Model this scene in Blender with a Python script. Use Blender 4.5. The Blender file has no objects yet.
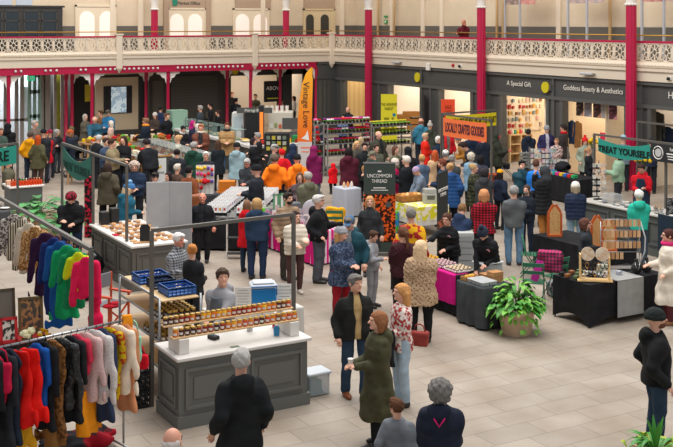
import bpy, math, random
import numpy as np
from mathutils import Vector, Matrix
random.seed(7)
PI = math.pi
SC = bpy.context.scene
COL = SC.collection
# ---------------------------------------------------------------- camera
H, F, CX, HY = 5.3, 1085.0, 336.5, 21.5
cs, sn = math.cos(PI/6), math.sin(PI/6)
cd = bpy.data.cameras.new('camera'); cam = bpy.data.objects.new('camera', cd); COL.objects.link(cam)
cam.location = (0, 0, H); cam.rotation_euler = (PI/2, 0, -PI/6)
cd.sensor_width = 36; cd.lens = 36*F/673; cd.shift_y = -(223.5-HY)/673; cd.clip_end = 300
SC.camera = cam
# ---------------------------------------------------------------- world, lights, exposure
wd = bpy.data.worlds.new('world'); SC.world = wd; wd.use_nodes = True
bgn = wd.node_tree.nodes['Background']; bgn.inputs[0].default_value = (0.93, 0.96, 1.0, 1); bgn.inputs[1].default_value = 0.52
def area(name, loc, rot, sx, sy, power, col=(1, 1, 1)):
    l = bpy.data.lights.new(name, 'AREA'); l.shape = 'RECTANGLE'; l.size = sx; l.size_y = sy; l.energy = power; l.color = col
    o = bpy.data.objects.new(name, l); o.location = loc; o.rotation_euler = rot; COL.objects.link(o); return o
def point(name, loc, power, col=(1, .86, .68), r=.15):
    l = bpy.data.lights.new(name, 'POINT'); l.energy = power; l.color = col; l.shadow_soft_size = r
    o = bpy.data.objects.new(name, l); o.location = loc; COL.objects.link(o); return o
area('skylight', (11, 22, 15), (0, 0, 0), 12, 34, 6000, (1, .975, .945))
area('gallery_fill_far', (15, 44.2, 8.6), (math.radians(50), 0, 0), 24, .8, 300, (1, .93, .82))  # added fill that brightens the far upper wall, not a gallery fitting
area('gallery_fill_right', (25.2, 30, 8.6), (math.radians(50), 0, -PI/2), 28, .8, 330, (1, .93, .82))  # same kind of added fill, lifting the right gallery and its upper wall
SC.view_settings.view_transform = 'Standard'; SC.view_settings.look = 'None'; SC.view_settings.gamma = 1
SC.view_settings.use_curve_mapping = False; SC.view_settings.exposure = 0.0
# ---------------------------------------------------------------- projection helpers (hall axes: X along the far wall, Y along the right wall)
def c2h(x, y): return (x*cs+y*sn, -x*sn+y*cs)
def G(px, py, z=0.0):                       # point at height z seen at a pixel
    D = F*(H-z)/(py-HY); return c2h((px-CX)/F*D, D)
def GD(px, D): return c2h((px-CX)/F*D, D)
def dep(py, z=0.0): return F*(H-z)/(py-HY)
def zat(py, D): return H-(py-HY)*D/F
def wR(px, x=25.5):
    u = (px-CX)/F; return x*(-u*sn+cs)/(u*cs+sn)
def wB(px, y=44.4):
    u = (px-CX)/F; return y*(u*cs+sn)/(-u*sn+cs)
def depth_of(x, y): return x*sn+y*cs
def fac(f): return math.radians(f-30)        # facing: 0 = towards the camera, 90 = picture right
# ---------------------------------------------------------------- materials
def lin(h):
    if isinstance(h, tuple): return h
    r = [int(h[i:i+2], 16)/255 for i in (0, 2, 4)]
    return tuple(((c/12.92) if c <= .04045 else ((c+.055)/1.055)**2.4) for c in r)+(1,)
MC = {}
def mat(h, rough=.75, kind='plain', h2=None, sc=20, metal=0, bump=0, emit=0, alpha=1):
    key = (h, rough, kind, h2, sc, metal, bump, emit, alpha)
    if key in MC: return MC[key]
    m = bpy.data.materials.new('mat_%s_%s' % (kind, h)); m.use_nodes = True
    nt = m.node_tree; N = nt.nodes; L = nt.links; b = N['Principled BSDF']
    b.inputs['Base Color'].default_value = lin(h); b.inputs['Roughness'].default_value = rough; b.inputs['Metallic'].default_value = metal
    m.diffuse_color = lin(h)
    if rough >= .7: b.inputs['Specular IOR Level'].default_value = .18
    if emit:
        b.inputs['Emission Color'].default_value = lin(h); b.inputs['Emission Strength'].default_value = emit
    if alpha < 1:
        b.inputs['Alpha'].default_value = alpha
    tc = None
    def coord():
        n = N.new('ShaderNodeTexCoord'); return n.outputs['Object']
    def mix(fac_out, a, c):
        x = N.new('ShaderNodeMix'); x.data_type = 'RGBA'; x.inputs[6].default_value = a; x.inputs[7].default_value = c
        L.new(fac_out, x.inputs[0]); return x.outputs[2]
    def ramp(src, p0, p1):
        r = N.new('ShaderNodeValToRGB'); r.color_ramp.elements[0].position = p0; r.color_ramp.elements[1].position = p1
        L.new(src, r.inputs[0]); return r.outputs[0]
    A = lin(h); B = lin(h2) if h2 else tuple(min(1, c*1.25+.004) for c in A[:3])+(1,)
    src = None
    if kind in ('noise', 'fabric', 'spots', 'wood'):
        n = N.new('ShaderNodeTexNoise'); n.inputs['Scale'].default_value = sc; n.inputs['Detail'].default_value = 4
        mp = N.new('ShaderNodeMapping'); L.new(coord(), mp.inputs[0]); L.new(mp.outputs[0], n.inputs['Vector'])
        if kind == 'wood': mp.inputs['Scale'].default_value = (1, 12, 12)
        src = n.outputs['Fac']
        f = ramp(src, .35, .65) if kind != 'spots' else ramp(src, .5, .54)
        L.new(mix(f, A, B), b.inputs['Base Color'])
    elif kind == 'vor':
        n = N.new('ShaderNodeTexVoronoi'); n.inputs['Scale'].default_value = sc; L.new(coord(), n.inputs['Vector'])
        f = ramp(n.outputs['Distance'], .28, .36); L.new(mix(f, B, A), b.inputs['Base Color']); src = n.outputs['Distance']
    elif kind == 'conf':                       # many-coloured small marks
        n = N.new('ShaderNodeTexVoronoi'); n.inputs['Scale'].default_value = sc; L.new(coord(), n.inputs['Vector'])
        hs = N.new('ShaderNodeHueSaturation'); L.new(n.outputs['Color'], hs.inputs['Color']); hs.inputs['Saturation'].default_value = .9
        f = ramp(n.outputs['Distance'], .3, .4)
        x = N.new('ShaderNodeMix'); x.data_type = 'RGBA'; L.new(f, x.inputs[0]); L.new(hs.outputs[0], x.inputs[6]); x.inputs[7].default_value = A
        L.new(x.outputs[2], b.inputs['Base Color'])
    elif kind in ('stripe', 'rib'):
        n = N.new('ShaderNodeTexWave'); n.inputs['Scale'].default_value = sc; n.bands_direction = 'X' if kind == 'stripe' else 'Z'
        L.new(coord(), n.inputs['Vector']); src = n.outputs['Fac']
        f = ramp(src, .48, .52) if kind == 'stripe' else src
        L.new(mix(f, A, B), b.inputs['Base Color'])
    elif kind == 'check':                      # plaid: squares along x and z
        w1 = N.new('ShaderNodeTexWave'); w1.bands_direction = 'X'; w2 = N.new('ShaderNodeTexWave'); w2.bands_direction = 'Z'
        co = coord()
        for w in (w1, w2): w.inputs['Scale'].default_value = sc; L.new(co, w.inputs['Vector'])
        ad = N.new('ShaderNodeMath'); ad.operation = 'ADD'
        L.new(ramp(w1.outputs['Fac'], .45, .55), ad.inputs[0]); L.new(ramp(w2.outputs['Fac'], .45, .55), ad.inputs[1])
        dv = N.new('ShaderNodeMath'); dv.operation = 'MULTIPLY'; dv.inputs[1].default_value = .5; L.new(ad.outputs[0], dv.inputs[0])
        L.new(mix(dv.outputs[0], A, B), b.inputs['Base Color'])
    elif kind == 'boards':
        n = N.new('ShaderNodeTexWave'); n.inputs['Scale'].default_value = sc; n.wave_profile = 'SAW'; n.bands_direction = 'Z'
        L.new(coord(), n.inputs['Vector']); src = n.outputs['Fac']; f = ramp(src, .02, .12); L.new(mix(f, B, A), b.inputs['Base Color'])
    elif kind == 'glass':
        b.inputs['Transmission Weight'].default_value = 1; b.inputs['Roughness'].default_value = rough; b.inputs['IOR'].default_value = 1.1
        b.inputs['Alpha'].default_value = .35
    if bump:
        if src is None:
            n = N.new('ShaderNodeTexNoise'); n.inputs['Scale'].default_value = sc; n.inputs['Detail'].default_value = 3; L.new(coord(), n.inputs['Vector']); src = n.outputs['Fac']
        bp = N.new('ShaderNodeBump'); bp.inputs['Strength'].default_value = bump; bp.inputs['Distance'].default_value = .02
        L.new(src, bp.inputs['Height']); L.new(bp.outputs[0], b.inputs['Normal'])
    MC[key] = m; return m
# ---------------------------------------------------------------- object helpers
def tag(o, label=None, cat=None, group=None, kind=None):
    if label: o['label'] = label
    if cat: o['category'] = cat
    if group: o['group'] = group
    if kind: o['kind'] = kind
    return o
def thing(name, label, cat, loc=(0, 0, 0), rz=0, group=None):
    o = bpy.data.objects.new(name, None); COL.objects.link(o); o.empty_display_size = .1
    o.location = loc if len(loc) == 3 else (loc[0], loc[1], 0); o.rotation_euler = (0, 0, rz); return tag(o, label, cat, group)
class MB:
    def __init__(s): s.v = []; s.f = []; s.m = []; s.cur = 0; s.sm = []; s.T = None; s.smooth = False
    def add(s, vs, fs, smooth=None):
        n = len(s.v)
        if s.T is not None: vs = [tuple(s.T @ Vector(p)) for p in vs]
        s.v += [tuple(p) for p in vs]; s.f += [tuple(i+n for i in f) for f in fs]; s.m += [s.cur]*len(fs)
        s.sm += [s.smooth if smooth is None else smooth]*len(fs); return s
    def box(s, x0, x1, y0, y1, z0, z1, ch=0):
        if ch:
            c = ch; vs = []
            for z, i in ((z0, c), (z0+c, 0), (z1-c, 0), (z1, c)):
                vs += [(x0+i, y0+i+(c if not i else 0), z), (x0+i+(c if not i else 0), y0+i, z), (x1-i-(c if not i else 0), y0+i, z), (x1-i, y0+i+(c if not i else 0), z),
                       (x1-i, y1-i-(c if not i else 0), z), (x1-i-(c if not i else 0), y1-i, z), (x0+i+(c if not i else 0), y1-i, z), (x0+i, y1-i-(c if not i else 0), z)]
            fs = [tuple(range(7, -1, -1)), tuple(range(24, 32))]
            for k in range(3):
                for j in range(8): a = k*8+j; b = k*8+(j+1) % 8; fs.append((a, b, b+8, a+8))
            return s.add(vs, fs)
        return s.add([(x0, y0, z0), (x1, y0, z0), (x1, y1, z0), (x0, y1, z0), (x0, y0, z1), (x1, y0, z1), (x1, y1, z1), (x0, y1, z1)],
                     [(0, 3, 2, 1), (4, 5, 6, 7), (0, 1, 5, 4), (1, 2, 6, 5), (2, 3, 7, 6), (3, 0, 4, 7)])
    def bx(s, c, d, ch=0): return s.box(c[0]-d[0]/2, c[0]+d[0]/2, c[1]-d[1]/2, c[1]+d[1]/2, c[2], c[2]+d[2], ch)   # base-centred
    def bar(s, a, b, w=.03, t=None):              # square bar between two points
        a = Vector(a); b = Vector(b); d = (b-a).normalized(); t = t or w
        up = Vector((0, 0, 1)) if abs(d.z) < .9 else Vector((1, 0, 0))
        x = d.cross(up).normalized()*w/2; y = x.cross(d).normalized()*t/2
        vs = [a-x-y, a+x-y, a+x+y, a-x+y, b-x-y, b+x-y, b+x+y, b-x+y]
        return s.add(vs, [(0, 1, 2, 3), (7, 6, 5, 4), (0, 4, 5, 1), (1, 5, 6, 2), (2, 6, 7, 3), (3, 7, 4, 0)])
    def tube(s, pts, r, n=8, closed=False):
        pts = [Vector(p) for p in pts]; R = r if isinstance(r, (list, tuple)) else [r]*len(pts); vs = []; fs = []; m = len(pts)
        for i, p in enumerate(pts):
            d = (pts[(i+1) % m] - pts[i-1]) if (closed or 0 < i < m-1) else ((pts[1]-pts[0]) if i == 0 else (pts[-1]-pts[-2]))
            d.normalize(); up = Vector((0, 0, 1)) if abs(d.z) < .9 else Vector((1, 0, 0)); x = d.cross(up).normalized(); y = x.cross(d)
            for k in range(n): a = 2*PI*k/n; vs.append(p+(x*math.cos(a)+y*math.sin(a))*R[i])
        for i in range(m if closed else m-1):
            for k in range(n):
                a = i*n+k; b = i*n+(k+1) % n; j = ((i+1) % m)*n; fs.append((a, b, j+(k+1) % n, j+k))
        if not closed: fs += [tuple(range(n-1, -1, -1)), tuple(range((m-1)*n, m*n))]
        return s.add(vs, fs, True)
    def cyl(s, c, r, h, n=16, r2=None):
        r2 = r if r2 is None else r2
        return s.lathe([(r, 0), (r2, h)], c, n)
    def lathe(s, prof, c=(0, 0, 0), n=16, sx=1, sy=1):
        vs = []; fs = []
        for r, z in prof:
            for k in range(n): a = 2*PI*k/n; vs.append((c[0]+math.cos(a)*r*sx, c[1]+math.sin(a)*r*sy, c[2]+z))
        m = len(prof)
        for i in range(m-1):
            for k in range(n): a = i*n+k; b = i*n+(k+1) % n; fs.append((a, b, b+n, a+n))
        s.add(vs, fs, True); s.add(vs[:n], [tuple(range(n-1, -1, -1))], False); s.add(vs[-n:], [tuple(range(n))], False)
        return s
    def ball(s, c, r, n=10, m=7):
        rx, ry, rz = r if isinstance(r, tuple) else (r, r, r); vs = [(c[0], c[1], c[2]-rz)]; fs = []
        for i in range(1, m):
            ph = -PI/2+PI*i/m
            for k in range(n): a = 2*PI*k/n; vs.append((c[0]+rx*math.cos(ph)*math.cos(a), c[1]+ry*math.cos(ph)*math.sin(a), c[2]+rz*math.sin(ph)))
        vs.append((c[0], c[1], c[2]+rz))
        for k in range(n): fs.append((0, 1+(k+1) % n, 1+k)); fs.append((len(vs)-1, 1+(m-2)*n+k, 1+(m-2)*n+(k+1) % n))
        for i in range(m-2):
            for k in range(n): a = 1+i*n+k; b = 1+i*n+(k+1) % n; fs.append((a, b, b+n, a+n))
        return s.add(vs, fs, True)
    def prism(s, poly, a, b, axis='z'):           # extrude 2-D polygon along an axis
        def p(u, v, w): return {'z': (u, v, w), 'y': (u, w, v), 'x': (w, u, v)}[axis]
        n = len(poly); vs = [p(u, v, a) for u, v in poly]+[p(u, v, b) for u, v in poly]
        return s.add(vs, [tuple(range(n-1, -1, -1)), tuple(range(n, 2*n))]+[(i, (i+1) % n, n+(i+1) % n, n+i) for i in range(n)])
    def build(s, name, mats, parent=None, loc=None, rz=0, kind=None):
        me = bpy.data.meshes.new(name); me.from_pydata(s.v, [], s.f)
        for m in (mats if isinstance(mats, (list, tuple)) else [mats]): me.materials.append(m)
        me.polygons.foreach_set('material_index', s.m); me.polygons.foreach_set('use_smooth', s.sm); me.update()
        o = bpy.data.objects.new(name, me); COL.objects.link(o)
        if loc is not None: o.location = loc
        if rz: o.rotation_euler = (0, 0, rz)
        if parent: o.parent = parent
        if kind: o['kind'] = kind
        return o
def ctree(o, parent=None):
    c = o.copy(); COL.objects.link(c)
    if parent: c.parent = parent
    for ch in o.children: ctree(ch, c)
    return c
def dup(o, loc, rz=None, label=None, group=None, scale=None):
    c = ctree(o); c.location = loc
    if rz is not None: c.rotation_euler = (0, 0, rz)
    if label: c['label'] = label
    if group: c['group'] = group
    if scale: c.scale = scale if isinstance(scale, tuple) else (scale,)*3
    return c
def text(body, size, m, parent=None, loc=(0, 0, 0), rot=(PI/2, 0, 0), name='lettering', sx=1, ext=.004, align='CENTER', bold=0):
    c = bpy.data.curves.new(name, 'FONT'); c.body = body; c.size = size; c.align_x = align; c.align_y = 'CENTER'; c.extrude = ext; c.offset = bold
    c.resolution_u = 3; c.materials.append(m)
    tmp = bpy.data.objects.new('t', c); me = bpy.data.meshes.new_from_object(tmp); bpy.data.objects.remove(tmp)
    o = bpy.data.objects.new(name, me); COL.objects.link(o); o.location = loc; o.rotation_euler = rot; o.scale = (sx, 1, 1)
    if parent: o.parent = parent
    return o
def struct(o): o['kind'] = 'structure'; return o
# ---------------------------------------------------------------- the hall
CREAM = mat('D3C2AB', .7, 'noise', 'CDBBA2', 1.5); CREAM2 = mat('DCCDB8', .6); DARK = mat('4B4B49', .5); DARK2 = mat('3A3836', .6); MAG = mat('B3063F', .45)
WHITE = mat('E8E2DA', .55); STEEL = mat('9A9A9A', .35, metal=.8); BRASS = mat('B48A3C', .35, metal=.7); GREYF = mat('5A5650', .45); BLACK = mat('151517', .6)
def floor_mat():
    m = bpy.data.materials.new('paving'); m.use_nodes = True; nt = m.node_tree; N = nt.nodes; L = nt.links; b = N['Principled BSDF']
    tc = N.new('ShaderNodeTexCoord'); br = N.new('ShaderNodeTexBrick'); L.new(tc.outputs['Object'], br.inputs['Vector'])
    br.offset = .37; br.inputs['Scale'].default_value = 1; br.inputs['Brick Width'].default_value = .85; br.inputs['Row Height'].default_value = .43
    br.inputs['Mortar Size'].default_value = .008; br.inputs['Mortar Smooth'].default_value = .3
    br.inputs['Color1'].default_value = lin('AFA294'); br.inputs['Color2'].default_value = lin('A4998C'); br.inputs['Mortar'].default_value = lin('8A7F73')
    n = N.new('ShaderNodeTexNoise'); n.inputs['Scale'].default_value = 1.3; n.inputs['Detail'].default_value = 8; L.new(tc.outputs['Object'], n.inputs['Vector'])
    r = N.new('ShaderNodeValToRGB'); r.color_ramp.elements[0].position = .3; r.color_ramp.elements[0].color = lin('DDD6CE'); r.color_ramp.elements[1].position = .7; r.color_ramp.elements[1].color = lin('FFFFFF')
    L.new(n.outputs['Fac'], r.inputs[0]); x = N.new('ShaderNodeMix'); x.data_type = 'RGBA'; x.blend_type = 'MULTIPLY'; x.inputs[0].default_value = 1
    L.new(br.outputs['Color'], x.inputs[6]); L.new(r.outputs[0], x.inputs[7]); L.new(x.outputs[2], b.inputs['Base Color']); b.inputs['Roughness'].default_value = .55
    return m
struct(MB().box(-6, 34, 4, 54, -.2, 0).build('floor', floor_mat()))
DK = 3.6
# gallery slab (two wings) and upper walls
struct(MB().box(-4, 33, 44.45, 49.6, 3.42, DK).build('slab_gallery_far', [CREAM]))
struct(MB().box(25.55, 33, 14, 44.45, 3.42, DK).build('slab_gallery_right', [CREAM]))
UY, UX = 46.9, 28.1
m_ = MB().box(-4, UX+.2, UY, UY+.2, DK, 9.5); struct(m_.build('wall_upper_far', CREAM))
struct(MB().box(UX, UX+.2, 14, UY, DK, 9.5).build('wall_upper_right', CREAM))
struct(MB().box(-4, UX, UY-.03, UY, DK, 5.1).build('trim_1', mat('5C5852', .6)))
struct(MB().box(UX-.03, UX, 14, UY-.03, DK, 5.1).build('trim_2', mat('5C5852', .6)))
# lower walls
struct(MB().box(wB(46, 48.6), wB(228, 47.0), 48.6, 48.8, 0, 3.42).build('wall_far', DARK2))
# pilasters / pipes on upper walls
mm = MB()
for px in (112, 140, 262, 341): 
    x = wB(px, UY); mm.box(x-.12, x+.12, UY-.12, UY, DK, 9.5)
struct(mm.build('trim_3', CREAM2))
mm = MB()
for px in (393, 424, 443, 560):
    y = wR(px, UX); mm.box(UX-.1, UX, y-.12, y+.12, DK, 9.5)
struct(mm.build('trim_4', CREAM2))
pr = mat('C9A97C', .4)
for px in (378, 394, 497, 503, 610): 
    y = wR(px, UX-.2); struct(MB().tube([(UX-.2, y, DK), (UX-.2, y, 9.4)], .06).build('trim_5', pr))
# balustrade: fascia, scroll moulding, lattice, rails
def lattice(n, L, nm):
    """one run of n ring-and-cross bays, length L along +x, z 4.04..4.62"""
    b = MB(); w = L/n; zc, hh = 4.33, .27; t = .03
    for i in range(n):
        c = (i+.5)*w; rx = w*.43
        b.tube([(c+rx*math.copysign(abs(math.cos(a))**.8, math.cos(a)), 0, zc+hh*math.copysign(abs(math.sin(a))**.8, math.sin(a))) for a in [2*PI*k/14 for k in range(14)]], .026, 5, True)
        b.tube([(c+rx*.4*math.cos(a), 0, zc+.105*math.sin(a)) for a in [2*PI*k/10 for k in range(10)]], .024, 5, True)
        b.box(c-rx, c-rx*.4, -t/2, t/2, zc-.02, zc+.02); b.box(c+rx*.4, c+rx, -t/2, t/2, zc-.02, zc+.02)
        b.box(c-.02, c+.02, -t/2, t/2, zc-hh, zc-.1); b.box(c-.02, c+.02, -t/2, t/2, zc+.1, zc+hh)
        for sx in (-1, 1):
            for sz in (-1, 1):
                b.bar((c+sx*w*.5, 0, zc+sz*hh), (c+sx*rx*.62, 0, zc+sz*hh*.62), .03); b.bar((c+sx*rx*.72, 0, zc+sz*hh*.72), (c+sx*rx*.3, 0, zc+sz*.12), .022)
        b.box(c-w*.5-.025, c-w*.5+.025, -t/2, t/2, 4.04, 4.62)
    b.box(0, L, -.03, .03, 4.59, 4.625); b.box(0, L, -.03, .03, 4.02, 4.06)
    return b
BAL = mat('E2D2BC', .55)
def run(p0, dirx, L, n, nm):
    rz = 0 if dirx else PI/2
    o = MB(); o = lattice(n, L, nm).build('balustrade_panel', BAL, None, (p0[0], p0[1], 0), rz); struct(o)
    g = MB(); 
    g.prism([(-.02, 3.82), (-.1, 3.86), (-.12, 3.93), (-.08, 4.0), (0, 4.03), (.06, 4.0), (.06, 3.82)], 0, L, 'x')
    for k in range(int(L/.16)):
        g.ball(((k+.5)*.16, -.1, 3.93), (.07, .03, .045), 6, 4)
    # swap: prism axis x takes (y,z) pairs
    s = g.build('scroll_moulding', BAL, None, (p0[0], p0[1], 0), rz); struct(s)
    r = MB().box(0, L, -.05, .05, 4.625, 4.69).build('top_rail', MAG, None, (p0[0], p0[1], 0), rz); struct(r)
# far wing bays: posts at px 118, 254, 331 ; wall y=44.4
xs = [wB(-40), wB(118.5), wB(254), wB(331)]
for a, b in zip(xs[:-1], xs[1:]):
    L = b-a; run((a, 44.4), True, L, round(L/.47), 'a')
struct(MB().box(xs[0], 25.5, 44.33, 44.55, 3.42, 3.82).build('trim_6', CREAM2))
struct(MB().box(xs[0], 25.5, 44.27, 44.35, 3.74, 3.83).build('trim_7', CREAM2))
for x in xs[1:]:
    b = MB().bx((x, 44.36, 3.3), (.26, .26, 1.44), .02).bx((x, 44.36, 4.72), (.34, .34, .06), .01); b.lathe([(.02, -.18), (.1, -.06), (.14, 0)], (x, 44.33, 3.3), 10); struct(b.build('balustrade_post', BAL))
hr = MB().tube([(xs[0], 44.45, 4.86), (25.4, 44.45, 4.86)], .022); struct(hr.build('handrail', BRASS))
# right wing: columns at px 370,482,633
cy = [wR(p, 25.3) for p in (370, 483, 633)]
ys = [44.4]+cy+[wR(760, 25.3)]
for a, b in zip(ys[:-1], ys[1:]):
    L = a-b; o = run((25.5, b), False, L, round(L/.5), 'b')
for o in list(COL.objects):
    if o.name.split('.')[0] in ('scroll_moulding',) and abs(o.rotation_euler.z) > 1: o.scale = (1, -1, 1); 
struct(MB().box(25.45, 25.6, ys[-1], 44.4, 3.42, 3.82).build('trim_8', CREAM2))
struct(MB().box(25.38, 25.46, ys[-1], 44.4, 3.74, 3.83).build('trim_9', CREAM2))
struct(MB().tube([(25.6, ys[-1], 4.86), (25.6, 44.4, 4.86)], .022).build('handrail', BRASS))
def fluted(x, y, z0, z1, r, cap=5.82):
    b = MB(); n = 24; vs = []
    for z in (z0, cap):
        for k in range(n): a = 2*PI*k/n; q = r*(1 if k % 2 else .9); vs.append((x+q*math.cos(a), y+q*math.sin(a), z))
    b.add(vs, [(k, (k+1) % n, n+(k+1) % n, n+k) for k in range(n)])
    b.lathe([(r*1.25, 0), (r*1.25, .25), (r*1.05, .3)], (x, y, z0), 16)
    b.cur = 1; b.lathe([(r*.98, cap), (r*1.02, cap+.25), (r*1.5, cap+.5), (r*2.6, cap+1.1), (r*2.8, cap+1.3)], (x, y, 0), 16); b.lathe([(r*.8, cap+1.3), (r*.8, z1)], (x, y, 0), 12)
    for k in range(12): a = 2*PI*k/12; b.ball((x+r*1.04*math.cos(a), y+r*1.04*math.sin(a), cap+.02), .045, 5, 4)
    return b
for y in cy: struct(fluted(25.22, y, 0, 9.5, .165).build('column', [MAG, WHITE]))
for px in (154.5, 286): struct(fluted(wB(px, 45.3), 45.3, DK, 9.5, .15).build('column', [MAG, WHITE]))
# magenta beam with lamps + thin columns with brackets on the far wing
xl, xr_ = wB(-40), wB(316)
struct(MB().box(xl, xr_, 44.36, 44.6, 3.14, 3.42, 0).box(xl, xr_, 44.33, 44.63, 3.12, 3.17).box(xl, xr_, 44.33, 44.63, 3.38, 3.42).build('beam', MAG))
BULB = mat('DAD3CF', .3); 
bulbs = [15, 20.5, 45, 50, 56, 80, 85] + [100+4.75*i for i in range(13)] + [177+4.6*i for i in range(15)] + [261+4.5*i for i in range(11)]
bm = MB().ball((0, 0, 0), .055, 10, 7); b0 = None
for i, px in enumerate(bulbs):
    x = wB(px)
    if b0 is None: b0 = bm.build('globe_lamp', BULB, None, (x, 44.3, 3.29)); tag(b0, 'round white globe lamp fixed along the magenta beam under the far gallery', 'lamp', 'globe lamps on the magenta beam')
    else: b0.copy() if False else dup(b0, (x, 44.3, 3.29))
def thin_col(px, y=44.5, brackets=True, far=False):
    x = wB(px, y); b = MB(); b.lathe([(.14, 0), (.14, .25), (.085, .32), (.075, 1.5), (.07, 2.75), (.1, 2.8), (.1, 3.14)], (x, y, 0), 12)
    if brackets:
        b.cur = 1
        for s in (-1, 1):
            pts = [(x+s*.09, 3.12), (x+s*.55, 3.12), (x+s*.5, 3.02), (x+s*.36, 3.0), (x+s*.26, 2.86), (x+s*.16, 2.84), (x+s*.09, 2.62)]
            if s < 0: pts = pts[::-1]
            b.prism(pts, y-.04, y+.04, 'y'); b.cur = 2; b.lathe([(.05, -.05), (.05, .05)], (0, 0, 0), 8) if False else None; b.cur = 1
    struct(b.build('column', [MAG, WHITE]))
for px in (8.5, 92, 168, 250.5, 316): thin_col(px)
for px in (66, 72, 146, 227, 280): thin_col(px, 46.4, px != 66)
# far wing lower bays (behind the columns)
def bx(x0, x1, y0, y1, z0, z1, m, nm): return struct(MB().box(x0, x1, y0, y1, z0, z1).build(nm, m))
Y1 = 47.0
# glazed entrance, px -10..62
GL = mat('9FB0B5', .1, 'glass'); PG = mat('7C9A8C', .5); 
b = MB()
for px, w in ((-4, .06), (5, .06), (16.5, .08), (22, .08), (43, .08), (47, .14), (55, .06), (62, .06)):
    x = wB(px, Y1); b.box(x-w, x+w, Y1-.04, Y1+.04, 0, 3.4)
b.box(wB(-30, Y1), wB(64, Y1), Y1-.04, Y1+.04, 3.0, 3.1).box(wB(-30, Y1), wB(30, Y1), Y1-.04, Y1+.04, 1.05, 1.15)
struct(b.build('window_1', mat('8C857C', .5)))
b = MB(); xa, xb = wB(29.5, 46.9), wB(39.5, 46.9)
for x in (xa, (xa+xb)/2, xb): b.box(x-.07, x+.07, 46.86, 46.94, 0, 3.0)
for z in (0, 1.15, 2.2, 2.9): b.box(xa, xb, 46.86, 46.94, z, z+.16)
struct(b.build('door_1', PG)); 
# daylit street seen through the glass: pale building, pavement
struct(MB().box(4, wB(47, 52), 52.6, 52.8, 0, 3.4).build('wall_beyond_entrance', mat('B9BEC6', .8, 'boards', 'A1A6AE', 3)))
bx(4, wB(24, 50), 48.75, 48.85, 0, 3.4, mat('D7DCE2', .8, 'boards', '8E969E', 4), 'wall_entrance_side')
bx(wB(22.4, Y1), wB(28.5, Y1), Y1+.05, Y1+.07, 1.0, 2.5, mat('DDE0E6', .6), 'window_2')
area('entrance_daylight', (wB(20, 50), 47.9, 3.2), (0, 0, 0), 7, 1.4, 260, (.88, .94, 1))
area('street_daylight', (wB(18, 51), 50.7, 3.4), (0, 0, 0), 9, 2.5, 330, (.88, .94, 1))
bx(wB(55, 47.3), wB(63, 47.3), 47.4, 47.5, 0, 3, mat('8E8A2E', .8, 'noise', '6A6A2A', 2), 'wall_entrance_green')
e = thing('exit_sign', 'small green exit sign hanging over the glazed entrance at far left', 'sign', (wB(31, 46.5), 46.5, 2.78))
MB().tube([(0, 0, .2), (0, 0, .66)], .01, 5).build('rod', STEEL, e); MB().box(-.16, .16, -.03, .03, 0, .2).build('sign_box', mat('2FBF8A', .4, emit=.7), e); 
b = MB().box(-.1, -.03, -.035, -.03, .05, .15).box(.02, .11, -.035, -.03, .06, .09).box(.05, .08, -.035, -.03, .09, .15); b.build('running_man_mark', WHITE, e)
# media bay, px 95..140: cream panel with black screen
bx(wB(94, Y1), wB(140, Y1), Y1, Y1+.1, 0, 3.4, DARK2, 'wall_media_surround')
bx(wB(95, Y1-.05), wB(138, Y1-.05), Y1-.08, Y1, .15, 2.8, mat('CDBB9C', .6), 'wall_media_panel')
bx(wB(96.5, Y1-.05), wB(138, Y1-.05), Y1-.08, Y1, 2.93, 3.2, mat('CDBB9C', .6), 'trim_10')
bx(wB(95, Y1-.05), wB(138, Y1-.05), Y1-.14, Y1-.08, .0, .45, DARK2, 'baseboard_far')
tv = thing('wall_screen', 'large black framed wall screen showing a bright blue and white picture', 'screen', (wB(117, Y1), Y1-.12, 1.2))
wv = (wB(131, Y1)-wB(103, Y1))/2
MB().box(-wv, wv, -.05, .03, 0, 1.22, .01).build('bezel', BLACK, tv)
MB().box(-wv*.5, wv*.58, -.056, -.05, .03, 1.18).build('display', mat('D4E6EE', .4, 'spots', '2C5F8C', 3.2, emit=.35), tv)
text('Guy Cotton Newton Market', .13, mat('6B5B45'), None, (wB(117, Y1), Y1-.1, 3.06)); COL.objects[-1]['kind'] = 'structure'
# poster bay px 84..92
bx(wB(75, Y1), wB(94, Y1), Y1+.25, Y1+.3, 0, 3.4, mat('2B2926'), 'wall_far_recess')
tag(MB().box(-.13, .13, -.02, 0, 0, .75).build('poster', mat('C9B41E', .6, 'noise', 'B8A21A', 9), None, (wB(88, 47.2), 47.24, 1.75)), 'yellow poster on the dark wall left of the big screen', 'poster')
# doorway bay px 148..167 and hanging sign
bx(wB(149, Y1), wB(168, Y1), Y1, Y1+.1, 0, 3.4, mat('4A463F', .7), 'wall_far_bay'); 
b = MB().box(wB(152, Y1), wB(163, Y1), Y1-.05, Y1, 0, 2.6).box(wB(153, Y1), wB(162, Y1), Y1-.08, Y1-.05, .2, 2.4); struct(b.build('door_2', mat('524D45', .6)))
# shutter bay px 170..224
bx(wB(168, Y1), wB(228, Y1), Y1+.1, Y1+.2, 0, 3.4, DARK2, 'wall_shutter_surround')
struct(MB().box(wB(171, Y1), wB(218, Y1), Y1, Y1+.08, 0, 2.78).build('window_3', mat('47443E', .6, 'boards', '2E2C28', 2.2)))
bx(wB(169, Y1), wB(227, Y1), Y1-.02, Y1+.1, 2.85, 3.3, mat('393733', .6), 'trim_11')
t = text('Pastrami', .2, mat('B8A98E'), None, (wB(192, Y1), Y1-.04, 3.08)); t['kind'] = 'structure'
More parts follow.
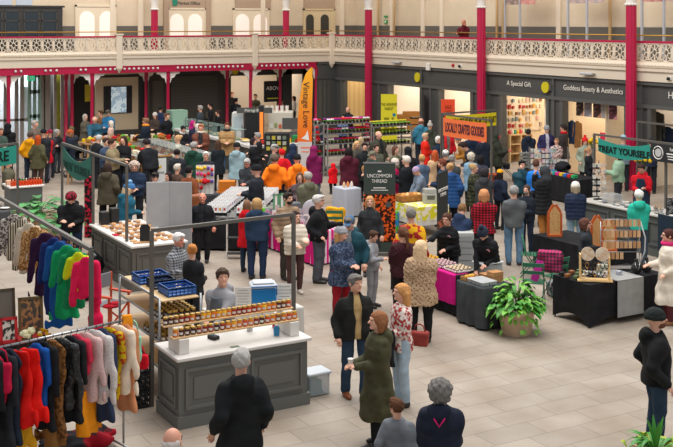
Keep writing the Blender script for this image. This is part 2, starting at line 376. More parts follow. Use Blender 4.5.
# lit cafe interior px 231..278 and px 294..302
def room(x0, x1, y0, y1, z1, wall, power, nm, lights=2, fl=None):
    b = MB(); b.box(x0, x1, y1, y1+.05, 0, z1).box(x0-.05, x0, y0, y1, 0, z1).box(x1, x1+.05, y0, y1, 0, z1).box(x0, x1, y0, y1, z1, z1+.05)
    struct(b.build(nm, wall))
bx(wB(228, Y1), wB(231, Y1), Y1, Y1+.1, 0, 3.4, DARK2, 'wall_cafe_pier'); bx(wB(228, Y1), wB(316, Y1), Y1, Y1+.12, 2.72, 3.4, mat('3B3935', .6), 'wall_cafe_lintel')
bx(wB(277.5, Y1), wB(292, Y1), Y1, Y1+.1, 0, 3.4, mat('3A3835', .6), 'wall_cafe_pier'); bx(wB(303, Y1), wB(317, Y1), Y1, Y1+.1, 0, 3.4, DARK2, 'wall_cafe_pier')
IN = mat('E3D6C4', .7)
room(wB(228, Y1), 25.4, Y1+.12, 50.5, 3.3, IN, 0, 'wall_cafe_interior')
area('cafe_light', (22.4, 48.6, 3.2), (0, 0, 0), 5.5, 1.5, 110, (1, .9, .78))
t = text('Twenty to Ten', .17, mat('A8976F'), None, (wB(298, Y1), Y1-.04, 3.0)); t['kind'] = 'structure'
y_ = thing('round_sign', 'round yellow hanging sign under the far gallery above the cafe opening', 'sign', (wB(235, 46.2), 46.2, 2.83))
o = MB().prism([(.17*math.cos(a), .22+.24*math.sin(a)) for a in [2*PI*k/14 for k in range(14)]], -.03, .03, 'y').build('disc', mat('C7B81C', .5), y_); MB().tube([(0, 0, .4), (0, 0, .6)], .01, 5).build('rod', STEEL, y_)
bs = thing('cafe_menu_board', 'large black menu board with white lettering in the far cafe', 'board', (wB(272.5, 46.6), 46.6, 0))
MB().box(-.45, .55, -.04, .04, 1.45, 2.45, .01).build('board', BLACK, bs); text('ABOVE', .26, WHITE, bs, (.05, -.05, 2.1)); MB().box(-.3, .3, -.05, -.04, 1.6, 1.64).build('underline', mat('C9C43A'), bs)
# far-right corner pier (dark panelling px 318..331)
bx(wB(317), 25.85, 44.42, 44.6, 0, 3.42, DARK, 'wall_corner')
b = MB()
for a_, c_ in ((318.5, 322), (323, 326), (327, 330.5)): b.box(wB(a_), wB(c_), 44.38, 44.42, .3, 2.55)
b.box(wB(317), 25.5, 44.36, 44.42, 2.62, 2.72).box(wB(317), 25.5, 44.36, 44.42, 3.3, 3.42)
struct(b.build('trim_12', DARK))
# right wing lower wall with shop openings
ops = [(343, 367), (389, 419.5), (439.5, 470), (501.5, 546), (563, 624), (650.5, 700)]
z2 = 2.6
mm = MB(); prev = 44.4
for a_, c_ in ops:
    ya, yc = wR(a_, 25.6), wR(c_, 25.6); mm.box(25.6, 25.85, ya, prev, 0, z2); prev = yc
mm.box(25.6, 25.85, 14, prev, 0, z2); mm.box(25.6, 25.85, 14, 44.4, z2, 3.42); struct(mm.build('wall_right', DARK))
mm = MB(); mm.box(25.52, 25.6, 14, 44.4, 2.56, 2.68).box(25.5, 25.6, 14, 44.4, 3.3, 3.42)
bays = [334, 341, 368, 378.5, 388, 421, 430, 438.5, 472, 480, 489, 500, 547.5, 553, 561, 626, 641, 649, 690]
for a_ in bays[1::1]:
    y = wR(a_, 25.55)
    if not any(o_[0]-1 < a_ < o_[1]+1 for o_ in ops): mm.box(25.54, 25.6, y-.07, y+.07, 0, 2.56)
for a_ in (421, 486, 553, 641): y = wR(a_, 25.55); mm.box(25.53, 25.6, y-.05, y+.05, 2.68, 3.3)
struct(mm.build('trim_13', mat('565653', .5)))
for i, (a_, c_) in enumerate(ops):
    ya, yc = wR(a_, 25.6), wR(c_, 25.6)
    wallm = [mat('E2C68F', .7, 'stripe', 'D9BB82', 1.2), mat('EADFCF', .7), mat('EFE2CF', .7), mat('E6D3B4', .7), mat('F2E7D6', .7), mat('C9B699', .7)][i]
    y0, y1 = min(ya, yc)-.6, max(ya, yc)+2.2; 
    if i < 5: y1 = max(ya, yc)+.6 if i != 4 else max(ya, yc)+1.2; SY = globals().setdefault('SY', {}); SY[i] = y1
    dd = [1.5, 3.2, 3.2, 3.4, 3.4, 3.4][i]
    b = MB(); b.box(25.85+dd, 25.9+dd, y0, y1, 0, 3.1).box(25.85, 25.85+dd, y0-.05, y0, 0, 3.1).box(25.85, 25.85+dd, y1, y1+.05, 0, 3.1).box(25.85, 25.85+dd, y0, y1, 3.1, 3.15)
    struct(b.build('wall_shop_interior', wallm))
    area('shop_light', (25.9+dd/2, (y0+y1)/2, 3.0), (0, 0, 0), dd*.6, (y1-y0)*.8, [40, 95, 85, 100, 125, 50][i], (1, .9, .78))
def wsign(body, px, size, sx=1):
    t = text(body, size, mat('E6DFD2'), None, (25.56, wR(px, 25.55), 3.02), (PI/2, 0, -PI/2), 'shop_sign_lettering', sx); t['kind'] = 'structure'
wsign('A Special Gift', 518.5, .25); wsign('Goddess Beauty & Aesthetics', 592, .25, .95); wsign('Hugo', 676, .3)
for px, lab in ((417.5, 'round yellow disc sign on the dark fascia left of the middle magenta column'), (545.5, 'round yellow disc sign between the two named shop fascias')):
    y = wR(px, 25.5); s = thing('round_sign', lab, 'sign', (25.5, y, 2.98), -PI/2)
    MB().prism([(.2*math.cos(a), .2*math.sin(a)) for a in [2*PI*(k+.5)/12 for k in range(12)]], -.03, .02, 'y').build('disc', mat('D0C018', .5), s)
    MB().box(.2, .32, -.01, .02, -.1, .1).build('bracket', DARK, s)
# upper gallery furnishing
cb = thing('glazed_cabinet', 'tall black glazed cabinet against the upper wall at far left', 'cabinet', (wB(28, UY), UY-.05, DK))
xl_, xr2 = wB(-12, UY)-wB(28, UY), wB(59, UY)-wB(28, UY)
b = MB().box(xl_, xr2, -.5, -.02, 0, 2.3).box(xl_-.05, xr2+.08, -.56, 0, 2.3, 2.38)
b.build('carcass', mat('2E2C2A', .5), cb)
for p0, p1 in ((-8, 2), (4, 19.5), (23, 39), (41, 57)):
    x0, x1 = wB(p0, UY-.5)-wB(28, UY), wB(p1, UY-.5)-wB(28, UY); d = MB(); 
    for z in (.8, 1.25, 1.7, 2.12): d.box(x0, x1, -.54, -.5, z, z+.05)
    d.box(x0, x0+.06, -.54, -.5, .1, 2.15).box(x1-.06, x1, -.54, -.5, .1, 2.15); dd_ = d.build('door', mat('3B3936', .4), cb)
    MB().box(x0+.06, x1-.06, -.515, -.505, .85, 2.12).build('pane', mat('2A3238', .05), dd_)
def vdoor(px0, px1, y, top, panes, nm, mleaf, glass, over=True):
    x0, x1 = wB(px0, y), wB(px1, y); b = MB(); b.box(x0, x1, y-.06, y, DK, top); b.box(x0-.08, x0, y-.1, y, DK, top+.08).box(x1, x1+.08, y-.1, y, DK, top+.08).box(x0-.08, x1+.08, y-.1, y, top, top+.08)
    struct(b.build(nm, mleaf)); g = MB()
    for a_, c_ in panes:
        u0, u1 = wB(a_, y), wB(c_, y); r = (u1-u0)/2; zt = top-.2-r; pts = [(u0, DK+.9), (u1, DK+.9)]+[((u0+u1)/2+r*math.cos(t_), zt+r*math.sin(t_)) for t_ in [PI*k/8 for k in range(9)]]
        g.prism(pts[:2]+pts[2:], y-.09, y-.06, 'y')
    struct(g.build(nm+'_glass', glass))
LIT = mat('F3E6DC', .4, emit=.25)
vdoor(76.5, 114, UY, 5.95, ((79, 94), (99, 114)), 'door_3', mat('DCCDB5', .6), LIT)
vdoor(169, 204, UY, 5.85, ((169.5, 183), (187.5, 201.5)), 'door_4', mat('DCCDB5', .6), LIT)
vdoor(234, 267, UY, 5.85, ((235, 248.5), (253, 266.5)), 'door_5', mat('DCCDB5', .6), LIT)
vdoor(304, 333, UY, 5.85, ((305.5, 313), (320, 328)), 'door_6', mat('CDB893', .6), mat('3A3834', .3))
TAU = mat('A8917C', .7)
bx(wB(164, UY), wB(210, UY), UY-.09, UY, 5.87, 6.9, TAU, 'trim_14'); bx(wB(163, UY), wB(168, UY), UY-.12, UY, DK, 6.9, TAU, 'trim_15'); bx(wB(205, UY), wB(210, UY), UY-.12, UY, DK, 6.9, TAU, 'trim_16')
bx(wB(235, UY), wB(270, UY), UY-.09, UY, 5.87, 6.9, TAU, 'trim_17'); bx(wB(303.5, UY), wB(334, UY), UY-.09, UY, 5.87, 6.9, TAU, 'trim_18')
t = text('Market Office', .2, mat('4A4A48'), None, (wB(188, UY), UY-.11, 6.14)); t['kind'] = 'structure'
tag(MB().prism([(-.1, 0), (.1, 0), (.14, .35), (0, .3), (-.14, .35)], -.01, .01, 'y').build('wall_emblem', mat('1F7A64', .5), None, (wB(174, UY), UY-.11, 6.02)), 'small green emblem beside the office lettering on the upper wall', 'sign')
for p0, p1 in ((-5, 12), (16, 32)): bx(wB(p0, UY), wB(p1, UY), UY-.04, UY, 6.0, 6.8, mat('A3A9B4', .2, emit=.35), 'window_4')
# glass partition posts with pictures on the right gallery
for p in (505, 520, 568, 587, 642, 664):
    y = wR(p, 26.9); struct(MB().box(26.87, 26.93, y-.04, y+.04, DK, 8).build('window_5', mat('B5B9C2', .35, metal=.3)))
for p0, p1, c in ((506, 519, '3E474E'), (521, 535, 'C56A6A'), (570, 586, '7F7F88'), (588, 603, '8E8E98'), (643, 662, 'B05A5A'), (665, 690, '8A8A94')):
    ya, yb = wR(p0, 26.9), wR(p1, 26.9); tag(MB().box(-.02, .02, yb-ya, 0, 0, .8).build('gallery_picture', mat(c, .4, 'noise', 'C9A79A', 3), None, (26.9, ya, 5.95)), None, None)
    o = COL.objects[-1]; o['label'] = {506: 'dark picture panel, first right of the centre magenta column on the gallery', 521: 'pink and red picture panel high on the right gallery glazing', 570: 'pale grey picture panel left of the pipe on the right gallery glazing', 588: 'light grey picture panel beside the pipe on the right gallery', 643: 'red and white picture panel just right of the rightmost column', 665: 'grey picture panel at the far right end of the gallery'}[p0]; o['category'] = 'picture'
e = thing('exit_sign', 'small green exit sign on the cream upper wall right of the first tall column', 'sign', (UX-.05, wR(386.5, UX), 5.2), -PI/2)
[MB().box(-.13, .13, -.02, .02, a_, c_).build('sign_plate', mat('1E9A5A', .5), e) for a_, c_ in ((0, .17), (.3, .38))]; MB().box(-.05, .05, -.03, -.02, .04, .13).build('running_man_mark', WHITE, e)
# fascia fittings
for px, lab in ((398.5, 'white tube light on the fascia right of the first tall column'), (590, 'white tube light on the fascia above the beauty shop')):
    y = wR(px, 25.45); t = thing('fascia_light', lab, 'light', (25.3, y, 3.52), -PI/2); MB().box(-.3, .3, -.07, .03, 0, .08, .02).build('housing', mat('B9BABC', .4), t); MB().box(-.26, .26, .03, .2, .02, .06).build('bracket', STEEL, t)
t = thing('junction_box', 'small white box on the fascia above the round yellow sign', 'box', (25.4, wR(428.5, 25.4), 3.3), -PI/2); MB().box(-.1, .1, -.08, .04, 0, .3, .02).build('housing', WHITE, t)
t = thing('fire_alarm', 'small round red alarm on the cream fascia', 'alarm', (25.42, wR(452.5, 25.4), 3.52), -PI/2); MB().ball((0, 0, .05), .07).build('dome', mat('C01020', .4), t)
for px, lab in ((460, 'dark dome security camera beside the red alarm'), (669, 'dark dome security camera at the right edge of the fascia')):
    t = thing('security_camera', lab, 'camera', (25.4, wR(px, 25.4), 3.5), -PI/2); MB().ball((0, -.03, .05), .06).build('lens_dome', BLACK, t); MB().box(-.08, .08, 0, .06, .0, .12, .02).build('mount', WHITE, t)
# ================================================================ people: skin and cloth surfaces grown around a posed skeleton
def _rot(ax, a):
    c, s = math.cos(a), math.sin(a)
    return np.array({'x': [[1, 0, 0], [0, c, -s], [0, s, c]], 'y': [[c, 0, s], [0, 1, 0], [-s, 0, c]], 'z': [[c, -s, 0], [s, c, 0], [0, 0, 1]]}[ax])
class XF:                                       # rigid transform local -> body space
    def __init__(s, R=None, t=(0, 0, 0)): s.R = np.eye(3) if R is None else R; s.t = np.array(t, float)
    def p(s, q): return s.R @ np.array(q, float)+s.t
    def then(s, o): return XF(o.R @ s.R, o.R @ s.t+o.t)
def about(R, piv): piv = np.array(piv, float); return XF(R, piv-R @ piv)
ID = XF()
def pb(pr):                                     # local bounds
    k = pr[0]
    if k == 'cap': a, b, ra, rb = pr[1:5]; r = max(ra, rb); return np.minimum(a, b)-r, np.maximum(a, b)+r
    if k == 'ell': c, r = np.array(pr[1]), np.array(pr[2]); return c-r, c+r
    if k == 'box': c, r = np.array(pr[1]), np.array(pr[2]); return c-r-pr[3], c+r+pr[3]
    if k == 'stk':
        A = np.array(pr[1]); return np.array([(A[:, 1]-A[:, 3]).min(), (A[:, 2]-A[:, 4]).min(), A[0, 0]]), np.array([(A[:, 1]+A[:, 3]).max(), (A[:, 2]+A[:, 4]).max(), A[-1, 0]])
def ev(pr, x, y, z):
    k = pr[0]
    if k == 'cap':
        a, b, ra, rb = pr[1:5]; a = np.array(a, np.float32); d = np.array(b, np.float32)-a; L = float(d @ d)+1e-9
        t = np.clip(((x-a[0])*d[0]+(y-a[1])*d[1]+(z-a[2])*d[2])/L, 0, 1)
        return np.sqrt((x-a[0]-t*d[0])**2+(y-a[1]-t*d[1])**2+(z-a[2]-t*d[2])**2)-(ra+(rb-ra)*t)
    if k == 'ell':
        c, r = pr[1], pr[2]; q = np.sqrt(((x-c[0])/r[0])**2+((y-c[1])/r[1])**2+((z-c[2])/r[2])**2); return (q-1)*min(r)
    if k == 'box':
        c, r, e = pr[1:4]; ax = abs(x-c[0])-r[0]; ay = abs(y-c[1])-r[1]; az = abs(z-c[2])-r[2]
        return np.sqrt(np.maximum(ax, 0)**2+np.maximum(ay, 0)**2+np.maximum(az, 0)**2)+np.minimum(np.maximum(ax, np.maximum(ay, az)), 0)-e
    A = np.array(pr[1]); zc = np.clip(z, A[0, 0], A[-1, 0]); I = lambda j: np.interp(zc, A[:, 0], A[:, j]).astype(np.float32)
    rx, ry = I(3), I(4); q = (abs((x-I(1))/rx)**2.3+abs((y-I(2))/ry)**2.3)**(1/2.3)
    return np.maximum((q-1)*np.minimum(rx, ry), np.maximum(z-A[-1, 0], A[0, 0]-z))
def grow(prims, v, fn=None):
    """prims: (prim, xf, op, k). Returns verts, quads."""
    lo = np.array([9., 9, 9]); hi = -lo; bs = []
    for pr, xf, op, k in prims:
        a, b = pb(pr); cr = np.array([xf.p((x, y, z)) for x in (a[0], b[0]) for y in (a[1], b[1]) for z in (a[2], b[2])]); m = k+2.5*v
        l, h = cr.min(0)-m, cr.max(0)+m; bs.append((l, h))
        if op == 'u': lo = np.minimum(lo, l); hi = np.maximum(hi, h)
    n = np.ceil((hi-lo)/v).astype(int)+1; Fd = np.full(tuple(n), .06, np.float32)
    ax = [(lo[i]+v*np.arange(n[i])).astype(np.float32) for i in range(3)]
    for (pr, xf, op, k), (l, h) in zip(prims, bs):
        i0 = np.maximum(((l-lo)/v).astype(int), 0); i1 = np.minimum(((h-lo)/v).astype(int)+2, n)
        if (i1 <= i0).any(): continue
        sl = tuple(slice(a, b) for a, b in zip(i0, i1)); X = ax[0][sl[0]][:, None, None]; Y = ax[1][sl[1]][None, :, None]; Z = ax[2][sl[2]][None, None, :]
        if xf is not ID:
            R = xf.R.astype(np.float32); x, y, z = X-xf.t[0], Y-xf.t[1], Z-xf.t[2]
            X, Y, Z = (R[0, i]*x+R[1, i]*y+R[2, i]*z for i in range(3))
        d = ev(pr, X, Y, Z).astype(np.float32); f = Fd[sl]
        if op == 's': Fd[sl] = np.maximum(f, -d)
        elif k: q = np.maximum(k-abs(f-d), 0)/k; Fd[sl] = np.minimum(f, d)-q*q*k*.25
        else: Fd[sl] = np.minimum(f, d)
    if fn is not None: Fd = Fd+fn(ax[0][:, None, None], ax[1][None, :, None], ax[2][None, None, :]).astype(np.float32)
    S = Fd < 0; c = S[:-1, :-1, :-1].astype(np.int8).copy()
    offs = [(a, b, d) for a in (0, 1) for b in (0, 1) for d in (0, 1)]
    N0, N1, N2 = S.shape
    for o in offs[1:]: c += S[o[0]:N0-1+o[0], o[1]:N1-1+o[1], o[2]:N2-1+o[2]]
    act = np.argwhere((c > 0) & (c < 8)); idx = np.full(c.shape, -1, np.int32); idx[tuple(act.T)] = np.arange(len(act))
    acc = np.zeros((len(act), 3)); cnt = np.zeros(len(act))
    for a in offs:
        for j in range(3):
            if a[j]: continue
            b = list(a); b[j] = 1; fa = Fd[act[:, 0]+a[0], act[:, 1]+a[1], act[:, 2]+a[2]]; fb = Fd[act[:, 0]+b[0], act[:, 1]+b[1], act[:, 2]+b[2]]
            m = (fa < 0) != (fb < 0); t = np.where(m, fa/np.where(m, fa-fb, 1), 0)
            for i in range(3): acc[:, i] += m*(a[i]+(t if i == j else 0))
            cnt += m
    V = lo+v*(act+acc/cnt[:, None]); Q = []
    for j in range(3):
        s0 = [slice(1, -1)]*3; s1 = [slice(1, -1)]*3; s0[j] = slice(0, -1); s1[j] = slice(1, None)
        A = S[tuple(s0)]; B = S[tuple(s1)]; e = np.argwhere(A != B); off = np.ones(3, int); off[j] = 0; p = e+off
        u, w = [(1, 2), (2, 0), (0, 1)][j]; U = np.zeros(3, int); U[u] = 1; W = np.zeros(3, int); W[w] = 1
        q = np.stack([idx[tuple((p-U-W).T)], idx[tuple((p-W).T)], idx[tuple(p.T)], idx[tuple((p-U).T)]], 1)
        fl = A[tuple(e.T)]; q[~fl] = q[~fl][:, ::-1]; Q.append(q)
    return V, np.concatenate(Q)
def mesh_of(name, V, Q, mats, mi=None):
    me = bpy.data.meshes.new(name); nq = len(Q)
    me.vertices.add(len(V)); me.vertices.foreach_set('co', V.astype(np.float32).ravel())
    me.loops.add(nq*4); me.loops.foreach_set('vertex_index', Q.astype(np.int32).ravel())
    me.polygons.add(nq); me.polygons.foreach_set('loop_start', np.arange(0, nq*4, 4, dtype=np.int32))
    for m in mats: me.materials.append(m)
    if mi is not None: me.polygons.foreach_set('material_index', mi.astype(np.int32))
    me.polygons.foreach_set('use_smooth', np.ones(nq, bool)); me.update(calc_edges=True); return me
def wobble(a, f=14, quilt=0, rough=0, shiftz=0):
    def g(x, y, z):
        w = a*(np.sin(f*z+4*x+3*y)*np.sin(f*.8*x-6*z)+np.sin(f*1.7*y+9*z+5*x)*.7)
        if quilt: w = w-.011*abs(np.sin((z+.1*abs(x))*quilt))+.004
        if rough: w = w+rough*(np.sin(90*x+40*y)*np.sin(85*z+30*y)+np.sin(140*y+60*z)*np.sin(120*x))
        return w
    return g
# head pieces, cached and shared
HC = {}
HP = (0, .02, 1.52)
def headpiece(kind, v):
    key = (kind, v)
    if key in HC: return HC[key]
    P_ = []; fn = wobble(.002, 40, 0, .0015)
    def e(c, r, op='u', k=.02): P_.append((('ell', c, r), ID, op, k))
    def cp(a, b, ra, rb, k=.02): P_.append((('cap', a, b, ra, rb), ID, 'u', k))
    face = lambda w=.062: (e((0, -.128, 1.61), (w+.03, .1, .108), 's', 0), e((0, -.11, 1.54), (.07, .075, .07), 's', 0))
    if kind in ('short', 'crop'):
        t = .0 if kind == 'short' else -.004
        e((0, .014, 1.668), (.09+t, .106+t, .104+t)); face(.06); e((0, -.06, 1.735), (.06+t, .05, .03)); fn = wobble(.003, 60, 0, .003); P_.append((('box', (0, 0, 1.48), (.2, .2, .09), 0), ID, 's', 0)); 
    elif kind == 'bald':                       # fringe round the back
        e((0, .02, 1.63), (.086, .098, .07)); e((0, -.02, 1.72), (.078, .11, .07), 's', 0); face(.08); P_.append((('box', (0, -.1, 1.62), (.2, .1, .2), 0), ID, 's', 0)); P_.append((('box', (0, 0, 1.46), (.2, .2, .11), 0), ID, 's', 0))
    elif kind == 'curly':
        e((0, .02, 1.665), (.115, .125, .115)); e((0, .04, 1.6), (.1, .09, .08)); face(.068); fn = wobble(.008, 70, 0, .006)
    elif kind in ('long', 'bob', 'pony', 'bun'):
        e((0, .012, 1.665), (.09, .106, .103))
        if kind == 'long': cp((-.06, .035, 1.62), (-.07, .05, 1.36), .05, .035); cp((.06, .035, 1.62), (.07, .05, 1.36), .05, .035); cp((0, .06, 1.62), (0, .085, 1.33), .07, .045)
        if kind == 'bob': cp((-.055, .02, 1.62), (-.065, .01, 1.52), .05, .035); cp((.055, .02, 1.62), (.065, .01, 1.52), .05, .035); cp((0, .05, 1.62), (0, .06, 1.51), .075, .05)
        if kind == 'pony': e((0, .12, 1.66), (.035, .035, .035)); cp((0, .13, 1.66), (0, .15, 1.38), .035, .015)
        if kind == 'bun': e((0, .11, 1.71), (.05, .05, .05)); 
        if kind != 'long' and kind != 'bob': P_.append((('box', (0, -.02, 1.47), (.2, .1, .1), 0), ID, 's', 0))
        face()
    elif kind in ('beanie', 'bobble'):
        e((0, .01, 1.675), (.096, .112, .105)); P_.append((('box', (0, -.02, 1.53), (.2, .2, .11), 0), ID, 's', 0)); P_.append((('stk', [(1.638, 0, .006, .1, .116), (1.685, 0, .006, .099, .115)]), ID, 'u', .01))
        if kind == 'bobble': e((0, .02, 1.8), (.045, .045, .045), 'u', 0)
    elif kind == 'cap':
        e((0, .01, 1.68), (.092, .108, .095)); P_.append((('box', (0, 0, 1.55), (.2, .2, .12), 0), ID, 's', 0)); P_.append((('box', (0, -.13, 1.675), (.055, .05, .002), .008), ID, 'u', .01))
    elif kind == 'flat':
        e((0, -.01, 1.7), (.1, .125, .055)); P_.append((('box', (0, -.12, 1.675), (.055, .03, .002), .008), ID, 'u', .02))
    elif kind == 'hoodup':
        e((0, .025, 1.655), (.112, .122, .128)); e((0, -.11, 1.64), (.07, .09, .1), 's', 0); cp((0, .05, 1.58), (0, .06, 1.47), .1, .12)
    elif kind == 'scarf':
        for a in range(10):
            t = 2*PI*a/10; t2 = 2*PI*(a+1)/10; cp((.075*math.cos(t), .085*math.sin(t), 1.5), (.075*math.cos(t2), .085*math.sin(t2), 1.5), .035, .035)
    elif kind == 'beard':
        e((0, -.045, 1.575), (.062, .065, .055)); e((0, -.08, 1.63), (.07, .06, .035), 's', 0); P_.append((('box', (0, .1, 1.6), (.2, .1, .2), 0), ID, 's', 0))
    V, Q = grow(P_, v, fn); HC[key] = (V, Q, {}); return HC[key]
SHOES = {}
def shoe_mesh(col):
    if col not in SHOES:
        V, Q = grow([(('ell', (0, -.06, .03), (.048, .13, .045)), ID, 'u', .02), (('cap', (0, .03, .05), (0, .02, .13), .045, .045), ID, 'u', .03), (('box', (0, 0, -.1), (.3, .3, .1), 0), ID, 's', 0)], .014)
        SHOES[col] = mesh_of('shoe', V, Q, [mat(col, .5)])
    return SHOES[col]
ARM = {'d': (.25, -.05, .90), 'p': (.2, -.08, .96), 'f': (.05, -.27, 1.06), 'h': (.12, -.33, 1.14), 'r': (.12, -.52, 1.12), 'l': (.1, -.42, .93), 'u': (.05, -.17, 1.5), 'c': (-.09, -.21, 1.16), 'o': (.1, -.3, 1.25),
       'b': (.1, .16, 1.0), 's': (.42, -.25, 1.0), 'k': (.13, -.38, .72), 'x': (.2, -.5, 1.3)}
def basis(d):
    d = d/np.linalg.norm(d); return d
EYE = mat('2A1F1C', .4); LIP = mat('A85F58', .5)
npeople = 0
PLACED = []
BLOCKS = [(5.27, 7.32, 13.2, 14.0), (5.4, 6.1, 14.3, 16.1), (6.7, 8.1, 15.1, 15.8), (7.15, 8.3, 20.4, 23.1), (11.6, 12.05, 15.75, 17.9), (11.45, 12.1, 14.85, 15.55), (13.1, 14.95, 14, 14.95), (15.3, 16.3, 16.3, 18),
    (18.43, 19.2, 13.6, 20.05), (21.6, 22.4, 23.5, 26.2), (15, 15.85, 21.95, 23.6), (14.75, 15.45, 25.1, 25.9), (11.3, 12.05, 20.6, 23.4), (11.7, 15, 38.3, 39.2), (11.3, 12.1, 31.2, 36.5), (13, 13.7, 31.2, 36.5),
    (16, 16.8, 34.4, 41), (16, 18.9, 33.45, 34.25), (17.85, 18.2, 32.4, 33.2), (18.3, 20.05, 32.3, 32.9), (20.15, 21.75, 32.3, 32.95), (6.9, 7.8, 29.3, 30.1), (25.45, 25.9, 14, 44), (10.2, 11, 23, 24), (10.8, 11.8, 23.8, 24.8), (11.4, 12.4, 24.6, 25.6), (19.68, 19.72, 25.1, 25.2)]
POSTS = [(25.22, wR(p, 25.3), .2) for p in (370, 483, 633)]+[(wB(p, 44.5), 44.5, .15) for p in (8.5, 92, 168, 250.5)]+[(wB(p, 46.4), 46.4, .15) for p in (66, 72, 146, 227)]
def clash(x, y):
    c = 0
    for a, b in PLACED: c += max(0, .52-math.hypot(x-a, y-b))
    for a, b, r in POSTS: c += max(0, .3+r-math.hypot(x-a, y-b))
    for x0, x1, y0, y1 in BLOCKS:
        d = min(x-x0+.27, x1-x+.27, y-y0+.27, y1-y+.27); c += max(0, d)*1.5
    return c
def P(px, py, f, label, top=('jacket', '22252B'), bot='23252B', hair=('short', '5A4636'), hat=None, arms='dd', h=1.7, fy=None, lean=0, sit=0, ht=0, hl=0,
      fem=0, skin='E0AA90', shoe='26211E', under=None, hem=.84, wide=1., xtra=(), glasses=0, step=0., at=None, z0=0, apron=None, vz=None, badge=None, name='person'):
    global npeople; npeople += 1
    if fy: D = F*(H-z0)/(fy-HY); h = max(1.3 if fem != 2 else .9, min(1.95, H-z0-(py-HY)*D/F)) if not (sit or lean) else h
    S = h/1.75; pz = .52/ S + .05 if sit else .95
    U = about(_rot('x', math.radians(lean)), (0, 0, .95)).then(XF(None, (0, 0, pz-.95)))
    Hd = about(_rot('x', math.radians(hl)) , HP); Hd = Hd.then(about(_rot('z', math.radians(ht)), HP)).then(XF(None, (0, 0, -.03))).then(U)
    topz = {'bobble': 1.84, 'beanie': 1.78, 'curly': 1.78}.get(hat[0] if hat else (hair[0] if hair else ''), 1.76)
    tp = Hd.p((0, .01, topz))*S; rz = fac(f); cz, sz = math.cos(rz), math.sin(rz)
    if at is None:
        best = None
        for dl in sorted([i*.012 for i in range(-12, 12)], key=abs):
            if fy and abs(dl) > .08: continue
            k_ = (h+dl)/h; q = tp*k_; gx, gy = G(px, py, z0+q[2])
            if fy and abs(dl) < .001: gx, gy = GD(px, F*(H-z0)/(fy-HY))
            x, y = gx-(q[0]*cz-q[1]*sz), gy-(q[0]*sz+q[1]*cz); c = clash(x, y)+abs(dl)*.4
            if best is None or c < best[0]-1e-6: best = (c, x, y, k_)
        _, x, y, k_ = best; h *= k_; S *= k_
    else: x, y = at
    PLACED.append((x, y)); D = depth_of(x, y); v = vz or (.0085 if D < 18.5 else .012 if D < 24 else .017 if D < 32 else .021)
    root = thing(name, label, 'person', (x, y, z0), rz); root.scale = (S*wide, S*wide, S)
    sw = .165 if not fem else .148; B = []; J = {}
    def a(L, pr, xf=ID, op='u', k=.03): L.append((pr, xf, op, k))
    def cp(p, q, ra, rb): return ('cap', tuple(p), tuple(q), ra, rb)
    # legs
    legs = []
    for s in (-1, 1):
        hp = np.array([s*.095, 0, pz-.02])
        if sit: kn = np.array([s*.12, -.42, pz+.0]); an = np.array([s*.12, -.40, .09])
        else:
            an = np.array([s*.1, -s*step*.28+.02, .09]); kn = (hp+an)/2+np.array([s*.01, -.03-abs(step)*.05, .02])
        legs.append((hp, kn, an))
    # arms
    am = []
    for s, c in zip((-1, 1), arms):
        sh = U.p((s*(sw-.002), 0, 1.355)); t = ARM[c]; tg = U.p((s*t[0], t[1], t[2])); 
        if c in 'dp' and lean > 12: tg = sh+np.array([s*.05, -.03, -.5])
        L1, L2 = .285, .25; d = tg-sh; L = np.linalg.norm(d); mx = (L1+L2)*.995
        if L > mx: tg = sh+d/L*mx; d = tg-sh; L = mx
        u = d/L; ca = (L1*L1+L*L-L2*L2)/(2*L1*L); hgt = L1*math.sqrt(max(0, 1-ca*ca)); hint = U.R @ np.array([s*.28, .6, -.9]); hint = hint-u*(hint @ u); hint /= np.linalg.norm(hint)+1e-6
        el = sh+u*L1*ca+hint*hgt; am.append((sh, el, tg, s))
    # body
    t0 = [(.9, 0, 0, .155, .105), (.98, 0, 0, .15, .1), (1.1, 0, 0, .128 if fem else .14, .09), (1.28, 0, -.005, .14 if fem else .155, .095), (1.36, 0, 0, .125 if fem else .145, .08), (1.42, 0, .005, .075, .06)]
    a(B, ('stk', t0), U)
    for hp, kn, an in legs: a(B, cp(hp, kn, .078, .055)); a(B, cp(kn, an, .055, .038))
    for sh, el, wr, s in am:
        a(B, cp(sh-np.array([sh[0]*.12, 0, .015]), el, .04, .036), k=.01); a(B, cp(el, wr, .038, .025)); dd = basis(wr-el); ref = np.array([0, 0, 1.]) if abs(dd[2]) < .8 else np.array([0, -1., 0]); w = basis(np.cross(dd, ref)); nrm = np.cross(w, dd)
        if nrm[2] > 0 or (abs(nrm[2]) < .3 and nrm[1] > 0): nrm = -nrm
        pm = wr+dd*.05; a(B, cp(wr+dd*.015, wr+dd*.075, .024, .03), k=.02); a(B, cp(wr+dd*.06-w*.018, wr+dd*.06+w*.018, .018, .018), k=.01)
        if v < .016:
            r = .0085 if v < .01 else .0105; sp = .0085 if v < .01 else .0105
            for i, ln in enumerate((.034, .04, .038, .03)):
                b0 = wr+dd*.085+w*(i-1.5)*sp*2.15; b1 = b0+basis(dd+nrm*.35)*ln; b2 = b1+basis(dd*.6+nrm*.8)*ln*.85; a(B, cp(b0, b1, r, r*.95), k=.004); a(B, cp(b1, b2, r*.95, r*.8), k=.004)
        else: a(B, cp(wr+dd*.085-w*.012, wr+dd*.13-w*.01+nrm*.03, .02, .014), k=.01); a(B, cp(wr+dd*.085+w*.014, wr+dd*.13+w*.014+nrm*.03, .02, .014), k=.01)
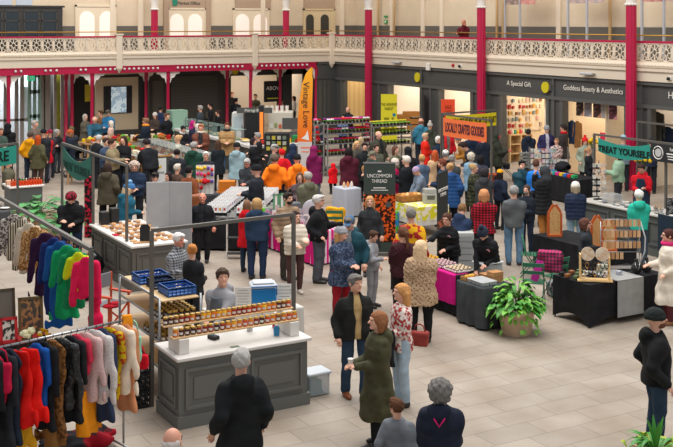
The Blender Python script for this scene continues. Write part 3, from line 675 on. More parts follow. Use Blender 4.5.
        tb = wr+dd*.03-w*s*.028; a(B, cp(tb, tb+basis(dd*.8-w*s*.6+nrm*.3)*.05, .013, .0105 if v < .016 else .013), k=.008)
    hx = .0 if v < .016 else .003
    a(B, cp((0, .015, 1.42), (0, .012, 1.56), .056, .052), Hd); a(B, ('ell', (0, .008, 1.655), (.077, .096, .1)), Hd); a(B, ('ell', (0, -.035, 1.6), (.056, .058, .075)), Hd, k=.03)
    a(B, cp((0, -.09, 1.65), (0, -.113, 1.622), .009+hx, .014+hx), Hd, k=.015); a(B, ('ell', (0, -.082, 1.55), (.024, .018, .018)), Hd, k=.02)
    for s in (-1, 1):
        a(B, ('ell', (s*.079, .012, 1.635), (.013+hx, .02, .032)), Hd, k=.006); a(B, cp((s*.015, -.088, 1.674), (s*.05, -.078, 1.674), .01, .008), Hd, k=.01)
        if v < .016: a(B, ('ell', (s*.03, -.1, 1.655), (.016, .014, .009)), Hd, 's', 0)
    V, Q = grow(B, v)
    hl_ = (V[Q].mean(1)-Hd.t) @ Hd.R; mi = np.zeros(len(Q), int); fr = hl_[:, 1] < -.06
    mi[fr & (abs(abs(hl_[:, 0])-.031) < .012) & (abs(hl_[:, 2]-1.654) < .0065)] = 1; mi[fr & (abs(hl_[:, 0]) < .024) & (abs(hl_[:, 2]-1.587) < .007)] = 2
    b = bpy.data.objects.new('body', mesh_of('body', V, Q, [mat(skin, .55), EYE, LIP], mi)); COL.objects.link(b); b.parent = root
    # trousers
    def part(nm, prims, m, fn=None, vv=None, lab=None):
        V, Q = grow(prims, vv or v, fn)
        if not len(Q): return None
        o = bpy.data.objects.new(nm, mesh_of(nm, V, Q, [m])); COL.objects.link(o); o.parent = root
        if lab: o['label'] = lab
        return o
    fm = lambda c: c if not isinstance(c, str) else mat(c, .85, 'noise', None, 9, bump=.15)
    if bot:
        T = []; a(T, ('stk', [(.88 if not sit else .9, 0, 0, .162, .115), (.98, 0, 0, .155, .108), (1.04, 0, 0, .14, .095)]), U, k=.04)
        for hp, kn, an in legs: a(T, cp(hp, kn, .098, .072), k=.03); a(T, cp(kn, an+np.array([0, 0, .0]), .07, .062 if not fem else .055), k=.03)
        part('trousers', T, fm(bot), wobble(.005, 18))
    # top
    def garment(nm, typ, m, hemz, th, sleeve=1., cut=None, parts=None):
        T = []; tw = th; fl = 1.12 if hemz < .8 else 1.0
        st = []
        if hemz < .9: st.append((hemz, 0, 0, (.172+tw)*fl*(1+.4*max(0, .75-hemz)), (.12+tw)*fl*(1+.9*max(0, .75-hemz)))); 
        st += [(.93, 0, 0, .176+tw, .125+tw), (1.1, 0, 0, (.155 if fem else .17)+tw, .112+tw), (1.28, 0, -.005, (.168 if fem else .185)+tw, .122+tw), (1.34, 0, .0, (.155 if fem else .176)+tw*.7, .112+tw*.8), (1.40, 0, .006, .118+tw*.5, .092+tw*.6), (1.455, 0, .01, .066+tw*.4, .066+tw*.4)]
        if hemz >= .93: st = [(hemz, 0, 0, .155+tw, .11+tw)]+[q for q in st if q[0] > hemz+.02]
        if sit and hemz < .8: st = st[1:]
        a(T, ('stk', st), U, k=.03)
        if sleeve:
            for sh, el, wr, s in am:
                a(T, cp(sh+np.array([0, 0, -.005]), el, .05+tw*.85, .045+tw*.95), k=.06)
                if sleeve > .5: a(T, cp(el, wr-(wr-el)*.04, .046+tw, .034+tw*.8), k=.03)
        if 'collar' in typ: a(T, ('stk', [(1.44, 0, .01, .08+tw*.4, .075+tw*.4), (1.5, 0, .012, .076, .078)]), U, k=.02)
        if 'hood' in typ: a(T, cp((-.07, .075, 1.44), (.07, .075, 1.44), .05, .05), U, k=.03); a(T, ('ell', (0, .11, 1.4), (.1, .06, .1)), U, k=.03)
        if cut: T.append((('box', (0, -.15, 1.2), (cut, .14, .5), 0), U, 's', 0))
        qu = 34 if 'puffer' in typ else 17 if 'quilt' in typ else 0; ro = .004 if 'fur' in typ else 0
        return part(nm, T, m, wobble(.009 if not qu else .003, 19, qu, ro))
    typ, tc = top; hemz = {'coat': .62, 'long': .38, 'parka': .66}.get(typ.split()[0], hem)
    th = .04 if 'puffer' in typ else .028 if typ.split()[0] in ('coat', 'long', 'parka', 'jacket') else .012
    if 'fur' in typ: th += .008
    if under: garment('shirt', 'shirt', fm(under), .86, .004, 0)
    sl = .4 if 'tee' in typ else 0 if 'vest' in typ else 1
    nm = {'tee': 't_shirt', 'shirt': 'shirt', 'jumper': 'jumper', 'hoodie': 'hoodie', 'coat': 'coat', 'long': 'coat', 'parka': 'coat'}.get(typ.split()[0], 'jacket')
    if 'vest' in typ: garment('jumper', 'shirt', fm(under or '1A1A1C'), .86, .008, 1)
    garment(nm, typ, fm(tc), hemz, th, sl, .05 if under and 'vest' not in typ else None)
    if apron:
        T = []; a(T, ('stk', [(.6, 0, -.03, .19, .17), (1.05, 0, -.03, .165, .15), (1.34, 0, -.02, .1, .15)]), U, k=0); T.append((('box', (0, .2, 1), (.4, .2, .6), 0), U, 's', 0)); part('apron', T, fm(apron))
    sc_ = lambda o: setattr(o, 'matrix_local', Matrix([list(Hd.R[i])+[Hd.t[i]] for i in range(3)]+[[0, 0, 0, 1]]))
    def hp_(kind, col, nm):
        vv = .009 if v < .01 else .012 if v < .014 else .015; V, Q, ms = headpiece(kind, vv)
        if col not in ms: ms[col] = mesh_of(nm, V, Q, [mat(col, .85, 'noise', None, 60, bump=.3) if isinstance(col, str) else col])
        o = bpy.data.objects.new(nm, ms[col]); COL.objects.link(o); o.parent = root; sc_(o); return o
    if hair and not (hat and hair[0] in ('short', 'crop')) or (hair and hat and hat[0] in ('flat', 'cap')): hp_(hair[0], hair[1], 'hair')
    if hat: hp_(hat[0], hat[1], {'hoodup': 'hood', 'flat': 'flat_cap', 'cap': 'cap'}.get(hat[0], 'hat'))
    if hat and hat[0] == 'bobble' and len(hat) > 2:
        o = MB().ball((0, .02, 1.8), .05).build('bobble', mat(hat[2], .9, 'noise', None, 60, bump=.4), root); sc_(o)
    for k_ in xtra:
        o = hp_(k_[0], k_[1], k_[0]) if k_[0] in ('scarf', 'beard') else None
    if glasses:
        g = MB()
        for s in (-1, 1): g.tube([(s*.032+.021*math.cos(t), -.1, 1.654+.017*math.sin(t)) for t in [2*PI*k/10 for k in range(10)]], .002, 4, True); g.tube([(s*.052, -.098, 1.66), (s*.082, .0, 1.655)], .003, 4)
        g.tube([(-.012, -.102, 1.66), (.012, -.102, 1.66)], .003, 4); o = g.build('glasses', mat('1E1A1A', .3), root); sc_(o)
    if badge:
        o = MB().prism([(.04*math.cos(t), .04*math.sin(t)) for t in [2*PI*k/12 for k in range(12)]], -.004, .004, 'y'); o = o.build('badge', mat(badge, .6), root); q = U.p((.08, -.15, 1.28)); o.location = q; o.rotation_euler = (math.radians(lean), 0, 0)
    for hp, kn, an in legs:
        o = bpy.data.objects.new('shoe', shoe_mesh(shoe)); COL.objects.link(o); o.parent = root; o.location = (an[0], an[1]-.02, 0)
    root['hands'] = [list(map(float, am[i][2])) for i in (0, 1)]
    return root
def hand_pos(root, i):
    q = Vector(root['hands'][i]); M = Matrix.LocRotScale(root.location, root.rotation_euler, root.scale); return M @ q
def grow_obj(nm, prims, m, parent=None, v=.014, fn=None):
    V, Q = grow(prims, v, fn); o = bpy.data.objects.new(nm, mesh_of(nm, V, Q, [m])); COL.objects.link(o)
    if parent: o.parent = parent
    return o
# ================================================================ the people, nearest first
S_ = 'short'
GREY, WHT, DKB, BRN, BLD, GNG = '8E8A86', 'CFCBC6', '2B2220', '5A4232', 'C49A6A', 'B0552A'
PAT_LEO = mat('B5987A', .9, 'vor', '7A5F48', 26, bump=.3); PAT_FLORAL = mat('E4D8CE', .85, 'spots', 'B03A3A', 22); PAT_PLAID = mat('B01C2E', .85, 'check', '1B1518', 5.5); PAT_SHIRT = mat('A9ABB0', .85, 'check', '34373E', 7)
PAT_SPECK = mat('2E3A50', .9, 'spots', '56627A', 30); PAT_CAMO = mat('4C4E38', .8, 'spots', '2D3026', 14); CREAM_P = mat('D8CDBC', .85, 'noise', 'CFC2B0', 6)
# --- foreground
pA = P(355, 273, 18, 'man in an open black waxed jacket and blue jeans beside the long green coat', top=('jacket collar', '20211F'), under='B79A6A', bot='2E4054', hair=(S_, '6E6A66'), arms='dd', fy=397, shoe='8A4A28', ht=20, wide=1.06, step=.3)
pB = P(376, 308, -75, 'woman in a long olive quilted coat holding a small white cup', top=('long hood', mat('484630', .75, 'vor', '413F2B', 9, bump=.6)), bot='17171A', hair=('bob', '8A5A3C'), arms='ff', fem=1, h=1.7, at=GD(378, dep(308, 1.72)), wide=1.1, step=.25, hem=.4)
pC = P(402, 282, -70, 'fair-haired woman in a white jumper with red spots, black jacket over her arm', top=('jumper', PAT_FLORAL), bot='9FB2C0', hair=('long', 'C08A55'), arms='pf', fem=1, fy=405, shoe='2A2624', wide=1.1, hem=.8)
pD = P(241, 350, -155, 'grey-haired man in a black hooded coat in front of the honey counter', top=('coat hood', '17191B'), bot='17181A', hair=(S_, 'A09C98'), arms='dd', h=1.8, wide=1.08, ht=-25)
pE = P(172, 428, 165, 'bald man at the bottom edge left of the man in the black coat', top=('jacket collar', '2C3540'), hair=('bald', 'C8C0B8'), h=1.74, skin='D99A80', arms='dd', glasses=1)
pF = P(655, 307, 88, 'bearded man in a black beanie and black jacket standing alone at the right edge', top=('jacket hood', '17181A'), bot='26384A', hat=('beanie', '1E2422'), hair=None, xtra=(('beard', '6A4230'),), arms='dd', h=1.78, wide=1.12, ht=0)
g_ = grow_obj('grey_hood', [(('cap', (-.06, .09, 1.415), (.06, .09, 1.415), .038, .038), ID, 'u', .03), (('ell', (0, .13, 1.375), (.075, .035, .06)), ID, 'u', .04)], mat('8C8A88', .85, 'noise', None, 9), pF, .01)
pG = P(440, 378, 172, 'person with curly grey hair in a navy waterproof jacket with a pink hood lining', top=('jacket hood', '1B2130'), bot='1B1E28', hair=('curly', '6E6A66'), arms='ff', h=1.66, fem=1, wide=1.12)
b = MB().tube([(-.07, .135, 1.42), (-.04, .18, 1.36), (0, .195, 1.3), (.04, .18, 1.36), (.07, .135, 1.42)], .009, 6); b.build('hood_lining', mat('C81E6A', .7), pG)
pH = P(397, 399, 160, 'brown-haired child in a grey jacket between the green coat and the curly grey head', top=('jacket', '6A6E74'), bot='2A2D33', hair=(S_, '5A3A28'), h=1.3, arms='dd', wide=1.05, ht=60)
# --- honey counter
P(217, 269, -25, 'stallholder in a grey hoodie and dark apron behind the honey counter', top=('hoodie hood', '8E8E92'), hair=(S_, '4A3A30'), h=1.74, arms='fl', apron='5E636A', ht=40, wide=1.1, at=(6.42, 14.45))
P(179, 233, 60, 'white-haired man in a grey checked shirt behind the blue crates', top=('shirt collar', PAT_SHIRT), hair=(S_, 'DAD6D2'), h=1.72, arms='hf', lean=8, skin='D98F78', bot='3A3A40')
P(192, 244, 150, 'woman with ginger hair pinned up and a black jacket behind the blue crates', top=('jacket', '1B1C1F'), hair=('bun', 'B87840'), h=1.62, fem=1, arms='fh', ht=50)
# --- middle left
P(202.5, 192, 5, 'bald man in a black jacket and black trousers facing us beside the grey screen', top=('jacket collar', '1C1E23'), under='24262A', bot='1C1C1F', hair=('bald', 'B08A70'), fy=262, arms='dd', skin='D88C74', wide=1.1)
P(257, 197, 172, 'person in a dark blue hooded jacket and navy trousers seen from behind', top=('jacket hood', '24364C'), bot='22304A', hair=('bob', 'A88458'), fem=1, fy=279, arms='ff', wide=1.22)
P(247, 199, 165, 'person in a bright red coat with a fur-trimmed hood left of the dark blue jacket', top=('coat hood', 'C2141E'), bot='2A3C50', hair=('bob', '7A5A44'), fem=1, fy=272, arms='ff')
P(290, 194, 30, 'bearded man in a tan padded jacket behind the cream puffer', top=('jacket puffer', '8E765E'), bot='3A342E', hair=(S_, '2E2622'), arms='dd', h=1.8, xtra=(('beard', '2E2622'),), ht=15, at=G(288, 279))
P(295, 210, 20, 'dark-haired woman in a cream padded jacket and brown trousers', top=('jacket puffer', CREAM_P), bot='4A3230', hair=('bob', '2E201E'), fem=1, fy=293, arms='fh', shoe='C9BEB0', wide=1.05, ht=25)
P(318, 194, 75, 'man in glasses and a black jacket with grey trousers facing right', top=('jacket hood', '1A1B1E'), bot='4A4C54', hair=(S_, 'B8B4B0'), fy=282, arms='ph', glasses=1, wide=1.12)
P(350, 209, -15, 'man in a blue cap and teal jacket behind the striped bobble hat', top=('jacket hood', '1F4450'), under='8A8C90', bot='23262B', hair=(S_, '6A6460'), hat=('cap', '4A6482'), arms='dd', h=1.8, hl=20, at=G(350, 312), wide=1.1)
P(341, 222, 40, 'woman in a grey and black bobble hat, dark speckled coat and red trousers', top=('parka hood', PAT_SPECK), bot='8A1420', hair=('long', 'B88A5A'), hat=('bobble', '8C8C90', '17171A'), fem=1, fy=312, arms='ff', wide=1.15, ht=15)
P(374, 231, 60, 'boy in a grey hoodie and grey joggers', top=('hoodie hood', '8C8E92'), bot='8A8C90', hair=(S_, '4A3428'), arms='hd', h=1.5, fem=1, hl=15)
P(370, 196, -5, 'smiling woman in a dark grey coat in front of the tall dark banner', top=('coat collar', '2C2E31'), hair=('long', 'B98A5C'), fem=1, arms='dd', h=1.68)
P(411, 208, 160, 'grey-haired person wrapped in a yellow and red shawl', top=('jacket', mat('D8A018', .85, 'spots', 'A8282A', 9)), hair=(S_, '77726C'), arms='dp', h=1.72, ht=25)
P(403, 227, 168, 'woman with a long brown ponytail in a dark plum fur jacket', top=('jacket fur', '35161C'), bot='1D1A1E', hair=('pony', '5A3A2A'), fem=1, arms='dh', h=1.7, ht=40, wide=1.12)
P(421, 239, 178, 'blonde woman in a beige mottled fur coat seen from behind', top=('parka fur', PAT_LEO), bot='18181A', hair=('long', 'CDB08A'), fem=1, fy=342, arms='ff', wide=1.2, ht=-35)
# --- cake stall vendors
P(447, 213, -30, 'stallholder with tied brown hair in a black padded gilet, arm stretched left', top=('vest puffer', '16171A'), under='1B1C20', hair=('pony', '4E342A'), fem=1, arms='xf', h=1.66, lean=8, badge='C8909A', wide=1.1, glasses=1)
P(481, 226, -25, 'stallholder in a navy bobble hat bending over the cake table', top=('vest puffer', '17181B'), under='1B1C20', hat=('bobble', '2A3140', '2A3140'), hair=None, fem=0, arms='lf', h=1.74, lean=24, hl=20, badge='C8909A', wide=1.05)
P(463, 204, 155, 'bent-over person in a navy hooded jacket behind the cake stallholder', top=('jacket hood', '22304A'), hair=(S_, '7A5A3C'), arms='ff', h=1.7, lean=28)
P(484, 189, 175, 'person with fair hair in a red and black checked shirt seen from behind', top=('shirt', PAT_PLAID), hair=('bob', 'C0845A'), arms='ff', h=1.72, wide=1.2, hem=.78)
P(514, 185, 176, 'grey-haired man in a grey T-shirt and faded blue jeans seen from behind', top=('tee', '55585A'), bot='5F7E98', hair=(S_, '8A8886'), fy=265, arms='ff', wide=1.15, shoe='3A3A3E')
P(527, 184, -35, 'bearded man with a ponytail in a dark navy jacket', top=('jacket hood', '1C222C'), bot='1E2636', hair=('pony', '4A3A32'), xtra=(('beard', '7A6E66'),), fy=254, arms='pf')
P(544, 165.5, -120, 'person in a grey hood and black padded jacket with tan trousers', top=('coat puffer', '1C1D20'), bot='9A6430', hat=('hoodup', '3A3C40'), hair=None, fy=240, arms='fu', shoe='5A3E2A', wide=1.1)
P(536, 159.5, 165, 'person in a bright blue jacket seen from behind beside the grey hood', top=('jacket', '1F6FC2'), hair=(S_, '5A3C30'), arms='ff', h=1.76)
P(522, 160.5, 10, 'dark-haired person in glasses and a dark teal jacket with a hand at the face', top=('jacket collar', '244652'), hair=(S_, '221C1C'), arms='ud', h=1.7, glasses=1, wide=1.15)
P(500, 169.5, 140, 'person in a mustard yellow beanie and navy jacket', top=('jacket', '1A2233'), hair=('bob', '2A201E'), hat=('cap', 'E09A1E'), arms='df', h=1.55, fem=1)
P(575.5, 181, 170, 'person in a white woolly hat and navy padded jacket with pale jeans', top=('jacket puffer', '202A40'), bot='7E97A8', hat=('beanie', 'D8D2C8'), hair=('bob', 'A89880'), arms='ff', h=1.66, fem=1, wide=1.08)
P(587, 219, 75, 'dark-haired stallholder in a dark grey top at the jewellery stall', top=('jumper', '2C2F34'), hair=('bob', '5A3A30'), arms='ff', h=1.52, glasses=1, fem=1, wide=1.2, at=(14.65, 15.75))
P(669, 229, -95, 'woman in a long cream coat and magenta scarf at the right edge', top=('long', 'CFC4B4'), bot='5A2A30', hair=('bun', '4A2A26'), fem=1, h=1.68, arms='fp', xtra=(('scarf', 'C02A68'),), glasses=1, shoe='8A5A30', wide=1.12)
P(639, 190, 176, 'white-haired person in a turquoise hooded fleece seen from behind', top=('hoodie hood', '28A890'), bot='3A4450', hair=('crop', 'DCDAD4'), fem=1, arms='ff', h=1.66, wide=1.18)
P(641, 164, -25, 'stallholder in a red hoodie and navy apron behind the right counter', top=('hoodie hood', 'D01A28'), hair=(S_, '3A2A26'), arms='fh', h=1.76, hl=25, apron='27384C', wide=1.1)
P(618.8, 150.4, -100, 'person in a sage green jacket facing left under the green banner', top=('jacket', '8AA68C'), bot='22242A', hair=('bob', '3A2622'), arms='fh', h=1.72, wide=1.18)
P(588.5, 147.4, 70, 'fair-haired woman in a black jacket below the red woolly hat', top=('jacket', '1D1F23'), hair=('pony', 'A87E5A'), arms='hf', h=1.64, fem=1)
P(585, 135, 5, 'woman in a bright red bobble hat and sage coat', top=('coat collar', '8E9684'), hair=('long', '7A3A28'), hat=('bobble', 'D02020', 'D02020'), fem=1, arms='pp', h=1.68)
P(623.5, 134.5, 178, 'person in a pale blue woolly hat behind the green banner', top=('jacket', '6E7C86'), hat=('beanie', '8FB8C8'), hair=None, arms='ff', h=1.7)
P(639, 133.6, 160, 'fair-haired person partly hidden behind the green banner near the rightmost column', top=('jacket', '8A6E58'), hair=('bob', 'A8806A'), arms='dd', h=1.68)
P(651, 138, 175, 'person in dark navy behind the black sign board on the right', top=('jacket', '22283A'), hair=(S_, '2A2A30'), arms='ff', h=1.66)
# --- right back by the gift shop
P(497, 132.6, 75, 'red-cheeked person in a dark olive hooded coat holding a pushchair', top=('coat', '34382E'), hat=('hoodup', '34382E'), hair=None, arms='hh', h=1.72, skin='C85A50')
P(528.4, 129, 165, 'dark-haired person in a navy jacket in the doorway of the gift shop', top=('jacket hood', '1B2433'), hair=(S_, '2A2020'), arms='ff', h=1.74)
P(547, 125, 0, 'person in a grey beanie and purple jacket over a pale hoodie', top=('jacket', '2E2A50'), under='B8B4C0', hat=('beanie', '8A8C92'), hair=None, arms='dd', h=1.8, hl=10)
P(564, 124.6, -120, 'person with a thick red scarf and dark coat beside the gift shop pier', top=('coat', '3A3634'), hair=(S_, '2E2424'), xtra=(('scarf', 'C01820'),), arms='ff', h=1.76)
P(560, 119.5, -150, 'brown-haired person behind the red scarf', top=('jacket', '2E4A6A'), hair=(S_, '6A4632'), arms='ff', h=1.76)
P(556.6, 138.5, -20, 'small child in a pale pink flowered top held beside the red scarf', top=('jumper', mat('D8C8C0', .9, 'spots', '7A4A50', 20)), hair=('crop', 'A87A5A'), arms='ff', h=1.35, fem=2, wide=1.2)
# --- crowd centre right
P(421, 118, 168, 'bald man in a teal blue jacket seen from behind near the shop pier', top=('jacket hood', '3A7A94'), bot='2E3440', hair=('bald', '8A5A44'), arms='dd', h=1.84, wide=1.1)
P(430, 120.5, 178, 'person in a grey bobble hat and dark green coat', top=('coat hood', '3A4036'), bot='2E4860', hat=('bobble', 'A8A49E', 'C8C4BE'), hair=None, fem=1, arms='dd', h=1.72)
P(425, 133, 100, 'white-haired person in a bright red coat among the crowd near the crates', top=('coat', 'D02414'), hair=(S_, 'C8A88C'), fem=1, arms='ff', h=1.68)
P(438.7, 136, 15, 'white-haired woman in glasses and a navy coat left of the orange banner post', top=('coat collar', '1E2C40'), hair=('curly', 'D8D4CE'), fem=1, arms='ff', h=1.64, glasses=1)
P(447.5, 127, 10, 'person in a red jacket and grey gilet behind the orange banner post', top=('jacket', 'C01C26'), under='6E6660', hair=(S_, '5A4236'), arms='dd', h=1.74)
P(457, 136, -80, 'grey-haired man bending in an ochre jacket under the orange banner', top=('jacket', 'B07A34'), hair=(S_, '6E6C6C'), arms='hh', h=1.76, lean=26)
P(464, 142.5, -85, 'dark-haired man bending in a charcoal jacket under the orange banner', top=('jacket', '34363A'), hair=(S_, '2E2422'), arms='hf', h=1.8, lean=32, wide=1.2)
P(471, 131, 170, 'dark-haired person in navy behind the orange banner', top=('jacket', '1C2A40'), hair=(S_, '2A2222'), arms='ff', h=1.74)
P(483, 134, 175, 'person in near-black navy just left of the dark shop pier', top=('coat', '1A2230'), hair=(S_, '3A2A26'), arms='ff', h=1.72)
P(435, 150, 178, 'woman with long red hair and a camel coat seen from behind', top=('long', 'BE9C78'), hair=('long', 'B0502C'), fem=1, arms='ff', h=1.7)
P(445.6, 150, 175, 'person in a white cap and black jacket', top=('jacket', '17181B'), hair=(S_, '8A8A8A'), hat=('cap', 'D8D4CC'), arms='ff', h=1.72)
P(406.7, 156, -120, 'white-haired man in a black coat beside the magenta coat', top=('coat', '15181E'), hair=(S_, 'C8BEB4'), arms='hf', h=1.78, wide=1.1)
P(394.6, 158, -100, 'white-haired person in a magenta coat right of the tall dark banner', top=('coat', 'A8124E'), hair=('curly', 'C4B8AE'), fem=1, arms='ff', h=1.66)
P(414, 167, -70, 'person in a lilac beanie and grey-blue jacket leaning over the yellow table', top=('jacket', '6E7A8C'), hat=('beanie', 'A890B0'), hair=None, fem=1, arms='ll', h=1.66, lean=15, hl=20)
P(422, 154.7, -165, 'short blond-haired person in a denim jacket', top=('jacket', '4A5C72'), hair=(S_, 'B88A58'), fem=1, arms='ff', h=1.68)
P(451.7, 155, 160, 'man in a grey flat cap', top=('jacket', '3A3E40'), hair=(S_, '8A8682'), hat=('flat', '77706A'), arms='ff', h=1.72)
P(442.7, 159, -110, 'red-bearded man in a navy jacket behind the black standing sign', top=('jacket', '1E2C44'), hair=(S_, '6A3A2C'), xtra=(('beard', '8A4A30'),), arms='ff', h=1.76)
P(450, 163, -170, 'fair-haired woman in a blue padded coat with a red bag strap', top=('coat puffer hood', '24487A'), bot='1E2230', hair=('bun', 'B08A60'), fem=1, arms='df', h=1.7, wide=1.15)
P(471, 152, 165, 'curly white-haired person in a powder blue coat', top=('coat', '7A9AB0'), hair=('curly', 'C4BAA8'), fem=1, arms='ff', h=1.66)
P(473.6, 163.5, 60, 'woman in a black and white headband and olive padded coat', top=('coat puffer', PAT_CAMO), hair=('bun', 'A88A60'), fem=1, arms='ff', h=1.68)
P(480.6, 155, 170, 'black-haired person in a purple-grey jacket left of the mustard hat', top=('jacket', '3A3848'), hair=('bob', '1E1A1C'), fem=1, arms='ff', h=1.66)
P(484, 167.5, 175, 'person with dark hair and a dark grey hooded coat with a pink trim', top=('coat hood', '38393C'), hair=('curly', '2E2C2E'), fem=1, arms='ff', h=1.64, wide=1.1)
# --- crowd at the flowers
P(347.5, 107, -20, 'balding stallholder in a black jacket behind the flower trolleys', top=('jacket collar', '1E2226'), hair=('bald', '4A3A34'), arms='hh', h=1.8, hl=20)
P(343, 116, -5, 'pink-faced balding person crouching low behind the flower trolleys', top=('jacket', '5A6A88'), hair=('bald', '8A6A5A'), arms='ff', h=1.55)
P(378.5, 131, 40, 'balding man in an olive waxed jacket beside the flower trolleys', top=('jacket collar', '3A3C30'), under='22252A', hair=('bald', '7A6258'), arms='dd', h=1.8, wide=1.2)
P(361, 136.7, 150, 'fair grey-haired person behind the blonde woman at the flowers', top=('jacket', '5A5850'), hair=('bob', 'B09878'), arms='dd', h=1.72)
P(357, 141, 20, 'woman with long blonde hair next to the flower trolleys', top=('coat', '4A463E'), hair=('long', 'C8A070'), fem=1, arms='dd', h=1.68, hl=15)
P(364.6, 142.7, 5, 'dark-haired young man in a black coat next to the long blonde hair', top=('coat collar', '1D1F22'), hair=(S_, '2E2422'), arms='dd', h=1.74)
P(376, 144, 30, 'dark-haired man in an olive padded jacket above the tall dark banner', top=('jacket puffer', '55564A'), hair=(S_, '3E302A'), arms='dd', h=1.76)
P(372, 151, -60, 'man in a grey cap and dark green jacket directly above the tall dark banner', top=('jacket', '2C4640'), hair=(S_, '6A625A'), hat=('flat', '6A6A58'), arms='ff', h=1.7, hl=15)
P(395, 146, 50, 'brown-haired person in an olive camouflage jacket', top=('jacket', mat('6A6A52', .85, 'spots', '3E402E', 10)), hair=('bob', '5E3E30'), arms='ff', h=1.68)
P(408, 147, 178, 'person with a black hood up in the middle of the crowd', top=('coat', '1B1C20'), hat=('hoodup', '1B1C20'), hair=None, arms='ff', h=1.72)
P(349, 147.5, 165, 'dark-haired person in a maroon hooded coat seen from behind', top=('coat hood', '4A1626'), bot='1E1A1E', hair=('bob', '221A1C'), arms='ff', h=1.72, wide=1.2)
P(333, 163, -160, 'small child in a scarlet hooded coat', top=('coat hood', 'D4101C'), bot='1E1C20', hat=('hoodup', 'D4101C'), hair=None, fem=2, fy=194, arms='ff', wide=1.2)
P(363, 166, -95, 'bending person in a denim blue jumper and grey trousers left of the tall dark banner', top=('jumper', '42638E'), bot='8C8E92', hair=('bob', 'A8784E'), arms='ll', h=1.66, lean=38, fem=1)
# --- middle
P(314, 146, 165, 'person in a plum padded coat by the feather flag', top=('coat hood', '6E1648'), bot='5A6472', hair=None, hat=('hoodup', '7A1A50'), fem=1, arms='ff', h=1.7, wide=1.1)
P(315.7, 120, -60, 'white-haired man in a navy padded jacket and red scarf behind the feather flag', top=('jacket puffer', '1E2A42'), hair=(S_, 'C8C4C0'), xtra=(('scarf', 'B01A20'),), arms='dd', h=1.8, at=G(316.5, 120, 1.78))
P(293, 124.5, -10, 'white-haired woman in a grey coat with a pale fur collar', top=('coat', '5E5F60'), hair=('bob', 'CFCAC2'), fem=1, arms='dd', h=1.68, xtra=(('scarf', 'B8B0A4'),), glasses=1)
P(293, 144, 178, 'person in a navy hood left of the feather flag', top=('jacket hood', '232F48'), hat=('hoodup', '232F48'), hair=None, arms='ff', h=1.66)
P(274, 144.5, 100, 'older man in a grey flat cap behind the orange hoodies', top=('jacket', '5A5A52'), hair=(S_, 'A8A4A0'), hat=('flat', '6A6A64'), arms='dd', h=1.7)
P(282, 149, -150, 'person with bright red hair in a red jacket between the orange hoodies', top=('jacket', 'C81420'), bot='22242A', hair=(S_, 'C01818'), fem=1, arms='dd', h=1.66, wide=1.1)
P(275, 154.8, 172, 'man with cropped dark hair in a bright orange hoodie seen from behind', top=('hoodie hood', 'F07414'), bot='1C1E24', hair=(S_, '5A4A40'), arms='dd', h=1.78, wide=1.25)
P(297, 154, -165, 'person in a black beanie and bright orange hoodie', top=('hoodie hood', 'F07A18'), bot='1E2026', hat=('beanie', '17181A'), hair=None, arms='dd', h=1.76, wide=1.1)
P(258, 132.6, -100, 'grey-haired man in a black coat leaning at the white food counter', top=('coat', '1B1C20'), hair=(S_, '8A8682'), arms='ff', h=1.76)
P(253, 138, 80, 'dark-haired woman in a black jacket and grey scarf at the white food counter', top=('coat', '17181C'), hair=('bob', '2A2024'), fem=1, xtra=(('scarf', '8A8688'),), arms='fh', h=1.68)
P(246.5, 159, -15, 'grey-haired man in glasses looking down at the card table', top=('jacket collar', '34363A'), hair=(S_, 'A09C98'), arms='ff', h=1.72, hl=25, glasses=1, skin='D98C78')
P(257, 164, -100, 'person in a black beanie and charcoal jacket at the card table', top=('coat', '22252C'), hat=('beanie', '14161A'), hair=None, arms='ff', h=1.74, wide=1.15)
P(295, 174, 0, 'woman with long brown hair in a taupe jacket behind the table of books', top=('jacket', '55484A'), hair=('long', '5E4030'), fem=1, arms='ff', h=1.62, skin='E0AE98', at=(12.5, 23.45))
P(308, 172, -150, 'grey-haired person in a khaki hooded jacket with back turned', top=('jacket hood', '5E5E4C'), hair=(S_, '9A968E'), arms='ff', h=1.72, wide=1.15)
P(237, 142, 170, 'person in a black beanie and pale blue coat seen from behind', top=('coat hood', '8AA4AC'), bot='2E3A48', hat=('beanie', '17191C'), hair=None, fem=1, arms='ff', h=1.7, wide=1.15)
P(218, 140, -165, 'person with long brown hair, a teal top and black sleeveless coat', top=('coat', '1C2228'), hair=('long', '4A3428'), fem=1, arms='ff', h=1.66)
P(227, 122.5, 5, 'person in a tan padded coat with a dark face covering', top=('coat puffer', 'A07E54'), bot='4A6A8A', hair=(S_, '6A3A2A'), xtra=(('scarf', '26262C'),), arms='ff', h=1.74, wide=1.15)
P(201, 124, 0, 'ginger-haired man in a brown jacket with a cream collar', top=('jacket collar', '6A3E30'), under='2E2E32', hair=(S_, 'A87050'), xtra=(('scarf', 'C8BCAC'),), arms='ff', h=1.82, wide=1.2, skin='DC9A80')
P(193, 121, 60, 'person in a magenta headscarf', top=('jacket', '26263A'), hat=('hoodup', 'B01C70'), hair=None, fem=1, arms='ff', h=1.66)
P(183.5, 126, 40, 'dark-haired person in a black jacket with a white scarf at the glass display cases', top=('jacket', '1A1B1F'), hair=(S_, '1E1A1C'), xtra=(('scarf', 'B8B4B4'),), arms='ff', h=1.68, hl=20)
P(198, 123.5, 100, 'white-haired person half hidden behind the brown jacket', top=('jacket', '5A5A60'), hair=('bob', 'CFC8C0'), fem=1, arms='ff', h=1.66)
P(178, 135, -80, 'stallholder with fair pinned-up hair in a pale grey top at the glass display cases', top=('jumper', 'A8A89C'), hair=('bun', 'C0966A'), fem=1, arms='ff', h=1.62)
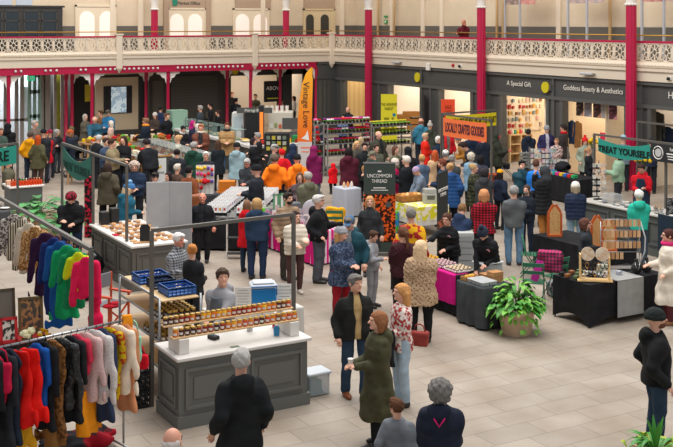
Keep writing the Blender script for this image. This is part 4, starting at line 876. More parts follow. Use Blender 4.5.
P(193.6, 142, 165, 'man in a bottle green hooded coat seen from behind', top=('coat hood', '1E4034'), bot='23262B', hair=(S_, '8E8A86'), arms='ff', h=1.76, wide=1.25)
P(177, 149, 175, 'dark-haired person in black with a pale bag strap across the back', top=('jacket', '25282E'), hair=('bun', '2A2222'), fem=1, arms='ff', h=1.64, wide=1.2)
P(206, 151.8, 5, 'white-haired woman in glasses and a navy padded coat behind the pompom rack', top=('coat puffer', '22262F'), hair=(S_, 'D4D0CA'), fem=1, arms='ff', h=1.66, glasses=1, wide=1.1)
P(177, 164, 140, 'person with pale cropped hair and a brown fur coat', top=('coat fur', '4E3A30'), hair=(S_, 'C0B4A8'), arms='ff', h=1.64)
P(189, 166, 160, 'person in a brown leather jacket behind the right end of the grey screen', top=('jacket', '7A4226'), hair=(S_, '1E1A1C'), arms='dd', h=1.76, bot='23262E')
P(168.5, 172, -35, 'dark-haired woman peering over the grey screen', top=('jacket', '2A2628'), hair=('bob', '2A1E1E'), fem=1, arms='ff', h=1.62)
P(155, 172.5, -10, 'man in a black cap looking over the grey screen', top=('jacket', '26282C'), hair=(S_, '3A302C'), hat=('cap', '16181A'), arms='ff', h=1.74)
# --- left
P(134.4, 161, 10, 'pink-faced grey-haired man in a navy jacket near the banana poster', top=('jacket', '223046'), hair=('curly', 'B09C90'), arms='ff', h=1.74, wide=1.25, hl=15)
P(129, 180, 120, 'woman with long blonde hair, a blue bobble hat and a teal blue coat', top=('coat hood', '1F5A70'), bot='23262B', hair=('long', 'C8B090'), hat=('bobble', '3A6A98', '7AA0C0'), fem=1, arms='ff', h=1.66, wide=1.3, lean=10)
P(107.5, 162.5, 178, 'person with long dark hair in an olive brown hooded coat seen from behind', top=('parka hood', '4A4436'), bot='1D1C1E', hair=('long', '3A2A24'), fem=1, arms='dh', h=1.72, wide=1.2)
P(71, 192, 10, 'stallholder in a black hat with a red pattern and a black hoodie', top=('hoodie hood', '17171A'), bot='1E2A3E', hair=(S_, '3A2E2A'), hat=('beanie', mat('26181C', .8, 'spots', 'A8283C', 30)), arms='hf', h=1.72, hl=30, wide=1.25)
P(8, 159, 85, 'seated woman with tied blonde hair and an olive jacket behind the sauce table', top=('jacket', '5A5646'), bot='1E1E22', hair=('pony', 'C8A06A'), fem=1, arms='ff', h=1.7, sit=1, wide=1.15)
P(147, 139, -140, 'dark-haired person in a black jacket leaning over the glass display cases', top=('jacket', '1A1C20'), hair=(S_, '2A2222'), arms='ll', h=1.68, lean=15, wide=1.25)
P(123.7, 136, -20, 'dark-haired woman in a black quilted jacket at the fruit stall', top=('jacket puffer', '1A1B1E'), hair=('long', '3A2824'), fem=1, arms='ff', h=1.66, wide=1.1)
P(112, 138.7, 80, 'brown-haired man in a khaki jacket at the fruit stall', top=('jacket', '84765A'), hair=(S_, '3E2C24'), arms='hf', h=1.8, wide=1.25)
P(105.5, 138, 60, 'dark-haired person in a denim jacket behind the khaki jacket', top=('jacket', '3A4A62'), hair=(S_, '3E302C'), arms='ff', h=1.74)
P(99.5, 135, 140, 'grey-haired person stooping in a black jacket beside the lemons', top=('jacket', '1C1E22'), hair=(S_, 'B4B0AC'), arms='ff', h=1.72, lean=15)
P(94.7, 116.5, 10, 'balding ginger man in a teal blue jacket behind the fruit stall', top=('jacket', '2C5468'), hair=('bald', 'A86A4A'), arms='rf', h=1.74, lean=12, wide=1.25)
P(101, 110.5, -60, 'person in a brown coat left of the blue jacket and cap', top=('coat', '7A5230'), hair=(S_, '4E3424'), arms='ff', h=1.72)
P(108, 110, -20, 'man in a dark cap and bright blue jacket behind the fruit stall', top=('jacket', '2A6C94'), hair=(S_, '5A4E46'), hat=('cap', '3E423A'), arms='ff', h=1.78, wide=1.15, hl=15)
P(111, 120.5, -90, 'white-haired stallholder in a pale pink top among the fruit baskets', top=('jumper', 'C8A898'), hair=('bob', 'D8CEC0'), fem=1, arms='ff', h=1.62)
P(85, 114, 60, 'fair-haired person in an olive brown fur coat left of the fruit stall', top=('parka fur', '565044'), hair=('bob', 'A8A096'), fem=1, arms='ff', h=1.72)
P(146, 118, -100, 'brown-haired man in a black jacket with an orange collar', top=('jacket', '1C2430'), hair=(S_, '7A5A44'), xtra=(('scarf', 'D88A20'),), arms='ff', h=1.72, wide=1.15)
P(155, 112, -10, 'woman in a cream beanie with long brown hair and a fur collar', top=('coat', '3E342E'), hair=('long', '5E3E2E'), hat=('beanie', 'C0B8AC'), fem=1, arms='ff', h=1.7)
P(160.5, 106, 170, 'dark-haired person in a navy jacket behind the cream beanie', top=('jacket', '23304C'), hair=(S_, '221E20'), arms='ff', h=1.72)
P(166.5, 113, 60, 'brown-haired man in a black jacket beside the cream beanie', top=('jacket', '16181C'), hair=(S_, '5A4234'), arms='dd', h=1.8, wide=1.15)
P(185, 111, 170, 'person with a blond bob and navy coat at the far counter', top=('coat', '1E283C'), hair=('curly', 'B89468'), fem=1, arms='ff', h=1.68, wide=1.15)
P(200.5, 105.5, -100, 'grey-haired man in a dark grey jacket by the far shutter', top=('jacket', '3A4248'), hair=(S_, '9A9690'), arms='hf', h=1.78)
P(210.5, 102.5, -80, 'dark-haired person in a black top and brown apron by the far shutter', top=('jumper', '1E1D20'), hair=(S_, '221C1E'), arms='hf', h=1.82, apron='4E463A')
P(218, 110, -70, 'dark-haired woman in black behind the white food counter', top=('jumper', '16171A'), hair=('bun', '3A2622'), fem=1, arms='ff', h=1.66)
P(236, 98, 160, 'person with a grey backpack at the bright cafe opening', top=('jacket', '2A3038'), hair=(S_, '2A2220'), arms='ff', h=1.74)
P(232, 92, 20, 'cafe worker in black with light brown hair at the left of the cafe opening', top=('jumper', '1C1C20'), hair=(S_, 'A05A34'), arms='ff', h=1.76)
P(255.5, 94, 10, 'dark-haired person in an olive jacket inside the cafe opening', top=('jacket', '4A4636'), hair=(S_, '2A201C'), arms='ff', h=1.74)
P(281.5, 98.5, -30, 'fair-haired woman in a beige top below the black menu board', top=('jumper', 'A08672'), hair=('bob', 'A8704A'), fem=1, arms='ff', h=1.6)
P(294, 96, -70, 'dark-haired woman in a white top beside the black menu board', top=('jumper', 'C8C0B8'), hair=('bob', '2A2022'), fem=1, arms='ff', h=1.64)
P(57, 129, 60, 'grey-haired person in a black jacket between the red coat and the rust beanie', top=('jacket', '1F2024'), bot='4A5058', hair=('curly', '9A9894'), fy=173, arms='ff')
P(50, 129, -150, 'person in a dark red woolly hat behind the red coat', top=('jacket', '3A3036'), hat=('beanie', '7A2038'), hair=None, arms='ff', h=1.66)
P(70, 129, -70, 'person in a rust striped beanie and navy jacket facing left', top=('coat', '1E2632'), bot='22283A', hat=('beanie', 'A8502C'), hair=('bob', '9A6A4A'), fy=177, arms='hh', wide=1.15)
P(71.5, 126, 170, 'person in a black and yellow striped beanie', top=('jacket', '2E3036'), hat=('beanie', '5A5238'), hair=None, arms='ff', h=1.7)
P(45, 131, -160, 'person in a red coat and red beret', top=('coat', 'BE1022'), bot='6A6470', hair=None, hat=('flat', 'B81424'), fem=1, fy=180, arms='ff', wide=1.2)
P(43.5, 128.5, 175, 'person in a black beanie left of the red beret', top=('jacket', '24262C'), hat=('beanie', '16181C'), hair=None, arms='ff', h=1.72)
P(38, 134.5, 170, 'woman with long orange hair and an olive coat seen from behind', top=('coat', '4E4C34'), bot='4A342C', hair=('long', 'A8441C'), fem=1, fy=187, arms='dd', wide=1.05)
P(30.5, 132, 175, 'man in a yellow and black jacket seen from behind', top=('jacket hood', mat('E8A012', .8)), bot='26303C', hair=(S_, '4A4038'), fy=182, arms='fd', wide=1.3)
P(34.7, 120.5, 70, 'grey-haired person in a brown-grey coat behind the yellow jacket', top=('coat', '6A5C52'), hair=(S_, 'A8A09A'), arms='ff', h=1.78, wide=1.25)
P(8, 123.5, 175, 'person in a black hooded coat beside the leftmost thin column', top=('coat', '17181C'), hat=('hoodup', '17181C'), hair=None, arms='ff', h=1.72, wide=1.15)
P(.8, 128, 40, 'pink-faced person half cut by the left edge near the green sign', top=('jacket', '3E5048'), hair=(S_, '7A6A5E'), arms='ff', h=1.68, skin='D08C70')
# --- upstairs
P(466, 19, -12, 'man in a dark maroon shirt leaning on the gallery rail with a phone', top=('shirt collar', '5A1420'), bot='22252B', hair=('bald', '6A5A50'), arms='xu', h=1.84, lean=14, skin='C88468', at=(26.05, wR(464, 26.05)), z0=3.6)
# ================================================================ stalls and goods
WOOD = mat('C59A66', .6, 'wood', 'A87C4C', 3); PLY = mat('D8B888', .6, 'wood', 'C8A474', 3); WTOP = mat('DCD8D2', .4); CGREY = mat('666763', .5); CBRN = mat('5E5A54', .5)
BCL = mat('1B1B1D', .85, 'noise', '242427', 5, bump=.2); CHROME = mat('A8AAAD', .3, metal=.8); PAPER = mat('E8E5DE', .7); INK = mat('4A4A4C', .7); TRANS = mat('D8E4EA', .15, 'glass')
def gantry(name, label, a, b, z=2.42, extra=(), w=.05):
    """square-tube stall frame: posts at a and b, a beam between them"""
    t = thing(name, label, 'frame', (a[0], a[1], 0)); m = GREYF
    d = (b[0]-a[0], b[1]-a[1])
    MB().bar((0, 0, z), (d[0], d[1], z), w).build('beam_bar', m, t)
    for q in [(0, 0), d]+[(e[0]-a[0], e[1]-a[1]) for e in extra]: MB().box(q[0]-w/2, q[0]+w/2, q[1]-w/2, q[1]+w/2, 0, z).build('post', m, t)
    return t
def counter(label, x0, x1, y0, y1, h, face=CGREY, top=WTOP, panels=True, cat='counter', name='panelled_counter', tt=.05):
    t = thing(name, label, cat, (x0, y0, 0)); X, Y = x1-x0, y1-y0
    b = MB().box(.03, X-.03, .03, Y-.03, .16, h-tt); b.box(0, X, 0, Y, 0, .16)
    if panels:
        n = max(1, round(X/1.0)); 
        for i in range(n):
            a, c = .03+i*(X-.06)/n+.08, .03+(i+1)*(X-.06)/n-.08
            if c-a < .15: continue
            b.box(a, c, .0, .03, h-.2, h-.16).box(a, c, .0, .03, .24, .28).box(a, a+.04, .002, .03, .28, h-.2).box(c-.04, c, .002, .03, .28, h-.2); b.box(a+.12, c-.12, .015, .03, .36, h-.28)
        n = max(1, round(Y/1.0))
        for i in range(n):
            a, c = .03+i*(Y-.06)/n+.08, .03+(i+1)*(Y-.06)/n-.08
            if c-a < .15: continue
            b.box(.0, .03, a, c, h-.2, h-.16).box(.0, .03, a, c, .24, .28).box(.002, .03, a, a+.04, .28, h-.2).box(.002, .03, c-.04, c, .28, h-.2); b.box(.015, .03, a+.12, c-.12, .36, h-.28)
    b.build('counter_body', face, t); MB().box(-.02, X+.02, -.02, Y+.02, h-tt, h, .01).build('worktop', top, t); return t
def drape(x0, x1, y0, y1, z0, z1, amp=.02, n=10):
    """a table cloth: top and four hanging sides with folds"""
    b = MB(); pts = []
    def side(ax, ay, bx_, by_, nx, ny):
        L = math.hypot(bx_-ax, by_-ay); k = max(4, int(L/.06))
        for i in range(k):
            t = i/k; pts.append((ax+(bx_-ax)*t, ay+(by_-ay)*t, nx, ny, L*t))
    side(x0, y0, x1, y0, 0, -1); side(x1, y0, x1, y1, 1, 0); side(x1, y1, x0, y1, 0, 1); side(x0, y1, x0, y0, -1, 0)
    m = len(pts); vs = []
    for j, z in enumerate((z1, z1-.03, (z0+z1)/2, z0)):
        f = (0, .3, .7, 1)[j]
        for i, (x, y, nx, ny, s) in enumerate(pts): w = amp*f*(1+math.sin(s*22+i*.3)+.5*math.sin(s*9)); vs.append((x+nx*w, y+ny*w, z))
    fs = [(j*m+i, (j+1)*m+i, (j+1)*m+(i+1) % m, j*m+(i+1) % m) for j in range(3) for i in range(m)]
    fs.append(tuple(range(m))[::1]); b.add(vs, fs, True); b.sm[-1] = False; return b
def clothed(label, x0, x1, y0, y1, h, m, cat='table', low=.04, amp=.015, cl=None):
    t = thing('trestle_table', label, cat, (x0, y0, 0)); X, Y = x1-x0, y1-y0
    MB().box(0, X, 0, Y, h-.04, h-.01).build('table_top', PLY, t)
    for x in (.06, X-.06):
        for y in (.06, Y-.06): MB().tube([(x, y, 0), (x, y, h-.04)], .014, 6).build('leg', CHROME, t)
    drape(-.01, X+.01, -.01, Y+.01, low, h, amp).build('table_skirt', m, t); return t
def rows(proto, pts, **k):
    for p in pts: dup(proto, p, **k)
def card(w, h, t, label, cat, m, loc, rz=0, name='card', lines=0, group=None):
    r = thing(name, label, cat, loc, rz, group); MB().box(-w/2, w/2, -t/2, t/2, 0, h).build('sheet', m, r)
    if lines:
        b = MB()
        for i in range(lines): q = w*(.36 if i % 3 else .28); b.box(-q, q, -t/2-.002, -t/2, h*(.88-.75*i/lines)-.005, h*(.88-.75*i/lines))
        b.build('printed_lines', INK, r)
    return r
# ---------------------------------------------------------------- honey counter
counter('dark grey panelled counter with a white top carrying rows of honey and jam jars', 5.25, 7.2, 13.2, 14.0, .93)
gantry('stall_frame', 'grey square-tube frame rising over the honey counter', (5.27, 14.22), (7.55, 14.36))
def make_jar(label, group, body, h=.105, r=.037, lid='C9A24A'):
    t = thing('jar', label, 'jar', (0, 0, 0), 0, group)
    MB().lathe([(r*.85, 0), (r, .008), (r, h*.72), (r*.8, h*.82)], n=10).build('glass_body', mat(body, .15), t); MB().cyl((0, 0, h*.8), r*.86, h*.2, 10).build('lid', mat(lid, .35, metal=.4), t)
    MB().add([(r*1.04*math.cos(q), r*1.04*math.sin(q), z) for z in (h*.22, h*.52) for q in [math.radians(200+i*20) for i in range(5)]], [(i, i+1, i+6, i+5) for i in range(4)], True).build('paper_label', PAPER, t); return t
def plank(label, x0, x1, y, z):
    return tag(MB().box(x0, x1, y-.06, y+.06, z, z+.022, .004).build('display_plank', PLY), label, 'shelf')
plank('lower front plank of jars on the white counter top', 5.24, 7.12, 13.42, 1.13); plank('upper rear plank of jars on the white counter top', 5.2, 7.14, 13.64, 1.24)
for x in (5.32, 6.96):
    t = thing('plinth', 'white stepped plinth under the %s end of the jar planks' % ('left' if x < 6 else 'right'), 'stand', (x, 13.33, .932)); MB().box(0, .14, 0, .19, 0, .195, .005).box(0, .14, .19, .4, 0, .305, .005).build('plinth_body', WTOP, t)
JC = ['8A1A16', '4A1216', '9A2A12', 'D8720E', 'E8A414', '360E14', 'C8421A', '7A4212', 'F0B828']
def jars(label, group, y, z, seq, x0, x1, dy=0, spread=.085):
    n = len(seq); ps = {}
    for i, k in enumerate(seq):
        x = x0+(x1-x0)*i/(n-1)
        if k not in ps: ps[k] = make_jar(label, group, JC[k]); ps[k].location = (x, y, z); 
        else: dup(ps[k], (x, y, z))
jars('small jam or honey jar with gold lid on the lower front plank', 'jars on the lower front plank', 13.42, 1.152, [3, 1, 1, 5, 0, 0, 2, 5, 2, 3, 4, 3, 6, 3, 0, 1, 6, 3, 7, 3, 6, 3], 5.3, 7.07)
jars('small jam or honey jar with gold lid on the upper rear plank', 'jars on the upper rear plank', 13.64, 1.262, [5, 1, 7, 0, 2, 3, 1, 4, 4, 3, 4, 8, 3, 2, 0, 2, 6, 2, 3, 8, 3, 3, 1, 7, 6], 5.25, 7.09)
for x, y, h, c, lab in ((6.6, 13.88, .16, 'B8BCC0', 'grey tin cup on the counter behind the planks'), (6.98, 13.84, .2, 'C81A2A', 'red round tub on the counter near the right plinth'), (6.83, 13.5, .13, '2E8AC0', 'blue hand wash bottle under the right end of the lower plank'), (6.1, 13.3, .03, '6A7A62', 'small green leaflet lying on the front of the white counter top')):
    if h < .05: tag(MB().box(-.06, .06, -.03, .03, 0, .006).build('leaflet', mat(c, .6), None, (x, y, .932)), lab, 'leaflet')
    else: t = thing('tub' if 'tub' in lab else 'bottle' if 'bottle' in lab else 'cup', lab, 'container', (x, y, .932)); MB().lathe([(.04, 0), (.045, h*.8), (.03, h)], n=12).build('container_body', mat(c, .4), t); MB().cyl((0, 0, h), .02, .02, 8).build('cap', WHITE, t)
t = thing('card_reader', 'black card reader on the white counter top behind the jar planks', 'card reader', (6.0, 13.78, .932), .3); MB().box(-.05, .05, -.08, .08, 0, .05, .01).build('reader_body', BLACK, t); MB().box(-.035, .035, 0, .06, .05, .054).build('display', mat('4A6A74', .2), t)
t = clothed('small white-topped side table carrying the blue cool box', 6.7, 8.1, 15.1, 15.8, .8, mat('C8C4BE', .7))
cb = thing('cool_box', 'bright blue cool box with a white lid to the right of the grey hoodie', 'cool box', (7.59, 15.48, .8), -.35)
MB().box(-.2, .2, -.15, .15, 0, .3, .02).build('box_body', mat('1478B8', .4), cb); MB().box(-.21, .21, -.16, .16, .3, .36, .02).box(-.17, .17, -.13, .13, .36, .39, .02).build('lid', mat('C8CCD2', .4), cb); MB().tube([(-.2, -.17, .2), (-.2, -.19, .34), (.2, -.19, .34), (.2, -.17, .2)], .012, 6).build('handle', mat('0E5A94', .4), cb)
card(.26, .36, .01, 'white printed price sheet standing left of the blue cool box', 'sign', PAPER, (*GD(243, 16.9), .8), fac(0), 'price_sheet', 6); card(.3, .34, .01, 'white printed price sheet standing right of the blue cool box', 'sign', PAPER, (*GD(284.5, 17.2), .8), fac(0), 'price_sheet', 5)
t = thing('trolley_rail', 'bent grey metal tube rail at the right end of the honey counter', 'rail', (7.25, 14.2, 0)); MB().tube([(-.3, 0, .95), (-.3, 0, 1.08), (.1, 0, 1.1), (.2, 0, 1.02), (.2, 0, .0)], .018, 8).build('rail_tube', mat('6A6C70', .4, metal=.5), t)
# storage box, crates
t = thing('storage_box', 'clear plastic storage box with blue handles at the right foot of the honey counter', 'box', (7.47, 13.55, 0)); MB().box(-.17, .17, -.14, .14, 0, .3, .02).build('box_body', mat('C2CCD4', .2, alpha=.55), t); MB().box(-.19, .19, -.16, .16, .3, .335, .01).build('lid', mat('D4DADF', .3), t)
for s in (-1, 1): MB().tube([(s*.18, -.06, .22), (s*.21, -.06, .3), (s*.21, .06, .3), (s*.18, .06, .22)], .012, 6).build('handle', mat('1A4FB0', .4), t)
MB().box(-.1, .06, -.1, .1, .02, .2).build('contents', mat('5C9A3C', .6, 'noise', '3A6AA8', 8), t)
def crate(label, loc, sx, sy, h, m, rz=0, group=None):
    t = thing('crate', label, 'crate', loc, rz, group); b = MB().box(-sx/2, sx/2, -sy/2, sy/2, 0, .012)
    for z in (0, h*.33, h*.66, h-.03):
        b.box(-sx/2, sx/2, -sy/2, -sy/2+.012, z, z+.03).box(-sx/2, sx/2, sy/2-.012, sy/2, z, z+.03).box(-sx/2, -sx/2+.012, -sy/2, sy/2, z, z+.03).box(sx/2-.012, sx/2, -sy/2, sy/2, z, z+.03)
    n = int(sx/.06)
    for i in range(n+1):
        x = -sx/2+sx*i/n; b.box(x-.006, x+.006, -sy/2, -sy/2+.01, 0, h).box(x-.006, x+.006, sy/2-.01, sy/2, 0, h)
    n = int(sy/.06)
    for i in range(n+1):
        y = -sy/2+sy*i/n; b.box(-sx/2, -sx/2+.01, y-.006, y+.006, 0, h).box(sx/2-.01, sx/2, y-.006, y+.006, 0, h)
    b.build('crate_sides', m, t); return t
BK = mat('2A2C30', .5)
for i in range(3): crate('black folding crate left of the honey counter, %s of its stack' % ['lowest', 'middle', 'topmost'][i], (5.1, 14.75, i*.24), .26, 1.1, .235, BK)
# shelving trolley behind
tr = thing('shelf_trolley', 'steel tube trolley with wooden shelves behind the left end of the honey counter', 'trolley', (5.45, 14.35, 0))
for x in (0, .62):
    for y in (.05, 1.75): MB().tube([(x, y, 0.05), (x, y, 1.42)], .02, 8).build('post', CHROME, tr)
for z in (.42, .78, 1.08, 1.38):
    MB().box(.03, .6, .05, 1.75, z-.02, z, .004).build('shelf', PLY, tr); MB().tube([(-.0, .05, z+.03), (0, 1.75, z+.03)], .015, 6).build('side_rail', CHROME, tr)
for x in (0, .62):
    for y in (.05, 1.75): MB().lathe([(.01, 0), (.03, .01), (.03, .05), (.01, .06)], (x, y, 0), 8).build('caster', BLACK, tr)
BLU = mat('2A5FA8', .5)
crate('blue plastic crate at the back of the top trolley shelf', (5.76, 15.6, 1.38), .46, .36, .13, BLU); crate('dark blue plastic crate in the middle of the top trolley shelf', (5.78, 15.2, 1.38), .34, .3, .13, mat('22304A', .5)); crate('blue plastic crate at the front of the top trolley shelf nearest the frame post', (5.84, 14.72, 1.38), .42, .4, .13, BLU)
p1_ = make_jar('dark gold-lidded jar packed in rows on the trolley shelf under the blue crates', 'jars on the upper trolley shelf', '4A3014', .12, .038); p2_ = make_jar('amber gold-lidded jar packed in rows on the lower trolley shelf', 'jars on the lower trolley shelf', '6A4A16', .12, .038)
p1_.location = (5.7, 14.5, 1.08); p2_.location = (5.55, 14.5, .78)
for i in range(6):
    for j in range(7):
        if i or j:
            if j < 6: dup(p1_, (5.55+i*.09, 14.5+j*.1, 1.08))
            dup(p2_, (5.53+i*.1, 14.5+j*.11, .78))
# director chair
def director(label, loc, rz, fr, cv):
    t = thing('director_chair', label, 'chair', loc, rz)
    for s in (-1, 1):
        MB().bar((s*.25, -.2, 0), (s*.25, -.2, .62), .03).build('leg', fr, t); MB().bar((s*.25, .2, 0), (s*.25, .2, .92), .03).build('leg', fr, t); MB().box(s*.25-.03, s*.25+.03, -.25, .22, .6, .63).build('armrest', fr, t)
    MB().bar((-.25, -.18, .05), (.25, -.18, .42), .025).bar((.25, -.18, .05), (-.25, -.18, .42), .025).build('cross_brace', fr, t)
    MB().box(-.24, .24, -.2, .2, .43, .45, .008).build('seat', cv, t); MB().box(-.25, .25, .19, .22, .68, .92, .008).build('backrest', cv, t); return t
director('folding chair with orange-red frame and grey canvas back behind the trolley', (*GD(110, 18.7), 0), fac(60), mat('C8451A', .5), mat('77787C', .8))
tag(MB().ball((0, 0, .03), (.17, .12, .04)).ball((.05, 0, .06), (.1, .08, .04)).build('folded_cloth', mat('C01828', .8, 'noise', '8A1020', 6), None, (*GD(112, 18.4), .45)), 'red cloth bundled on the orange-framed chair', 'cloth')
# ---------------------------------------------------------------- garments
def garment(label, loc, rz, m, L=.8, w=.22, kind='top', sleeve=.5, flare=1.1, hook='B07A3C', cat='garment', name=None, amp=.012):
    """hangs from a hook at loc; width along local x"""
    w *= .84; t = thing(name or {'top': 'blouse', 'skirt': 'skirt', 'coat': 'coat', 'dress': 'dress', 'trousers': 'trousers'}[kind], label, cat, loc, rz)
    hm = mat(hook, .5); MB().tube([(0, 0, -.0), (.02, 0, .02), (.025, 0, 0), (0, 0, -.04), (0, 0, -.08)], .004, 5).tube([(-w*.8, 0, -.13), (-w*.4, 0, -.095), (0, 0, -.08), (w*.4, 0, -.095), (w*.8, 0, -.13)], .01, 6).build('hanger', hm, t)
    P_ = []; z0 = -.065
    def a(pr, k=.03): P_.append((pr, ID, 'u', k))
    if kind == 'skirt':
        a(('stk', [(z0-L, 0, 0, w*1.45, .08), (z0-L*.4, 0, 0, w*1.0, .055), (z0-.02, 0, 0, w*.7, .03)]))
    elif kind == 'trousers':
        a(('stk', [(z0-.3, 0, 0, w*.7, .04), (z0, 0, 0, w*.6, .03)]))
        for s in (-1, 1): a(('cap', (s*w*.4, 0, z0-.3), (s*w*.4, 0, z0-L), .06, .05))
    else:
        a(('stk', [(z0-L, 0, 0, w*flare, .045), (z0-L*.5, 0, 0, w*.95, .04), (z0-.12, 0, 0, w, .04), (z0-.05, 0, 0, w*.8, .035), (z0+.02, 0, 0, w*.3, .03)]))
        if sleeve:
            for s in (-1, 1): a(('cap', (s*w*.88, 0, z0-.08), (s*(w+.03), .01, z0-.08-sleeve), .05, .042), .02)
    grow_obj('cloth', P_, m, t, .014, lambda x, y, z: .011*np.sin(36*x+1.6*np.sin(6*z)+5*y)*np.minimum(1, np.abs(z)*2.2)+.003*np.sin(21*z+11*x)+0*y); return t
def fb(c, c2=None, k='noise', sc=9): return mat(c, .85, k, c2, sc, bump=.2)
# upper left frame with garments
gantry('garment_rack', 'tall grey square-tube frame holding the purple, green and pink garments at the left', (4.17, 13.42), (4.08, 19.2))
for y, m, L, w, sl, lab, kw in (
    (17.2, fb('B8B0A8', '4A4440', 'spots', 30), .62, .24, .5, 'white and grey spotted knit at the far left of the tall clothes frame', {}),
    (16.75, mat('C8BCA4', .85, 'stripe', '2E2A2A', 9), .75, .2, .5, 'cream and black striped top on the tall clothes frame', {}),
    (16.35, fb('B8AE9C'), .72, .2, .5, 'plain cream top between the striped top and the brown jacket', {}),
    (16.0, fb('8A5A26', 'C8A070', 'spots', 40), .62, .21, .5, 'brown sequinned jacket on the tall clothes frame', {}),
    (15.45, fb('2C1230'), .85, .25, .55, 'dark purple cardigan on an orange wooden hanger', {}),
    (15.05, fb('16295E'), 1.05, .2, .5, 'navy blue long top next to the purple cardigan', {}),
    (14.78, fb('154A86'), 1.15, .2, .4, 'royal blue long dress on the tall clothes frame', {}),
    (14.45, fb('0E8A52'), .95, .22, .4, 'emerald green flowing top on the tall clothes frame', {'flare': 1.3}),
    (14.15, fb('12794A'), .75, .2, .3, 'darker green top in front of the flowing green top', {'flare': 1.2}),
    (13.95, fb('B8CC18'), .5, .17, .2, 'yellow-green blouse between the green top and the pink knit', {}),
    (13.62, fb('D81A4C'), .5, .19, .5, 'hot pink knitted top at the near end of the tall clothes frame', {})):
    garment(lab, (4.17-(y-13.42)*.0167, y, 2.33), math.radians(random.uniform(-14, 6)), m, L, w*.85, 'top', sl, hook='C8741C', **kw)
garment('hot pink trousers hanging under the hot pink knit', (4.3, 13.66, 1.85), .1, fb('D81A4C'), .62, .14, 'trousers', hook='C8741C')
# lower chrome rail
RA, RB = Vector((4.55, 12.98, 1.6)), Vector((2.6, 12.52, 1.6)); rd = (RB-RA).normalized(); rang = math.atan2(rd.y, rd.x)
t = thing('clothes_rail', 'chrome clothes rail across the lower left corner', 'clothes rail', (RA.x, RA.y, 0), rang+PI); Lr = (RB-RA).length
MB().tube([(0.02, 0, 1.6), (-Lr, 0, 1.6)], .016, 8).build('rail_bar', CHROME, t)
MB().tube([(-.1, -.0, .97), (-Lr, -.0, .97)], .012, 8).build('lower_bar', CHROME, t)
for x in (-.12, -Lr+.1): MB().tube([(x, 0, .08), (x, 0, 1.6)], .014, 8).build('post', CHROME, t); MB().tube([(x, -.25, .05), (x, .25, .05)], .014, 8).build('foot_bar', CHROME, t)
low = [(.02, fb('A8E0C0'), 0, 0, 'x'),
    (.10, fb('C08058'), 1.05, .17, 'top', .45, 'peach brown long cardigan, rightmost garment on the chrome rail'),
    (.2, fb('E4D2BC'), .82, .24, 'top', .5, 'cream sheer blouse near the right end of the chrome rail'),
    (.33, fb('C8A818', 'B03A1A', 'spots', 18), .85, .19, 'top', .3, 'yellow, red and green patterned top behind the cream blouse'),
    (.42, fb('2A3650'), 1.1, .17, 'top', .4, 'dark blue long top beside the white lace shirt'),
    (.52, fb('D8D0CC', 'B8AEAC', 'vor', 45), .85, .26, 'top', .55, 'white lace shirt on the chrome rail'),
    (.66, fb('D8B4B0', 'C49A98', 'vor', 45), .8, .23, 'top', .5, 'pale pink lace blouse beside the white lace shirt'),
    (.78, fb('C03048'), .45, .17, 'top', .2, 'rose red strappy top behind the pale pink blouse'),
    (.86, fb('1A1B1E'), 1.0, .19, 'top', .45, 'plain black top left of the pale pink blouse'),
    (.98, mat('17181A', .4, 'vor', '34363A', 20, bump=.6), .82, .25, 'top', .55, 'black sequinned jacket in the middle of the chrome rail'),
    (1.1, fb('8A5E34', '5A3A1E', 'spots', 25), 1.15, .18, 'dress', 0, 'tan leopard dress behind the black sequinned jacket'),
    (1.2, fb('15161A'), 1.0, .18, 'top', .5, 'black long-sleeved top right of the blue dress'),
    (1.3, fb('144A94'), .72, .15, 'top', .35, 'bright blue top beside the red skirts'),
    (1.4, fb('D8160E'), .85, .2, 'skirt', 0, 'bright red long skirt, right one of the two red skirts'),
    (1.52, fb('C8120C'), .88, .2, 'skirt', 0, 'bright red long skirt, left one of the two red skirts'),
    (1.63, fb('1B2230'), 1.05, .17, 'dress', 0, 'dark navy dress left of the red skirts'),
    (1.72, fb('22242A'), 1.15, .18, 'top', .5, 'charcoal long coat left of the navy dress'),
    (1.82, fb('A81430'), .55, .15, 'top', 0, 'crimson satin top near the left end of the chrome rail'),
    (1.9, fb('16171A'), .9, .2, 'top', .5, 'black top at the left end of the chrome rail')]
for g in low[1:]:
    p = RA+rd*g[0]; garment(g[6], (p.x, p.y, 1.6), rang+PI/2+math.radians(random.uniform(24, 44)), g[1], g[2], g[3], g[4], g[5], hook='2A2A2C')
for d, m, L, w, lab in ((.62, fb('E08A14'), .55, .2, 'bright orange skirt hung low under the white lace shirt'), (1.05, fb('7A5228'), .6, .16, 'brown skirt hung low under the black sequinned jacket'), (1.5, fb('C89A1C'), .4, .12, 'mustard cloth hung low under the red skirts')):
    p = RA+rd*d; garment(lab, (p.x, p.y, .95), rang+.5, m, L, w, 'skirt', 0, hook='2A2A2C')
def bag(label, loc, rz, m, w=.26, h=.26, d=.09, strap=.25, hang=True):
    t = thing('handbag', label, 'bag', loc, rz); z = -strap-h if hang else 0
    grow_obj('bag_body', [(('box', (0, 0, z+h/2), (w/2-.03, d/2-.02, h/2-.03), .03), ID, 'u', 0)], m, t, .014, wobble(.006, 25))
    MB().tube([(-w*.35, 0, z+h-.02), (-w*.2, 0, z+h+strap*.8), (0, 0, z+h+strap), (w*.2, 0, z+h+strap*.8), (w*.35, 0, z+h-.02)], .01, 6).build('strap', m, t); return t
q = RA+rd*-.02; bag('mint green canvas bag hanging at the right end of the chrome rail', (q.x, q.y, 1.58), fac(0), fb('8CC8A8'), .2, .34, .06, .2); 
